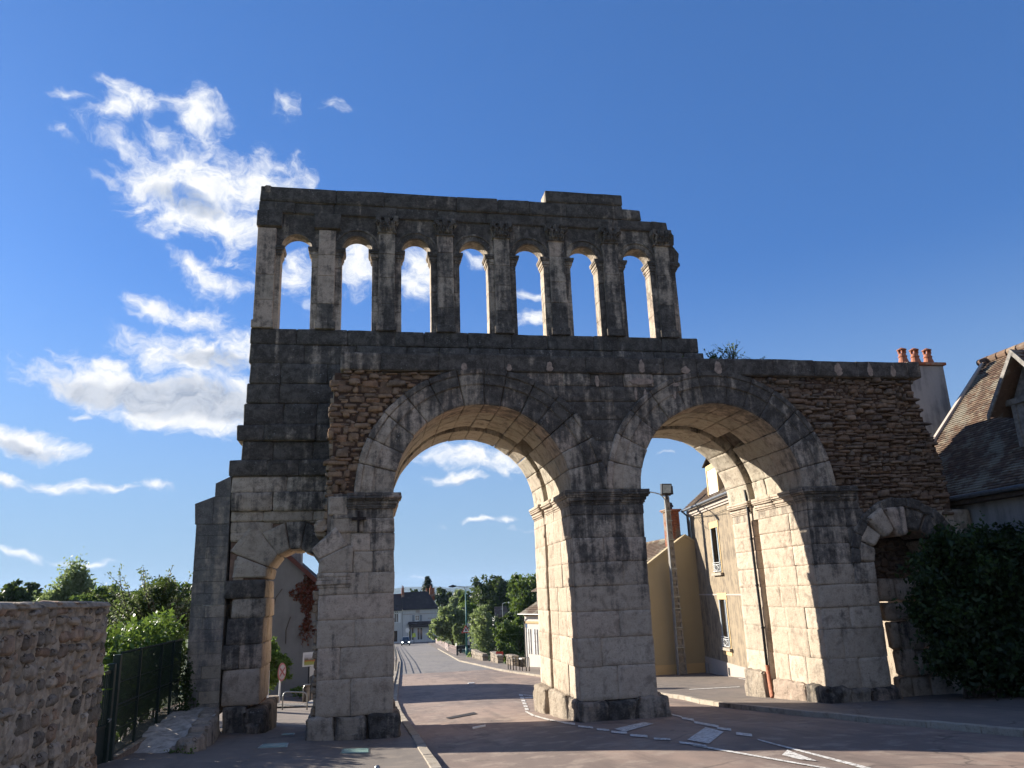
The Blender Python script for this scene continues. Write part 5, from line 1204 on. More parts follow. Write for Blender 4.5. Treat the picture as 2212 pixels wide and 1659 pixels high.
mb = MB(); a = W.px(*z5(655, 1475)); W.box(mb, a[0]-.16, a[0]+.16, a[1]-.2, a[1]+.2, .045, .056); mb.build('cellar_vent', M_black, H)
mb = MB(); a = W.px(*z5(512, 1450)); W.box(mb, a[0]-.13, a[0]+.13, a[1]-.33, a[1]+.3, .05, .2, .5, .02); mb.build('meter_box', M_greyr, H)
mb = MB(); a = W.px(*z5(425, 795)); W.box(mb, a[0]-.1, a[0]+.1, a[1]-.1, a[1]+.1, 0, .1, .5, .015); mb.build('junction_box', M_greyr, H)
mb = MB()
for (p, q_) in (((400, 395), (640, 385)), ((430, 400), (500, 490)), ((395, 420), (660, 350))):
    a, b = W.px(*z5(*p)), W.px(*z5(*q_)); m = ((a[0]+b[0])/2, (a[1]+b[1])/2-.12); mb.tube([W.pt(*a, .09), W.pt(*m, .09), W.pt(*b, .09)], .012, 5)
mb.build('wall_cable', M_black, H)
# ---------------- cream gabled house left of it
H = thing('cream_house', 'low cream gabled house with red brick chimney behind the concrete lamp pole', 'house', (17.5, 24.0, -1.8)); r2 = random.Random(103)
zl = lambda x: 6.11-(19.04-x)*.652
mb = MB(); mb.prism([(14.2, -3), (19.62, -3), (19.62, 5.75), (19.04, 6.13), (14.2, zl(14.2))], 24.0, 24.3)
mb.box(14.2, 14.5, 24.3, 38, -3, zl(14.5)-.25)
mb.build('wall', M_cream, H)
mb = MB(); mb.hexa([(14.1, 23.93, zl(14.1)-.02), (19.04, 23.93, 6.11), (19.04, 24.4, 6.11), (14.1, 24.4, zl(14.1)-.02), (14.1, 23.93, zl(14.1)+.14), (19.04, 23.93, 6.27), (19.04, 24.4, 6.27), (14.1, 24.4, zl(14.1)+.14)]); mb.hexa([(19.04, 23.93, 6.11), (19.62, 23.93, 5.73), (19.62, 24.4, 5.73), (19.04, 24.4, 6.11), (19.04, 23.93, 6.27), (19.62, 23.93, 5.89), (19.62, 24.4, 5.89), (19.04, 24.4, 6.27)])
mb.build('verge', M_cream, H)
mb = MB(); mb.box(14.2, 19.6, 23.93, 24.0, -3, -1.15); mb.build('plinth', M_surr, H)
mb = MB(); tileroof(mb, (14.0, 38, zl(14.0)-.1), (14.0, 24.35, zl(14.0)-.1), (19.04, 24.35, 6.12), (19.04, 38, 6.12), 30, .2, r2); mb.poly([(14.0, 38, zl(14)-.12), (14, 24.35, zl(14)-.12), (19.04, 24.35, 6.1), (19.04, 38, 6.1)]); mb.poly([(19.04, 24.35, 6.1), (19.04, 38, 6.1), (22, 38, 4.2), (22, 24.8, 4.2)])
rf = mb.build('roof', M_tileb, H)
mb = MB(); y = 24.6
while y < 38: mb.tube([(19.04, y, 6.14), (19.04, y+.36, 6.17)], [.12, .10], 8); y += .33
mb.build('ridge_tile', M_tile, rf)
mb = MB(); z = 5.5; r3 = random.Random(4)
while z < 7.72:
    for k in range(4):
        mb.cbox(18.28+k*.205+.004, 18.28+(k+1)*.205-.004, 24.75, 25.4, z, z+.062, .006, .001, r3.random())
    z += .07
mb.cbox(18.2, 19.18, 24.68, 25.48, 7.72, 7.80, .01); mb.cbox(18.14, 19.24, 24.62, 25.54, 7.80, 7.88, .01)
ch = mb.build('brick_chimney', M_brick, H)
mb = MB(); mb.lathe(18.7, 25.1, [(.12, 7.88), (.12, 8.02), (.2, 8.05), (.2, 8.12), (.14, 8.22), (.14, 8.3), (.05, 8.34)], 14); mb.build('cowl', M_black, ch, smooth=False)
# ---------------- concrete lamp pole with climbing recesses
Pp = thing('lamp_pole', 'grey concrete pole with rungs, carrying a floodlight and a curved lamp arm', 'lamp pole', (17.75, 23.2, -1.8))
mb = MB(); zt = 8.5; x0 = 17.75
def hwp(z): return .27-.14*(z+1.8)/(zt+1.8)
z = -2.2
n = 21; 
for sx in (-1, 1):
    a, b = hwp(-1.8), hwp(zt); t = .085
    xa0, xa1 = (x0-a, x0-a+t) if sx < 0 else (x0+a-t, x0+a); xb0, xb1 = (x0-b, x0-b+t*.7) if sx < 0 else (x0+b-t*.7, x0+b)
    mb.hexa([(xa0, 23.06, -2.4), (xa1, 23.06, -2.4), (xa1, 23.34, -2.4), (xa0, 23.34, -2.4), (xb0, 23.1, zt), (xb1, 23.1, zt), (xb1, 23.3, zt), (xb0, 23.3, zt)])
mb.hexa([(x0-.2, 23.17, -2.4), (x0+.2, 23.17, -2.4), (x0+.2, 23.3, -2.4), (x0-.2, 23.3, -2.4), (x0-.09, 23.15, zt), (x0+.09, 23.15, zt), (x0+.09, 23.28, zt), (x0-.09, 23.28, zt)])
for k in range(n): z = -1.6+(zt+1.4)*k/n; h_ = hwp(z); mb.box(x0-h_+.01, x0+h_-.01, 23.075, 23.2, z, z+(.16 if z < 4 else .3))
mb.build('pole', M_concr, Pp)
for z in (-.2, .9, 1.95, 2.6, 4.2, 5.9, 7.0, 7.6): mb = MB(); h_ = hwp(z); mb.box(x0-h_-.03, x0+h_+.03, 23.03, 23.055, z, z+.05); mb.build('steel_band', M_bars, Pp)
mb = MB(); mb.tube([(x0-.22, 23.1, -1.8), (x0-.27+.1, 23.02, 3.0), (x0-.16, 23.05, 7.2)], .03, 6); mb.build('cable_duct', M_greyp, Pp)
fl = MB(); fl.hexa([(x0-.36, 23.0, 8.62), (x0+.30, 23.05, 8.62), (x0+.34, 23.4, 8.55), (x0-.3, 23.4, 8.55), (x0-.36, 22.86, 9.22), (x0+.30, 22.92, 9.22), (x0+.32, 23.28, 9.26), (x0-.3, 23.28, 9.26)]); fl.box(x0-.05, x0+.05, 23.1, 23.25, 8.3, 8.7); fl.box(x0+.33, x0+.40, 23.05, 23.3, 8.6, 9.1)
f = fl.build('floodlight', M_black, Pp); g = MB(); g.hexa([(x0-.30, 22.985, 8.68), (x0+.25, 23.03, 8.68), (x0+.25, 23.05, 8.68), (x0-.3, 23.0, 8.68), (x0-.30, 22.86, 9.16), (x0+.25, 22.915, 9.16), (x0+.25, 22.94, 9.16), (x0-.3, 22.89, 9.16)]); g.build('glass_front', plain('floodlight_glass', (.30, .36, .38), .15, .2, 5, 0, 0, .6), f)
mb = MB(); pts = [Vector((x0-.12, 23.1, 7.7)), Vector((x0-.16, 23.1, 8.3)), Vector((x0-.38, 23.08, 8.6)), Vector((x0-.9, 23.0, 8.72)), Vector((x0-2.2, 22.9, 8.88)), Vector((x0-2.9, 22.85, 8.95))]; mb.tube(pts, .035, 8)
ar = mb.build('lamp_arm', M_bars, Pp); mb = MB(); mb.tube([(x0-2.8, 22.85, 8.9), (x0-3.1, 22.82, 8.95), (x0-3.6, 22.8, 8.98)], [.06, .13, .06], 10); mb.build('lamp_head', M_greyp, Pp, smooth=True)
# ---------------- white house with shutters right of the road
W = Wall((12.69, 43.39), (14.35, 38.8)); H = thing('white_house', 'white house with brown roof and open white shutters beyond the centre arch', 'house', (12.69, 43.39, -2.6))
def zw(u, v): return zq(u, v, 2000, 2230, 3.385)
zE = 1.50; mb = MB(); wins = []
for (a, b) in ((280, 306), (362, 392)):
    u0, z1 = W.px(*zw(a, 880)); u1, z0 = W.px(*zw(b, 1205)); wins.append((u0, u1, -1.5, .35))
wall_with_holes(mb, W, 0, 7, -4.2, zE, wins, .3); W.box(mb, 0, .3, -4.2, zE, -6, -.3); W.box(mb, 6.7, 7, -4.2, zE, -6, -.3); mb.build('wall', M_white, H)
for (u0, u1, z0, z1) in wins:
    o = window(W, H, u0, u1, z0, z1, .14, True, M_greyp, .05, 1)
    for sg in (-1, 1):
        mb = MB(); wd = (u1-u0)*.62; a = u0-wd-.03 if sg < 0 else u1+.03
        W.box(mb, a, a+wd, z0-.02, z1+.02, .025, .065)
        for zz in (z0+.3, (z0+z1)/2, z1-.3): W.box(mb, a+.03, a+wd-.03, zz-.03, zz+.03, .065, .08)
        mb.build('shutter', M_whitep, o)
mb = MB(); W.box(mb, 0, 7, .78, .95, 0, .05); W.box(mb, 0, 7, zE-.14, zE, 0, .09); mb.build('cornice_band', M_surr, H)
mb = MB(); e = [W.pt(-.3, zE+.02, .35), W.pt(7.2, zE+.02, .35), W.pt(7.2, zE+2.6, -2.9), W.pt(2.6, zE+2.6, -2.9)]; r2 = random.Random(104); tileroof(mb, *e, 16, .22, r2); mb.poly(e)
hb = [W.pt(-.3, zE+.02, .35), W.pt(2.6, zE+2.6, -2.9), W.pt(-.3, zE+.02, -6.2)]; mb.poly(hb); mb.build('roof', M_tileb, H)
mb = MB(); mb.tube([W.pt(-.35, zE, .4), W.pt(7.1, zE, .4)], .06, 8); mb.build('gutter', M_dark, H)
mb = MB(); mb.tube([W.pt(-.25, zE-.05, .38), W.pt(-.05, zE-.35, .12), W.pt(.06, zE-.6, .08), W.pt(.06, -2.6, .08)], .045, 8); mb.build('downpipe', M_dark, H)
a = W.px(*zw(455, 900)); mb = MB(); mb.tube([W.pt(a[0], zE, .07), W.pt(a[0], -2.5, .07)], .05, 8); mb.build('downpipe', M_dark, H)
dz = rect(lambda *q: W.px(*zw(*q)), (338, 335), (470, 560)); u0, u1, z0, z1 = dz; mb = MB()
W.box(mb, u0, u0+.12, z0, z1, -2, -.3); W.box(mb, u1-.12, u1, z0, z1, -2, -.3); W.box(mb, u0+.12, u1-.12, z1-.12, z1, -2, -.3); W.box(mb, u0+.12, u0+.55, z0, z1-.12, -.5, -.45); d_ = mb.build('dormer', M_wood, H)
mb = MB(); W.box(mb, u0+.12, u1-.12, z0, z1-.12, -.7, -.55); mb.build('pane', M_glass, d_)
mb = MB(); q4 = [W.pt(u0-.25, z1-.02, .05), W.pt(u1+.25, z1-.02, .05), W.pt(u1+.1, z1+.95, -1.6), W.pt(u0+.55, z1+.95, -1.6)]; mb.hexa([Vector(p) for p in q4]+[Vector(p)+Vector((0, 0, .07)) for p in q4]); q4 = [W.pt(u0-.25, z1-.02, .05), W.pt(u0+.55, z1+.95, -1.6), W.pt(u0-.25, z1-.02, -2.8), W.pt(u0-.3, z1-.02, -2.0)]; mb.poly(q4[:3]); mb.build('dormer_roof', M_tileb, d_)
mb = MB(); a = W.px(*zw(243, 782)); W.box(mb, a[0]-.1, a[0]+.12, a[1]-.2, a[1]+.2, 0, .03); mb.build('number_plate', plain('blue_enamel', (.08, .16, .30), .4, .1, 5, 0), H)
# ---------------- far houses beyond the bridge
def farhouse(name, label, x0, x1, Y, zb, ze, zr, wm, wins, roofpts=None, seed=1, depth=9):
    H = thing(name, label, 'house', ((x0+x1)/2, Y, zb)); W = Wall((x0, Y), (x1, Y)); mb = MB(); hol = [(w[0]-x0, w[1]-x0, w[2], w[3]) for w in wins]
    wall_with_holes(mb, W, 0, x1-x0, zb-2, ze, hol, .3); mb.box(x0, x0+.3, Y+.3, Y+depth, zb-2, ze); mb.box(x1-.3, x1, Y+.3, Y+depth, zb-2, ze); mb.build('wall', wm, H)
    return H, W, hol
H, W, hol = farhouse('far_house', 'white house with dark hipped roof and blue shutters at the end of the bridge', 9.4, 18.6, 192, -8.2, .05, 4.5, M_farw, [(12.6, 13.7, -2.95, -.9-.6), (10.9, 12.3, -7.8, -4.5), (13.1, 14.6, -7.8, -4.6), (16.0, 17.3, -7.7, -4.9), (12.75, 13.85, -.62, -.05+.0)][:4], seed=1)
for k, h in enumerate(hol):
    o = window(W, H, *h, .15, True, M_whitep, .12, 1 if k == 0 else 0, 'window' if k == 0 else 'shop_door')
    if k == 0:
        mb = MB()
        for a in (h[0]-.75, h[1]+.1): W.box(mb, a, a+.62, h[2]-.05, h[3]+.05, .02, .08)
        mb.build('shutter', M_greyp, o)
mb = MB(); W.box(mb, 1.6, 9.3, -4.55, -3.65, 0, 1.0); mb.hexa([(10.6, 190.9, -3.7), (18.2, 190.9, -3.7), (18.2, 192, -3.7), (10.6, 192, -3.7), (10.9, 191.5, -3.1), (18.2, 191.5, -3.1), (18.2, 192, -3.1), (10.9, 192, -3.1)]); mb.build('shop_canopy', M_slate, H)
mb = MB(); W.box(mb, 0, 9.2, -1.25, -1.1, 0, .06); W.box(mb, 3.35, 4.4, -.9, -.15, 0, .05); mb.build('cornice_band', M_pink, H)
mb = MB()
for dx in (3.55, 3.95): W.box(mb, dx, dx+.22, -.5, -.25, .05, .07)
for k in range(8): W.box(mb, 6.6+k*.3, 6.75+k*.3+rd.uniform(0, .1), -2.6, -2.35+rd.uniform(0, .12), 0, .02)
mb.build('faded_wall_lettering', M_pink, H)
mb = MB(); r2 = random.Random(5); E0, E1, R1, R0 = (9.3, 191.6, .0), (19.0, 191.6, .0), (16.2, 197, 4.5), (9.3, 197, 4.5); mb.hexa([Vector(p)-Vector((0, 0, .1)) for p in (E0, E1, R1, R0)]+[Vector(p) for p in (E0, E1, R1, R0)]); mb.poly([(19.0, 191.6, 0), (16.2, 197, 4.5), (19.3, 203, 0)]); mb.poly([(9.3, 203, 0), (19.3, 203, 0), (16.2, 197, 4.5), (9.3, 197, 4.5)]); mb.build('roof', M_slate, H)
mb = MB(); mb.cbox(9.2, 9.9, 195.5, 196.8, 3.0, 5.6, .03); mb.cbox(9.3, 9.5, 195.9, 196.2, 5.6, 6.3, .02); mb.cbox(9.6, 9.8, 195.9, 196.2, 5.6, 6.1, .02); mb.build('chimney', M_brick, H)
mb = MB(); mb.cbox(16.9, 18.2, 197, 198.2, 1.5, 5.4, .03); mb.cbox(17.1, 17.4, 197.3, 197.8, 5.4, 6.0, .02); mb.cbox(15.9, 16.3, 197, 197.8, 3.0, 5.3, .02); mb.build('chimney', M_brick, H)
H, W, hol = farhouse('far_house', 'white terraced house with pale shutters left of the far shop canopy', 2.5, 9.35, 192.3, -8.2, -.1, 4.3, M_farw, [(7.15, 8.25, -3.15, -1.4+.55), (7.15, 8.1, .0-.95+.25, -.25)][:1]+[(7.3, 8.3, -.75, -.25), (4.6, 5.6, -3.1, -.9), (6.6, 8.0, -7.9, -5.2)], seed=2)
for k, h in enumerate(hol):
    if k == 3:
        mb = MB(); W.box(mb, *h, -.5, -.25); mb.build('carriage_door', M_wooddk, H); continue
    o = window(W, H, *h, .15, True, M_whitep, .12, 0)
    if k in (0, 2):
        mb = MB()
        for a in (h[0]-.6, h[1]+.08): W.box(mb, a, a+.5, h[2]-.05, h[3]+.05, .02, .08)
        mb.build('shutter', M_whitep, o)
mb = MB(); E0, E1, R1, R0 = (2.3, 191.9, -.1), (9.25, 191.9, -.1), (9.25, 197, 4.15), (2.3, 197, 4.15); mb.hexa([Vector(p)-Vector((0, 0, .1)) for p in (E0, E1, R1, R0)]+[Vector(p) for p in (E0, E1, R1, R0)]); mb.box(7.6, 8.3, 193.0, 193.6, .9, 1.15); mb.build('roof', M_slate, H)
# grey roofed house half hidden behind the lamp post
H = thing('far_house', 'small house with grey roof half hidden behind the green lamp post', 'house', (16.2, 120, -5)); a = atY(*z3(945, 640), 120); b = atY(*z3(1060, 760), 120)
mb = MB(); mb.prism([(a.x, -6), (b.x+.6, -6), (b.x+.6, b.z-.1), (a.x, b.z-.1)], 120, 125); mb.build('wall', M_farw, H)
mb = MB(); mb.hexa([(a.x-.4, 119.6, b.z), (b.x+.4, 119.6, b.z), (b.x+.4, 122.5, a.z+.3), (a.x+1.1, 122.5, a.z+.3), (a.x-.4, 119.6, b.z+.12), (b.x+.4, 119.6, b.z+.12), (b.x+.4, 122.5, a.z+.42), (a.x+1.1, 122.5, a.z+.42)]); mb.build('roof', M_slate, H)
mb = MB(); mb.cbox(b.x-.75, b.x-.15, 119.85, 120.0, -3.2, -2.4, .01); mb.build('window', M_glass, H)
H = thing('far_house', 'low house with brown roof glimpsed beneath the second street lamp', 'house', (20.6, 110, -5)); a = atY(*z3(1440, 610), 110); b = atY(*z3(1580, 740), 110)
mb = MB(); mb.prism([(a.x, -6), (b.x, -6), (b.x, a.z-1.6), (a.x, a.z-1.6)], 110, 115); mb.build('wall', M_farw, H)
mb = MB(); mb.hexa([(a.x-.4, 109.6, a.z-1.7), (b.x+.4, 109.6, a.z-1.7), (b.x+.2, 112.5, a.z), (a.x, 112.5, a.z), (a.x-.4, 109.6, a.z-1.55), (b.x+.4, 109.6, a.z-1.55), (b.x+.2, 112.5, a.z+.15), (a.x, 112.5, a.z+.15)]); mb.build('roof', M_tileb, H)
# ---------------- grey gabled building seen through the small left arch
H = thing('grey_gable_building', 'grey rendered gable with red climbing vine seen through the small left arch', 'house', (-4.5, 24.6, -1.8))
sl_ = (5.90-4.20)/(2.73-4.66)
gz = lambda x: 5.90+(x+4.66)*sl_
xa = -6.6
mb = MB(); mb.prism([(-8.0, -3), (-1.0, -3), (-1.0, gz(-1.0)), (xa, gz(xa)), (-8.0, gz(xa)-1.2)], 24.6, 25.0); mb.box(-1.3, -1.0, 25.0, 33, -3, gz(-1.0)); mb.box(-8.0, -7.7, 25, 33, -3, gz(xa)-1.3); mb.build('wall', M_greyg, H)
mb = MB(); r2 = random.Random(105); A_, B_, C_, D_ = (-.7, 24.4, gz(-.7)+.05), (-.7, 33, gz(-.7)+.05), (xa, 33, gz(xa)+.05), (xa, 24.4, gz(xa)+.05)
mb.hexa([Vector(p) for p in (A_, B_, C_, D_)]+[Vector(p)+Vector((0, 0, .12)) for p in (A_, B_, C_, D_)]); A2, D2 = (-8.2, 24.4, gz(xa)-1.35), (-8.2, 33, gz(xa)-1.35); mb.hexa([Vector(p) for p in (D_, C_, D2, A2)]+[Vector(p)+Vector((0, 0, .12)) for p in (D_, C_, D2, A2)])
rf = mb.build('roof', M_slate, H)
mb = MB(); mb.hexa([(-.75, 24.3, gz(-.75)-.12), (xa, 24.3, gz(xa)-.12), (xa, 24.6, gz(xa)-.12), (-.75, 24.6, gz(-.75)-.12), (-.75, 24.3, gz(-.75)+.19), (xa, 24.3, gz(xa)+.19), (xa, 24.6, gz(xa)+.19), (-.75, 24.6, gz(-.75)+.19)]); mb.build('verge_board', plain('red_brown_board', (.10, .035, .025), .7, .2, 9, .004), H)
mb = MB(); mb.cbox(-4.55, -3.75, 26.0, 27.2, 4.8, 7.6, .02); mb.build('chimney', M_greyr, H)
pts = []; r2 = random.Random(14)
for _ in range(6500):
    x = r2.uniform(-4.2, -2.2); z = r2.uniform(.8, 5.2)
    d = abs(x+3.15-.05*(z-3))/(.45 if z > 2.6 else .2); e = z-gz(x)
    if e < -.1 and (r2.random() > d*(.7+.4*math.sin(z*3))) and r2.random() < min(1, (z-.6)/2.2): pts.append((x, 24.55+r2.uniform(-.06, .03), z))
vn = tag(leafmesh('climbing_vine', pts, .07, L_red, None, 15, .8), 'rust red climbing vine hanging on the grey gable behind the small left arch', 'climbing plant')
mb = MB(); 
for (x0, z0, x1, z1) in ((-5.1, 1.1, -5.0, 3.4), (-4.9, .9, -5.15, 2.0), (-5.0, 3.0, -4.6, 3.9), (-5.4, .3, -4.9, 1.3), (-4.3, 1.0, -4.1, 2.4)):
    mb.tube([(x0, 24.58, z0), ((x0+x1)/2-.12, 24.58, (z0+z1)/2), (x1, 24.58, z1)], .02, 4, caps=False)
tag(mb.build('dead_creeper', M_wooddk), 'thin bare creeper stems clinging to the middle of the grey gable', 'climbing plant')
# ---------------- right hand house with tiled roof and dormer
H = thing('tiled_house', 'grey rendered house with big clay tiled roof and wooden dormer at right edge', 'house', (18.4, -3, 0)); r2 = random.Random(106)
X1 = 18.42; YF = 3.0; YN = -15; ze = 5.95; xr, zr = 22.9, 10.95
mb = MB(); mb.box(X1, X1+.4, YN, YF, -1, ze); mb.prism([(X1, -1), (27.2, -1), (27.2, ze), (xr, zr-.15), (X1, ze)], YF-.35, YF); mb.prism([(X1, -1), (27.2, -1), (27.2, ze), (xr, zr-.15), (X1, ze)], YN, YN+.35); mb.build('wall', M_greyr, H)
mb = MB(); tileroof(mb, (X1-.42, YN, ze-.40), (X1-.42, YF+.12, ze-.40), (xr, YF+.12, zr), (xr, YN, zr), 62, .17, r2, .018); mb.poly([(X1-.42, YN, ze-.42), (X1-.42, YF+.12, ze-.42), (xr, YF+.12, zr-.02), (xr, YN, zr-.02)]); mb.poly([(27.7, YN, ze-.42), (27.7, YF+.12, ze-.42), (xr, YF+.12, zr-.02), (xr, YN, zr-.02)])
rf = mb.build('roof', M_tile, H)
mb = MB(); mb.hexa([(X1-.5, YF+.10, ze-.52), (xr, YF+.10, zr-.1), (xr, YF+.24, zr-.1), (X1-.5, YF+.24, ze-.52), (X1-.5, YF+.10, ze-.28), (xr, YF+.10, zr+.14), (xr, YF+.24, zr+.14), (X1-.5, YF+.24, ze-.28)]); mb.build('verge_board', M_pink, H)
mb = MB(); y = YN
while y < YF:
    mb.tube([(xr, y, zr+.03), (xr, y+.5, zr+.06)], [.17, .13], 10, r2.random()); y += .46
mb.build('ridge_tile', M_tile, rf)
mb = MB(); mb.tube([(X1-.52, YN, ze-.42), (X1-.52, YF+.2, ze-.42)], .075, 8); mb.build('gutter', M_zinc, H)
mb = MB(); mb.tube([(X1-.5, 1.2, ze-.5), (X1-.15, 1.15, ze-.9), (X1-.1, 1.15, 0)], .05, 8); mb.build('downpipe', M_bars, H)
mb = MB(); mb.box(X1-.42, X1, YN, YF, ze-.62, ze-.50); mb.build('eaves_board', M_wooddk, H)
# dormer (gable to the west)
xd = 19.15
def zk(u, v): return zq(u, v, 3500, 1350, 2.0736)
pb = atX(*zk(1062, 930), xd); pt_ = atX(*zk(1000, 520), xd); ap = atX(*zk(1003, 205), xd-.45); el_ = atX(*zk(862, 525), xd-.45)
yl = pt_.y; y2 = yl-1.75; ym = (yl+y2)/2; zb_ = pb.z; zt_ = pt_.z+.05
mb = MB()
for y in (yl, y2): mb.cbox(xd-.02, xd+.14, y-.16, y, zb_, zt_, .01)
mb.cbox(xd-.06, xd+.12, y2-.3, yl+.15, zt_-.02, zt_+.16, .01); mb.cbox(xd+.02, xd+.1, y2, yl, zb_-.05, zb_+.12, .01)
apz = zt_+1.35
mb.hexa([(xd+.05, y2-.1, zt_+.1), (xd+.05, yl-.05, zt_+.1), (xd+.10, yl-.05, zt_+.1), (xd+.10, y2-.1, zt_+.1), (xd+.05, ym-.02, apz), (xd+.05, ym+.02, apz), (xd+.10, ym+.02, apz), (xd+.10, ym-.02, apz)])
mb.box(xd+.1, xr-.8, y2-.14, y2-.04, zb_, zt_); mb.box(xd+.1, xr-.8, yl-.12, yl-.02, zb_, zt_)
for k in range(6): mb.box(xd+.03, xd+.08, y2+.0+k*.27, y2+.25+k*.27, zb_+.1, zt_)
d_ = mb.build('dormer', M_wood, H)
mb = MB(); ov = .45; r2 = random.Random(107)
for sg in (1, -1):
    ye = ym+sg*(yl-ym+.42); tileroof(mb, *(((xd-ov, ye, zt_-.28), (xd+3.2, ye, zt_-.28), (xd+3.2, ym, apz+.12), (xd-ov, ym, apz+.12)) if sg > 0 else ((xd+3.2, ye, zt_-.28), (xd-ov, ye, zt_-.28), (xd-ov, ym, apz+.12), (xd+3.2, ym, apz+.12))), 12, .17, r2, .018)
    mb.poly([(xd-ov, ye, zt_-.3), (xd+3.2, ye, zt_-.3), (xd+3.2, ym, apz+.1), (xd-ov, ym, apz+.1)])
mb.build('dormer_roof', M_tile, d_)
mb = MB()
for sg in (1, -1):
    ye = ym+sg*(yl-ym+.46); c = []
    for x in (xd-ov-.05, xd-ov):
        c.append([(x, ye, zt_-.42), (x, ym, apz-.06), (x, ym, apz+.14), (x, ye, zt_-.22)])
    a_, b_ = c; mb.hexa([a_[0], a_[1], b_[1], b_[0], a_[3], a_[2], b_[2], b_[3]])
mb.build('barge_board', M_wood, d_)
# ---------------- rendered chimney stack with three clay pots behind the wall end
H = thing('rendered_annex', 'grey stained rendered stack with three clay chimney pots behind the wall end', 'chimney stack', (21.2, 4.3, 0))
Y = 4.2; a = atY(1960, 791, Y); b = atY(2037, 791, Y); c = atY(2055, 885, Y); d = atY(2064, 960, Y)
mb = MB(); mb.prism([(a.x-.6, 5), (c.x+.9, 5), (c.x+.25, c.z-.5), (c.x, c.z), (b.x, b.z), (a.x, b.z)], Y, Y+.7); mb.box(a.x-.6, c.x+4, Y+.1, Y+7, -1, 5.4); mb.build('wall', M_greyr, H)
mb = MB(); mb.cbox(a.x-.12, b.x+.09, Y-.1, Y+.8, b.z+.02, b.z+.13, .015); mb.build('coping', M_brick, H)
for k, px in enumerate((1951.5, 1978, 2005.5)):
    p = atY(px, 780, Y+.35); z0 = b.z+.13; mb = MB(); k_ = .95
    mb.lathe(p.x, Y+.35, [(.235*k_, z0), (.17*k_, z0+.22), (.15*k_, z0+.30), (.175*k_, z0+.32), (.175*k_, z0+.36), (.14*k_, z0+.37), (.14*k_, z0+.46)], 16)
    for j in range(5): an_ = 6.283*j/5+.3; mb.box(p.x+.125*math.cos(an_)-.025, p.x+.125*math.cos(an_)+.025, Y+.35+.125*math.sin(an_)-.025, Y+.35+.125*math.sin(an_)+.025, z0+.45, z0+.60)
    mb.lathe(p.x, Y+.35, [(.19*k_, z0+.595), (.19*k_, z0+.625), (.04, z0+.70), (.005, z0+.71)], 16)
    mb.build('chimney_pot', M_terra, H)
# ================================================================== STREET THINGS BEYOND THE GATE
mb = MB(); t = thing('street_lamp', 'tall green street lamp with curved arm beside the bridge road', 'street lamp', (12.0, 77.2, -4.0))
top = atY(*z3(1052, 355), 77.2); bz = -4.1
mb.tube([(top.x, 77.2, bz), (top.x, 77.2, top.z-.3)], [.11, .07], 10, mi=0); mb.tube([(top.x, 77.2, bz), (top.x, 77.2, bz+1.2)], .15, 10); mb.build('pole', M_blueg, t, smooth=True)
tip = atY(*z3(930, 342), 77.2); mb = MB(); mb.tube([(top.x, 77.2, top.z-.35), (top.x-.15, 77.2, top.z+.02), (top.x-.7, 77.2, top.z+.12), (tip.x, 77.2, tip.z)], [.05, .05, .045, .04], 8); mb.box(top.x-.1, top.x+.3, 77.15, 77.25, top.z-.02, top.z+.03); mb.build('lamp_arm', M_bars, t, smooth=True)
mb = MB(); mb.tube([(tip.x+.1, 77.2, tip.z), (tip.x-.35, 77.2, tip.z+.02), (tip.x-.9, 77.2, tip.z-.02)], [.06, .17, .05], 12); mb.build('lamp_head', M_dark, t, smooth=True)
def ringtri(r0, r1): pass
sg = thing('warning_sign', 'triangular warning sign fixed halfway up the green lamp post', 'road sign', (top.x, 77.0, -1.0)); a = atY(*z3(1057, 885), 77.0)
mb = MB(); R3 = .62
tri = [(a.x+R3*math.cos(R(90+120*k)), a.z-.05+R3*math.sin(R(90+120*k))) for k in range(3)]; mb.prism(tri, 76.98, 77.02); b_ = mb.build('sign_panel', M_redp, sg)
mb = MB(); tri = [(a.x+R3*.68*math.cos(R(90+120*k)), a.z-.05+R3*.68*math.sin(R(90+120*k))) for k in range(3)]; mb.prism(tri, 76.972, 76.978); mb.build('sign_face', M_whitep, b_)
mb = MB(); mb.prism([(a.x-.05, a.z+.17), (a.x-.12, a.z-.14), (a.x+.12, a.z-.14), (a.x+.05, a.z+.17)], 76.964, 76.97); mb.build('sign_symbol', M_black, b_)
t = thing('street_lamp', 'small distant street lamp rising over the dark bushes right of centre', 'street lamp', (17.0, 95, -5)); a = atY(*z3(1512, 560), 95)
mb = MB(); mb.tube([(a.x, 95, -6), (a.x, 95, a.z)], .06, 8); mb.build('pole', M_bars, t); mb = MB(); mb.tube([(a.x, 95, a.z), (a.x+.3, 95, a.z+.12), (a.x+1.0, 95, a.z+.14)], .05, 6); mb.tube([(a.x+.9, 95, a.z+.12), (a.x+1.5, 95, a.z+.12)], [.12, .06], 8); mb.build('lamp_head', M_whitep, t)
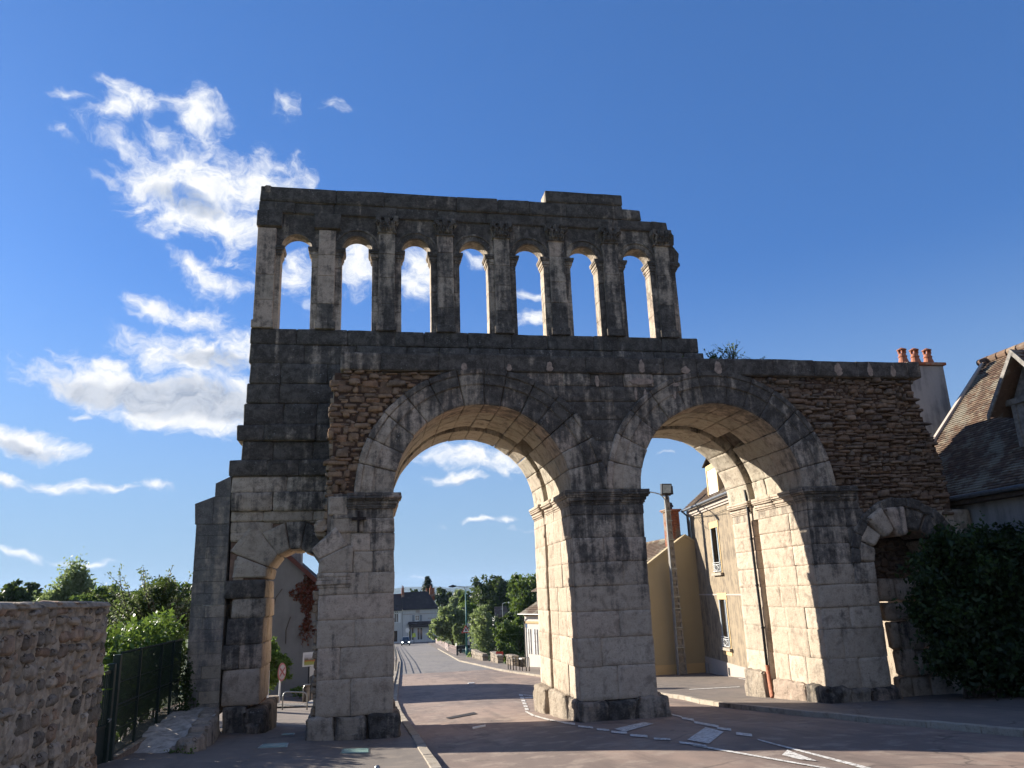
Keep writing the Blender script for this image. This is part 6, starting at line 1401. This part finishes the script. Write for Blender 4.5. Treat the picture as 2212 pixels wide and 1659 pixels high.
# bridge railing
t = thing('bridge_railing', 'dark red metal railing with upright bars along the bridge pavement', 'railing', (12.3, 100, -5)); mb = MB(); rr = MB(); r2 = random.Random(7)
def rxy(y): return lerp_tab([(79, 11.15), (100, 12.1), (121, 13.6), (165, 16.0), (190, 17.6)], y)
y = 79
M_rail = plain('rust_red_rail', (.16, .085, .07), .6, .2, 8, 0)
ys_ = []
while y < 186: ys_.append(y); y += .62
for y in ys_:
    x = rxy(y); z = G(x, y)+.1
    mb.box(x-.05, x+.05, y-.05, y+.05, z, z+.95)
for a_, b_ in zip(ys_[::6], ys_[6::6]):
    xa_, xb_ = rxy(a_), rxy(b_); za_, zb2 = G(xa_, a_)+.1, G(xb_, b_)+.1
    for hh in (.98, .72): rr.tube([(xa_, a_, za_+hh), (xb_, b_, zb2+hh)], .055, 6)
o = mb.build('baluster', plain('pale_bar', (.42, .34, .31), .7, .2, 6, 0), t); o['kind'] = 'stuff'; rr.build('handrail', M_rail, t)
mb = MB(); mb.cbox(10.95, 12.6, 78.6, 78.9, -3.95+.75, -3.95+1.15, .02); mb.cbox(10.95, 11.1, 78.6, 78.9, -4.1, -3.0, .01); mb.build('end_panel', M_dark, t)
# left railing of the bridge
t = thing('bridge_railing', 'thin dark railing along the left kerb of the bridge road', 'railing', (3, 60, -3)); mb = MB(); y = 46
def lxy(y): return lerp_tab([(45, 2.35), (69, 3.3), (123, 4.9), (170, 6.3)], y)
ys_ = [46+3*k for k in range(42)]
for y in ys_: x = lxy(y); z = G(x, y)+.1; mb.tube([(x, y, z), (x, y, z+.95)], .03, 5)
mb.build('post', M_dark, t); mb = MB()
for hh in (.95, .65, .35): mb.tube([(lxy(y), y, G(lxy(y), y)+.1+hh) for y in ys_], .025, 5, caps=False)
mb.build('rail', M_dark, t)
# parapets
def parapet(label, u0, u1, vb, vt, Y0, Y1, seed, red=False):
    a = atG(*z3(u0, vb[0])); b = atG(*z3(u1, vb[1])); 
    t = thing('stone_parapet', label, 'stone wall', ((a.x+b.x)/2, (a.y+b.y)/2, min(a.z, b.z))); W = Wall((a.x, a.y), (b.x, b.y)); mb = MB(); r2 = random.Random(seed); h = vt; L = W.L
    n = max(2, int(L/.9)); rows = 3
    for j in range(rows):
        for i in range(n):
            s_ = .5*(j % 2)/n; u0_, u1_ = L*max(0, i/n-s_), L*min(1, (i+1)/n-s_ if i < n-1 else 1); zb = a.z+(b.z-a.z)*(u0_/L)-.15
            W.box(mb, u0_+.01, u1_-.01, zb+h*j/rows, zb+h*(j+1)/rows-.01, -.5, .0+r2.uniform(-.02, .03), r2.random(), .03, .4)
    mb.build('masonry', M_plinth, t); mb = MB(); W.box(mb, -.05, L+.05, a.z+h-.14, a.z+h+.06, -.56, .06, .5, .05, .5); mb.build('coping', M_plinth, t); return t
parapet('long low stone parapet just right of the green lamp post', 1130, 1270, (1245, 1285), .95, 0, 0, 1)
parapet('short square stone parapet block with a red reflector panel', 1365, 1455, (1290, 1318), .95, 0, 0, 2)
a = atG(*z3(1478, 1305)); t = tag(MB.build((lambda m: (m.cbox(a.x-.32, a.x+.35, a.y-.04, a.y, a.z+.25, a.z+1.05, .01), m)[1])(MB()), 'reflector_panel', M_redp), 'red reflector panel standing beside the short parapet block', 'reflector')
a = atG(*z3(1478, 1305)); 
parapet('stone parapet with plants behind it next to the white house', 1560, 1640, (1335, 1345), .9, 0, 0, 3)
parapet('lower stone wall joining the parapet to the white house corner', 1650, 1795, (1330, 1330), .6, 0, 0, 4)
# four hoops in front of the white house
for k, ((a0, a1), lab, m_) in enumerate((((1585, 1613), 'black hoop barrier furthest from the white house wall', M_black), ((1650, 1684), 'black hoop barrier second from the stone parapet', M_black), ((1730, 1761), 'grey-topped hoop barrier, third from the stone parapet', M_concr), ((1810, 1848), 'black hoop barrier nearest to the centre pier of the gate', M_black))):
    a = atG(*z3(a0, 1396+k*8)); b = atG(*z3(a1, 1398+k*8)); h = .95 if k < 3 else 1.05
    t = thing('hoop_barrier', lab, 'hoop barrier', (a.x, a.y, a.z), 0, 'hoop barriers before the white house'); mb = MB()
    mb.tube([(a.x, a.y, a.z-.1), (a.x, a.y, a.z+h-.08), (a.x+(b.x-a.x)*.15, a.y+(b.y-a.y)*.15, a.z+h), (a.x+(b.x-a.x)*.85, a.y+(b.y-a.y)*.85, b.z+h), (b.x, b.y, b.z+h-.08), (b.x, b.y, b.z-.1)], .035, 8)
    mb.build('hoop', m_ if k != 2 else M_black, t, smooth=True)
    if k == 2: mb = MB(); mb.tube([(a.x, a.y, a.z+h-.02), (b.x, b.y, b.z+h-.02)], .05, 8); mb.build('top_bar', M_whitep, t)
# distant signs
t = thing('road_sign', 'round white sign on a thin pole behind the approaching car', 'road sign', (8.6, 185, -8)); a = atY(*z3(330, 890), 185); mb = MB(); mb.tube([(a.x, 185, -8.2), (a.x, 185, a.z+.3)], .06, 6); mb.build('pole', M_bars, t); mb = MB(); mb.prism([(a.x+.5*math.cos(2*math.pi*k/16), a.z+.6*math.sin(2*math.pi*k/16)) for k in range(16)], 184.85, 184.92); mb.build('sign_panel', M_whitep, t)
t = thing('road_sign', 'bright yellow-green sign on a post in front of the far shop', 'road sign', (11.4, 184, -8)); a = atY(*z3(410, 950), 184); mb = MB(); mb.tube([(a.x, 184, -8.2), (a.x, 184, a.z+3.2)], .06, 6); mb.build('pole', M_dark, t); mb = MB(); mb.prism([(a.x-.45, a.z-.5), (a.x+.5, a.z-.5), (a.x+.35, a.z+.55), (a.x-.35, a.z+.4)], 183.85, 183.92); mb.build('sign_panel', plain('yellow_green', (.45, .55, .08), .5, .1, 5, 0), t)
t = tree('far_shrub', 'dark green shrub against the far left house by the carriage door', 'shrub', (5.6, 186, -8.2), lob(q, 5.7, 186, -6.4, 1.5, 1, 2.0, 1200, 5), L_dark, .2, seed=71, tr=.1)
# ---------------- car
def make_car():
    car = thing('parked_car' if False else 'car', 'dark compact SUV with lit headlights driving toward the gate', 'car', (0, 0, 0)); L, Wd = 4.4, .92
    prof = [(-2.18, .35, .50), (-2.2, .62, .86), (-2.05, .92, .90), (-1.3, 1.02, .90), (-.75, 1.10, .88)]
    st = [(-2.20, .62, .80, .40), (-2.12, .86, .88, .28), (-1.6, .95, .92, .24), (-1.0, 1.0, .92, .24), (-.95+.3, 1.05, .92, .24), (.5, 1.06, .92, .24), (1.9, 1.02, .91, .26), (2.15, .9, .86, .35)]
    mb = MB(); n = 10; b0 = len(mb.v)
    for (y, zt, hw, zb) in st:
        ring_ = [(-hw*.9, zb), (-hw, zb+.15), (-hw, zt-.22), (-hw*.94, zt-.05), (-hw*.8, zt), (hw*.8, zt), (hw*.94, zt-.05), (hw, zt-.22), (hw, zb+.15), (hw*.9, zb)]
        mb.v += [(x, y, z) for x, z in ring_]
    for i in range(len(st)-1):
        for k in range(n): mb.face((b0+i*n+k, b0+i*n+(k+1) % n, b0+(i+1)*n+(k+1) % n, b0+(i+1)*n+k))
    mb.face([b0+k for k in range(n)]); mb.face([b0+(len(st)-1)*n+k for k in reversed(range(n))])
    body = mb.build('body', plain('dark_car_paint', (.035, .05, .06), .25, .05, 3, 0, .3, .6), car, smooth=True)
    cab = [(-.95, 1.0, .80, 1.0), (-.2, 1.62, .62, 1.0), (1.2, 1.66, .62, 1.0), (2.0, 1.1, .72, 1.0)]
    mb = MB(); b0 = 0
    for (y, zt, hw, zb) in cab: mb.v += [(-.84, y if abs(y) > .9 else y, zb), (-hw, y, zt), (hw, y, zt), (.84, y, zb)]
    for i in range(3):
        for k in range(3): mb.face((i*4+k, i*4+k+1, (i+1)*4+k+1, (i+1)*4+k))
    mb.face((0, 1, 2, 3)); mb.face((15, 14, 13, 12)); mb.build('cabin_glass', M_glass, car, smooth=False)
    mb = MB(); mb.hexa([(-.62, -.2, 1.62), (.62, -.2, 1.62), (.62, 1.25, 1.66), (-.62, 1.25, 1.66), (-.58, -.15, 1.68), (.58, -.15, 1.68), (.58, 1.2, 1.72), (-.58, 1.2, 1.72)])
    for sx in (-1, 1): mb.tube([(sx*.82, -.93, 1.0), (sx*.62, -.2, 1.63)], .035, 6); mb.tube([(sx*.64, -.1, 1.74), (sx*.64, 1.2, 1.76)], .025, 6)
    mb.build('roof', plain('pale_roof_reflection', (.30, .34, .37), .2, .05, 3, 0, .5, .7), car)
    for sx in (-1, 1):
        mb = MB(); mb.cbox(sx*1.02-.11, sx*1.02+.11, -.85, -.72, 1.02, 1.18, .03); mb.build('wing_mirror', M_black, car)
        lm, T = newmat('headlight_glow'); e = T.new('ShaderNodeEmission', {'Color': (.85, .95, 1, 1), 'Strength': 6.0}); T.out(e.outputs[0])
        mb = MB(); mb.cbox(sx*.68-.14, sx*.68+.14, -2.225, -2.12, .66, .80, .02); mb.build('headlight', lm, car)
        for y in (-1.4, 1.4):
            mb = MB(); mb.tube([(sx*.93, y, .34), (sx*.70, y, .34)], .34, 18); wh = mb.build('wheel', M_black, car); mb = MB(); mb.tube([(sx*.95, y, .34), (sx*.93, y, .34)], .2, 14); mb.build('rim', M_bars, wh)
    mb = MB(); mb.cbox(-.5, .5, -2.225, -2.17, .50, .66, .01); mb.cbox(-.7, .7, -2.215, -2.15, .36, .48, .01); mb.build('grille', M_black, car)
    mb = MB(); mb.cbox(-.26, .26, -2.24, -2.2, .42, .52, .005); mb.build('number_plate', M_whitep, car)
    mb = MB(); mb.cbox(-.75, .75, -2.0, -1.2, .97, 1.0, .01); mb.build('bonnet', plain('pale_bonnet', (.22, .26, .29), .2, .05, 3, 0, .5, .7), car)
    return car
car = make_car(); a = atG(*z3(308, 1080)); car.location = (a.x, a.y, a.z+.02); car.rotation_euler = (0, 0, R(-3)); car.scale = (1.08, 1, 1.12)
# ================================================================== THINGS BEHIND THE SMALL LEFT ARCH
def hoopthing(label, p0, p1, h, cat='hoop barrier', r_=.028):
    t = thing('hoop_barrier', label, cat, ((p0.x+p1.x)/2, p0.y, p0.z)); mb = MB(); L = (p1-p0); pts = []
    for k in range(6): a = R(180-k*18); pts.append(p0+L.normalized()*(.18+.18*math.cos(a))+Vector((0, 0, h-.18+.18*math.sin(a))))
    pts2 = []
    for k in range(6): a = R(90-k*18); pts2.append(p1-L.normalized()*(.18-.18*math.cos(a))+Vector((0, 0, h-.18+.18*math.sin(a))))
    mb.tube([p0-Vector((0, 0, .1))]+pts+pts2+[p1-Vector((0, 0, .1))], r_, 10); mb.build('hoop', M_bars, t, smooth=True); return t
def zc(u, v): return zq(u, v, 1000, 2450, 3.317)
a = atG(*zc(370, 1145), .1); b = atG(*zc(700, 1138), .1); b.y = a.y; hoopthing('bent steel hoop barrier across the path behind the small left arch', a, b, .66)
a = atY(*zc(640, 1010), 19.5); b = atY(*zc(860, 1010), 19.5); hoopthing('second steel hoop barrier partly hidden behind the left pier', Vector((a.x, 19.5, -1.35)), Vector((b.x, 19.5, -1.35)), .68)
p = atG(*zc(325, 1055), .1); t = thing('round_sign', 'round pale road sign turned edge-on beside the green bush', 'road sign', (p.x, p.y, p.z)); top = atY(*zc(345, 560), p.y)
mb = MB(); mb.tube([(p.x, p.y, p.z-.1), (p.x+.03, p.y, top.z)], .04, 8); mb.build('pole', M_whitep, t)
c = atY(*zc(355, 650), p.y); rr_ = .39; nn = Vector((math.cos(R(11)), -math.sin(R(11)), 0)); uu_ = Vector((nn.y, -nn.x, 0))
def disc(r0, off, m_, nm, par, th=.015):
    mb = MB(); nseg = 28; A0 = [c+uu_*(r0*math.cos(2*math.pi*k/nseg))+Vector((0, 0, r0*math.sin(2*math.pi*k/nseg)))+nn*off for k in range(nseg)]; A1 = [p_-nn*th for p_ in A0]
    mb.poly(A0); mb.poly(list(reversed(A1)))
    for k in range(nseg): mb.quad(A0[k], A0[(k+1) % nseg], A1[(k+1) % nseg], A1[k])
    return mb.build(nm, m_, par)
nn = Vector((-math.cos(R(24)), -math.sin(R(24)), 0)); nn = Vector((.93, -.36, 0)); uu_ = Vector((nn.y, -nn.x, 0))
pn = disc(rr_, .05, plain('faded_red', (.45, .16, .15), .6, .1, 6, 0), 'sign_panel', t, .02); disc(rr_*.82, .055, plain('faded_white', (.5, .46, .46), .6, .1, 6, 0), 'sign_face', pn, .003)
mb = MB(); a0 = c+nn*.06; 
for s_ in (-1, 1): mb.quad(a0+uu_*(.20*s_)+Vector((0, 0, .2)), a0+uu_*(.27*s_)+Vector((0, 0, .14)), a0-uu_*(.20*s_)-Vector((0, 0, .2)), a0-uu_*(.27*s_)-Vector((0, 0, .14)))
mb.build('sign_symbol', plain('faded_red_bar', (.40, .12, .11), .6, .1, 6, 0), pn)
# house number board
yb = 16.0; a = atY(*zc(60, 640), yb); b = atY(*zc(182, 800), yb); t = thing('house_number_board', 'black board with white house number 9b beside the green bush', 'number board', (a.x, yb, -1.3))
mb = MB(); mb.cbox(a.x-.5, b.x, yb, yb+.03, b.z, a.z, .004); pn = mb.build('board_panel', M_black, t)
mb = MB(); x_ = atY(*zc(193, 640), yb).x; mb.cbox(x_-.04, x_+.04, yb-.03, yb+.05, -1.5, a.z+.02, .01); mb.tube([(x_-.28, yb, -1.3), (x_, yb, -.8)], .03, 6); mb.build('post', M_whitep, t)
tc = bpy.data.curves.new('t', 'FONT'); tc.body = '9b'; tc.size = .24; tc.extrude = .004; to = bpy.data.objects.new('t', tc); COL.objects.link(to)
bpy.context.view_layer.update(); me = bpy.data.meshes.new_from_object(to.evaluated_get(bpy.context.evaluated_depsgraph_get())); bpy.data.objects.remove(to)
me.materials.clear(); me.materials.append(M_whitep); p = atY(*zc(104, 712), yb); o = bpy.data.objects.new('house_number', me); COL.objects.link(o); o.parent = pn; o.rotation_euler = (R(90), 0, 0); o.location = Vector((p.x, yb-.012, p.z))-parent_world(pn)
mb = MB(); q0, q1 = atY(*zc(60, 735), yb), atY(*zc(152, 726), yb); mb.box(q0.x, q1.x, yb-.012, yb-.003, q1.z-.03, q1.z+.005); mb.build('number_underline', M_whitep, pn)
# litter bin with wooden slats
p = Vector((-3.98, 11.4, 0)); p.z = G(p.x, p.y)+.1; t = thing('litter_bin', 'round litter bin with brown wooden slats behind the left jamb', 'litter bin', tuple(p)); zt = atY(*zc(130, 800), 11.4).z; mb = MB()
for k in range(16): a = 2*math.pi*k/16; c8 = [(p.x+r_*math.cos(a+da), p.y+r_*math.sin(a+da), z) for z in (p.z+.05, zt-.06) for (r_, da) in ((.27, -.16), (.27, .16), (.30, .15), (.30, -.15))]; mb.hexa(c8, rd.random())
mb.build('slats', plain('bin_slat', (.16, .085, .055), .7, .3, 12, .004), t); mb = MB(); mb.lathe(p.x, p.y, [(.25, p.z), (.25, zt-.08), (.31, zt-.07), (.31, zt-.01), (.24, zt)], 20); mb.build('bin_body', M_dark, t)
# picture board
yb = 21.0; a = atY(*zc(642, 398), yb); b = atY(*zc(640, 585), yb); x2 = a.x+1.6; t = thing('picture_board', 'white information board with a painted river landscape behind the left pier', 'information board', (a.x+.6, yb, -1.6))
mb = MB(); mb.hexa([(a.x-.02, yb, b.z), (x2, yb, b.z+.06), (x2, yb+.04, b.z+.06), (a.x-.02, yb+.04, b.z), (a.x, yb, a.z), (x2, yb, a.z+.07), (x2, yb+.04, a.z+.07), (a.x, yb+.04, a.z)]); pn = mb.build('board_panel', M_whitep, t)
pm, T = newmat('painted_landscape'); P = T.new('ShaderNodeNewGeometry').outputs['Position']; s_ = T.new('ShaderNodeSeparateXYZ', {0: P}); f = T.lin(s_.outputs[2], b.z, a.z); nz = T.noise(P, 4.5, 5, .7)
v = T.math('ADD', f, T.math('MULTIPLY', T.math('SUBTRACT', nz, .5), .45)); cr = T.ramp(v, [(0, (.45, .50, .50)), (.18, (.40, .40, .12)), (.32, (.35, .36, .08)), (.42, (.50, .16, .06)), (.5, (.14, .16, .10)), (.6, (.36, .30, .28)), (.7, (.55, .55, .56)), (1, (.62, .62, .62))]); T.out(T.principled(cr, .6))
mb = MB(); mb.box(a.x+.07, x2-.07, yb-.012, yb-.004, b.z+.07, a.z-.10); mb.build('painting', pm, pn)
mb = MB()
for x_ in (a.x+.30, x2-.3): mb.tube([(x_, yb+.06, -1.9), (x_, yb+.06, a.z)], .035, 8)
mb.build('post', M_dark, t)
p = atY(*zc(765, 625), 19.0); t = thing('small_notice', 'small tilted white notice on a dark post in front of the picture board', 'notice', (p.x, 19.0, -1.4)); mb = MB(); mb.hexa([(p.x-.13, 19.0, p.z-.30), (p.x+.13, 19.1, p.z-.16), (p.x+.13, 19.13, p.z-.16), (p.x-.13, 19.03, p.z-.30), (p.x-.13, 19.0, p.z+.14), (p.x+.13, 19.1, p.z+.26), (p.x+.13, 19.13, p.z+.26), (p.x-.13, 19.03, p.z+.14)]); mb.build('notice_panel', M_farw, t); mb = MB(); mb.tube([(p.x-.08, 19.12, -1.6), (p.x-.08, 19.12, p.z+.1)], .03, 8); mb.build('post', M_dark, t)
def stoneblock(label, u0, v0, u1, v1, Y, mat, d=.5):
    a = atY(*zc(u0, v0), Y); b = atY(*zc(u1, v1), Y); t = thing('stone_trough', label, 'stone trough', ((a.x+b.x)/2, Y, b.z)); mb = MB(); mb.cbox(a.x, b.x, Y, Y+d, b.z-.2, a.z-.06, .03, .01, None, .6); mb.build('body', mat, t); mb = MB(); mb.cbox(a.x-.03, b.x+.03, Y-.03, Y+d+.03, a.z-.08, a.z, .02); mb.build('rim', mat, t)
stoneblock('low stone trough below the picture board', 645, 820, 860, 965, 20.2, M_plinth)
stoneblock('low brick-like planter wall at the foot of the round sign', 160, 975, 305, 1075, 17.2, M_wall)
# three glass floor panels
for pts, lab in (((zB_ for zB_ in ()), ''),): pass
def zBp(u, v): return zq(u, v, 700, 2050, 1.703)
for pts, lab in (([(545, 1527), (727, 1520), (735, 1495), (575, 1503)], 'large green glass floor panel inside the small left arch approach'), ([(1098, 1564), (1278, 1560), (1278, 1532), (1108, 1536)], 'green glass floor panel in front of the left pier plinth'), ([(697, 1441), (775, 1438), (782, 1428), (710, 1431)], 'smallest glass floor panel, deepest inside the small left arch')):
    w_ = [atG(*zBp(*q_), .10) for q_ in pts]; t = thing('floor_light', lab, 'glass floor panel', tuple(w_[0]), 0); cx_ = sum((p for p in w_), Vector())/4
    mb = MB(); up = Vector((0, 0, .012)); mb.hexa([cx_+(p-cx_)*1.10 for p in w_]+[cx_+(p-cx_)*1.10+up for p in w_]); f_ = mb.build('frame', M_bars, t); mb = MB(); mb.hexa([p+up*1.1 for p in w_]+[p+up*1.8 for p in w_]); mb.build('glass', M_floorg, t)
# bollard tip at the bottom edge, white stick, scrap
p = atG(815, 1685, .1); t = thing('bollard', 'rounded pale tip of a short metal bollard at the bottom picture edge', 'bollard', tuple(p)); tp = atY(815, 1653, p.y); mb = MB(); mb.lathe(p.x, p.y, [(.05, p.z-.1), (.05, tp.z-.05), (.042, tp.z-.02), (.025, tp.z)], 14); mb.build('post', M_bars, t, smooth=True)
a, b = atG(*z7(888, 668)), atG(*z7(1012, 642)); mb = MB(); mb.hexa([a+Vector((0, -.05, .01)), b+Vector((0, -.03, .01)), b+Vector((0, .03, .01)), a+Vector((0, .05, .01)), a+Vector((0, -.05, .05)), b+Vector((0, -.03, .05)), b+Vector((0, .03, .05)), a+Vector((0, .05, .05))]); tag(mb.build('white_strip', M_whitep), 'white strip lying on the road at the edge of the gate shadow', 'strip')
a = atG(*z7(875, 226)); mb = MB(); mb.cbox(a.x-.2, a.x+.2, a.y-.15, a.y+.15, a.z+.005, a.z+.05, .02, .01); tag(mb.build('paper_scrap', M_whitep), 'crumpled pale scrap of paper on the sunlit road beyond the gate', 'litter')
# ================================================================== LEFT FOREGROUND: STONE WALL, FENCE
SW = thing('rubble_wall', 'long grey rubble stone wall in the left foreground with pale mortar top', 'stone wall', (-3.6, -12.5, .8)); r2 = random.Random(201)
XW = -3.47; yA, yB = -17.5, -9.15
mb = MB(); z = .3
while z < 3.26:
    h = r2.uniform(.11, .24); y = yA
    while y < yB:
        l = r2.uniform(.14, .42); hh = h*r2.uniform(.75, 1.12); y1 = min(y+l, yB); z0 = z+r2.uniform(-.02, .03); z1 = min(z0+hh, 3.30)
        if z1-z0 > .04 and y1-y > .05:
            f = XW+r2.uniform(-.035, .03); g = r2.uniform(.008, .022); s_ = r2.uniform(0, .03)
            mb.cham([(f, y+g+s_, z0+g), (f+r2.uniform(-.02, .01), y1-g-r2.uniform(0, .03), z0+g), (XW-.25, y1-g, z0+g), (XW-.25, y+g, z0+g), (f, y+g+r2.uniform(0, .04), z1-g), (f+r2.uniform(-.02, .01), y1-g-r2.uniform(0, .04), z1-g), (XW-.25, y1-g, z1-g), (XW-.25, y+g, z1-g)], min(.035, h*.2), .022, r2.random(), .12)
        y = y1
    z += h
for k in range(16): z = .4+k*.18; mb.cbox(XW-.45, XW-.02, yB-.12, yB+.02+r2.uniform(-.03, .01), z, z+.17, .03, .015)
weather(mb.build('stones', M_wall, SW), 2, .028, .16, 'sw')
mb = MB(); ny, nz = 150, 56
for j in range(nz+1):
    for i in range(ny+1): mb.v.append((XW-.034+rd.uniform(-.020, .014), yA+(yB-.02-yA)*i/ny, .2+3.07*j/nz))
for j in range(nz):
    for i in range(ny): q_ = j*(ny+1)+i; mb.face((q_, q_+1, q_+ny+2, q_+ny+1))
mb.box(XW-.48, XW-.07, yA, yB-.02, .2, 3.27); mb.build('mortar', M_mortg, SW)
mb = MB(); y = yA
while y < yB: mb.cham([(XW-.52, y, 3.24), (XW+.02, y, 3.22), (XW+.02, y+.6, 3.22), (XW-.52, y+.6, 3.24), (XW-.45, y, 3.31), (XW-.03, y, 3.30), (XW-.03, y+.6, 3.30-.004), (XW-.45, y+.6, 3.31)], .02, .008, r2.random(), .1); y += .6
mb.build('capping', M_mortg, SW)
F = thing('mesh_fence', 'dark green wire mesh fence on a low wall left of the gate', 'fence', (-4.92, -.4, .3)); XF = -4.92; y0, y1 = -3.2, 2.3; zb, zt = .40, 2.32
M_fence = plain('dark_green_metal', (.02, .035, .03), .4, .15, 12, 0, .3)
for y in (-1.75, .1, 1.3): mb = MB(); mb.cbox(XF-.03, XF+.03, y-.03, y+.03, .25, zt+.02, .005); mb.build('post', M_fence, F)
mb = MB(); y = y0
while y < y1: mb.box(XF-.004, XF+.004, y, y+.006, zb, zt); y += .055
for z in (zb, zb+.02, .85, 1.25, 1.32, 1.75, zt-.02, zt): mb.tube([(XF, y0, z), (XF, y1, z)], .008 if z not in (zb, zt, 1.32) else .018, 5)
mb.build('mesh_panel', M_fence, F)
L = thing('low_wall', 'low rough concrete wall carrying the mesh fence', 'low wall', (-4.92, -.4, .1)); mb = MB(); mb.cbox(-5.04, -4.80, -3.3, 2.5, -.3, .37, .02, 0, .4, .2); mb.build('wall', plain('brown_concrete', (.24, .175, .13), .9, .3, 6, .01), L); mb = MB(); mb.cbox(-5.06, -4.79, -3.3, 2.5, .373, .40, .01); mb.build('capping', M_mortg, L)
t = thing('garden_gate', 'dark steel garden gate with heavy posts at the near end of the fence', 'garden gate', (-4.9, -4.2, .1))
for y in (-3.42, -3.75): mb = MB(); mb.cbox(XF-.07, XF+.07, y-.07, y+.07, -.2, 2.3 if y > -3.5 else 2.15, .01); mb.build('post', M_fence, t)
mb = MB()
for z0, z1 in ((.25, .31), (1.0, 1.06), (1.98, 2.04)): mb.box(XF-.03, XF+.03, -5.6, -3.85, z0, z1)
mb.box(XF-.015, XF+.015, -5.6, -3.85, .31, 1.0)
for k in range(15): y = -5.55+k*.12; mb.box(XF-.012, XF+.012, y, y+.024, 1.06, 1.98)
lf = mb.build('gate_leaf', M_fence, t); mb = MB(); mb.tube([(XF+.06, -3.92, 1.15), (XF+.12, -3.92, 1.15), (XF+.12, -4.06, 1.12)], .012, 6); mb.build('handle', M_bars, lf)
# ================================================================== AIR
hzm = bpy.data.materials.new('clear_air'); hzm.use_nodes = True; T = NT(hzm.node_tree)
vp = T.new('ShaderNodeVolumePrincipled', {'Color': (.5, .68, 1.0, 1), 'Density': .00006, 'Anisotropy': .2})
T.l.new(vp.outputs[0], T.new('ShaderNodeOutputMaterial').inputs['Volume'])
mb = MB(); mb.box(-4200, 4200, -250, 6300, -14, 140); o = mb.build('haze', hzm); o['kind'] = 'stuff'
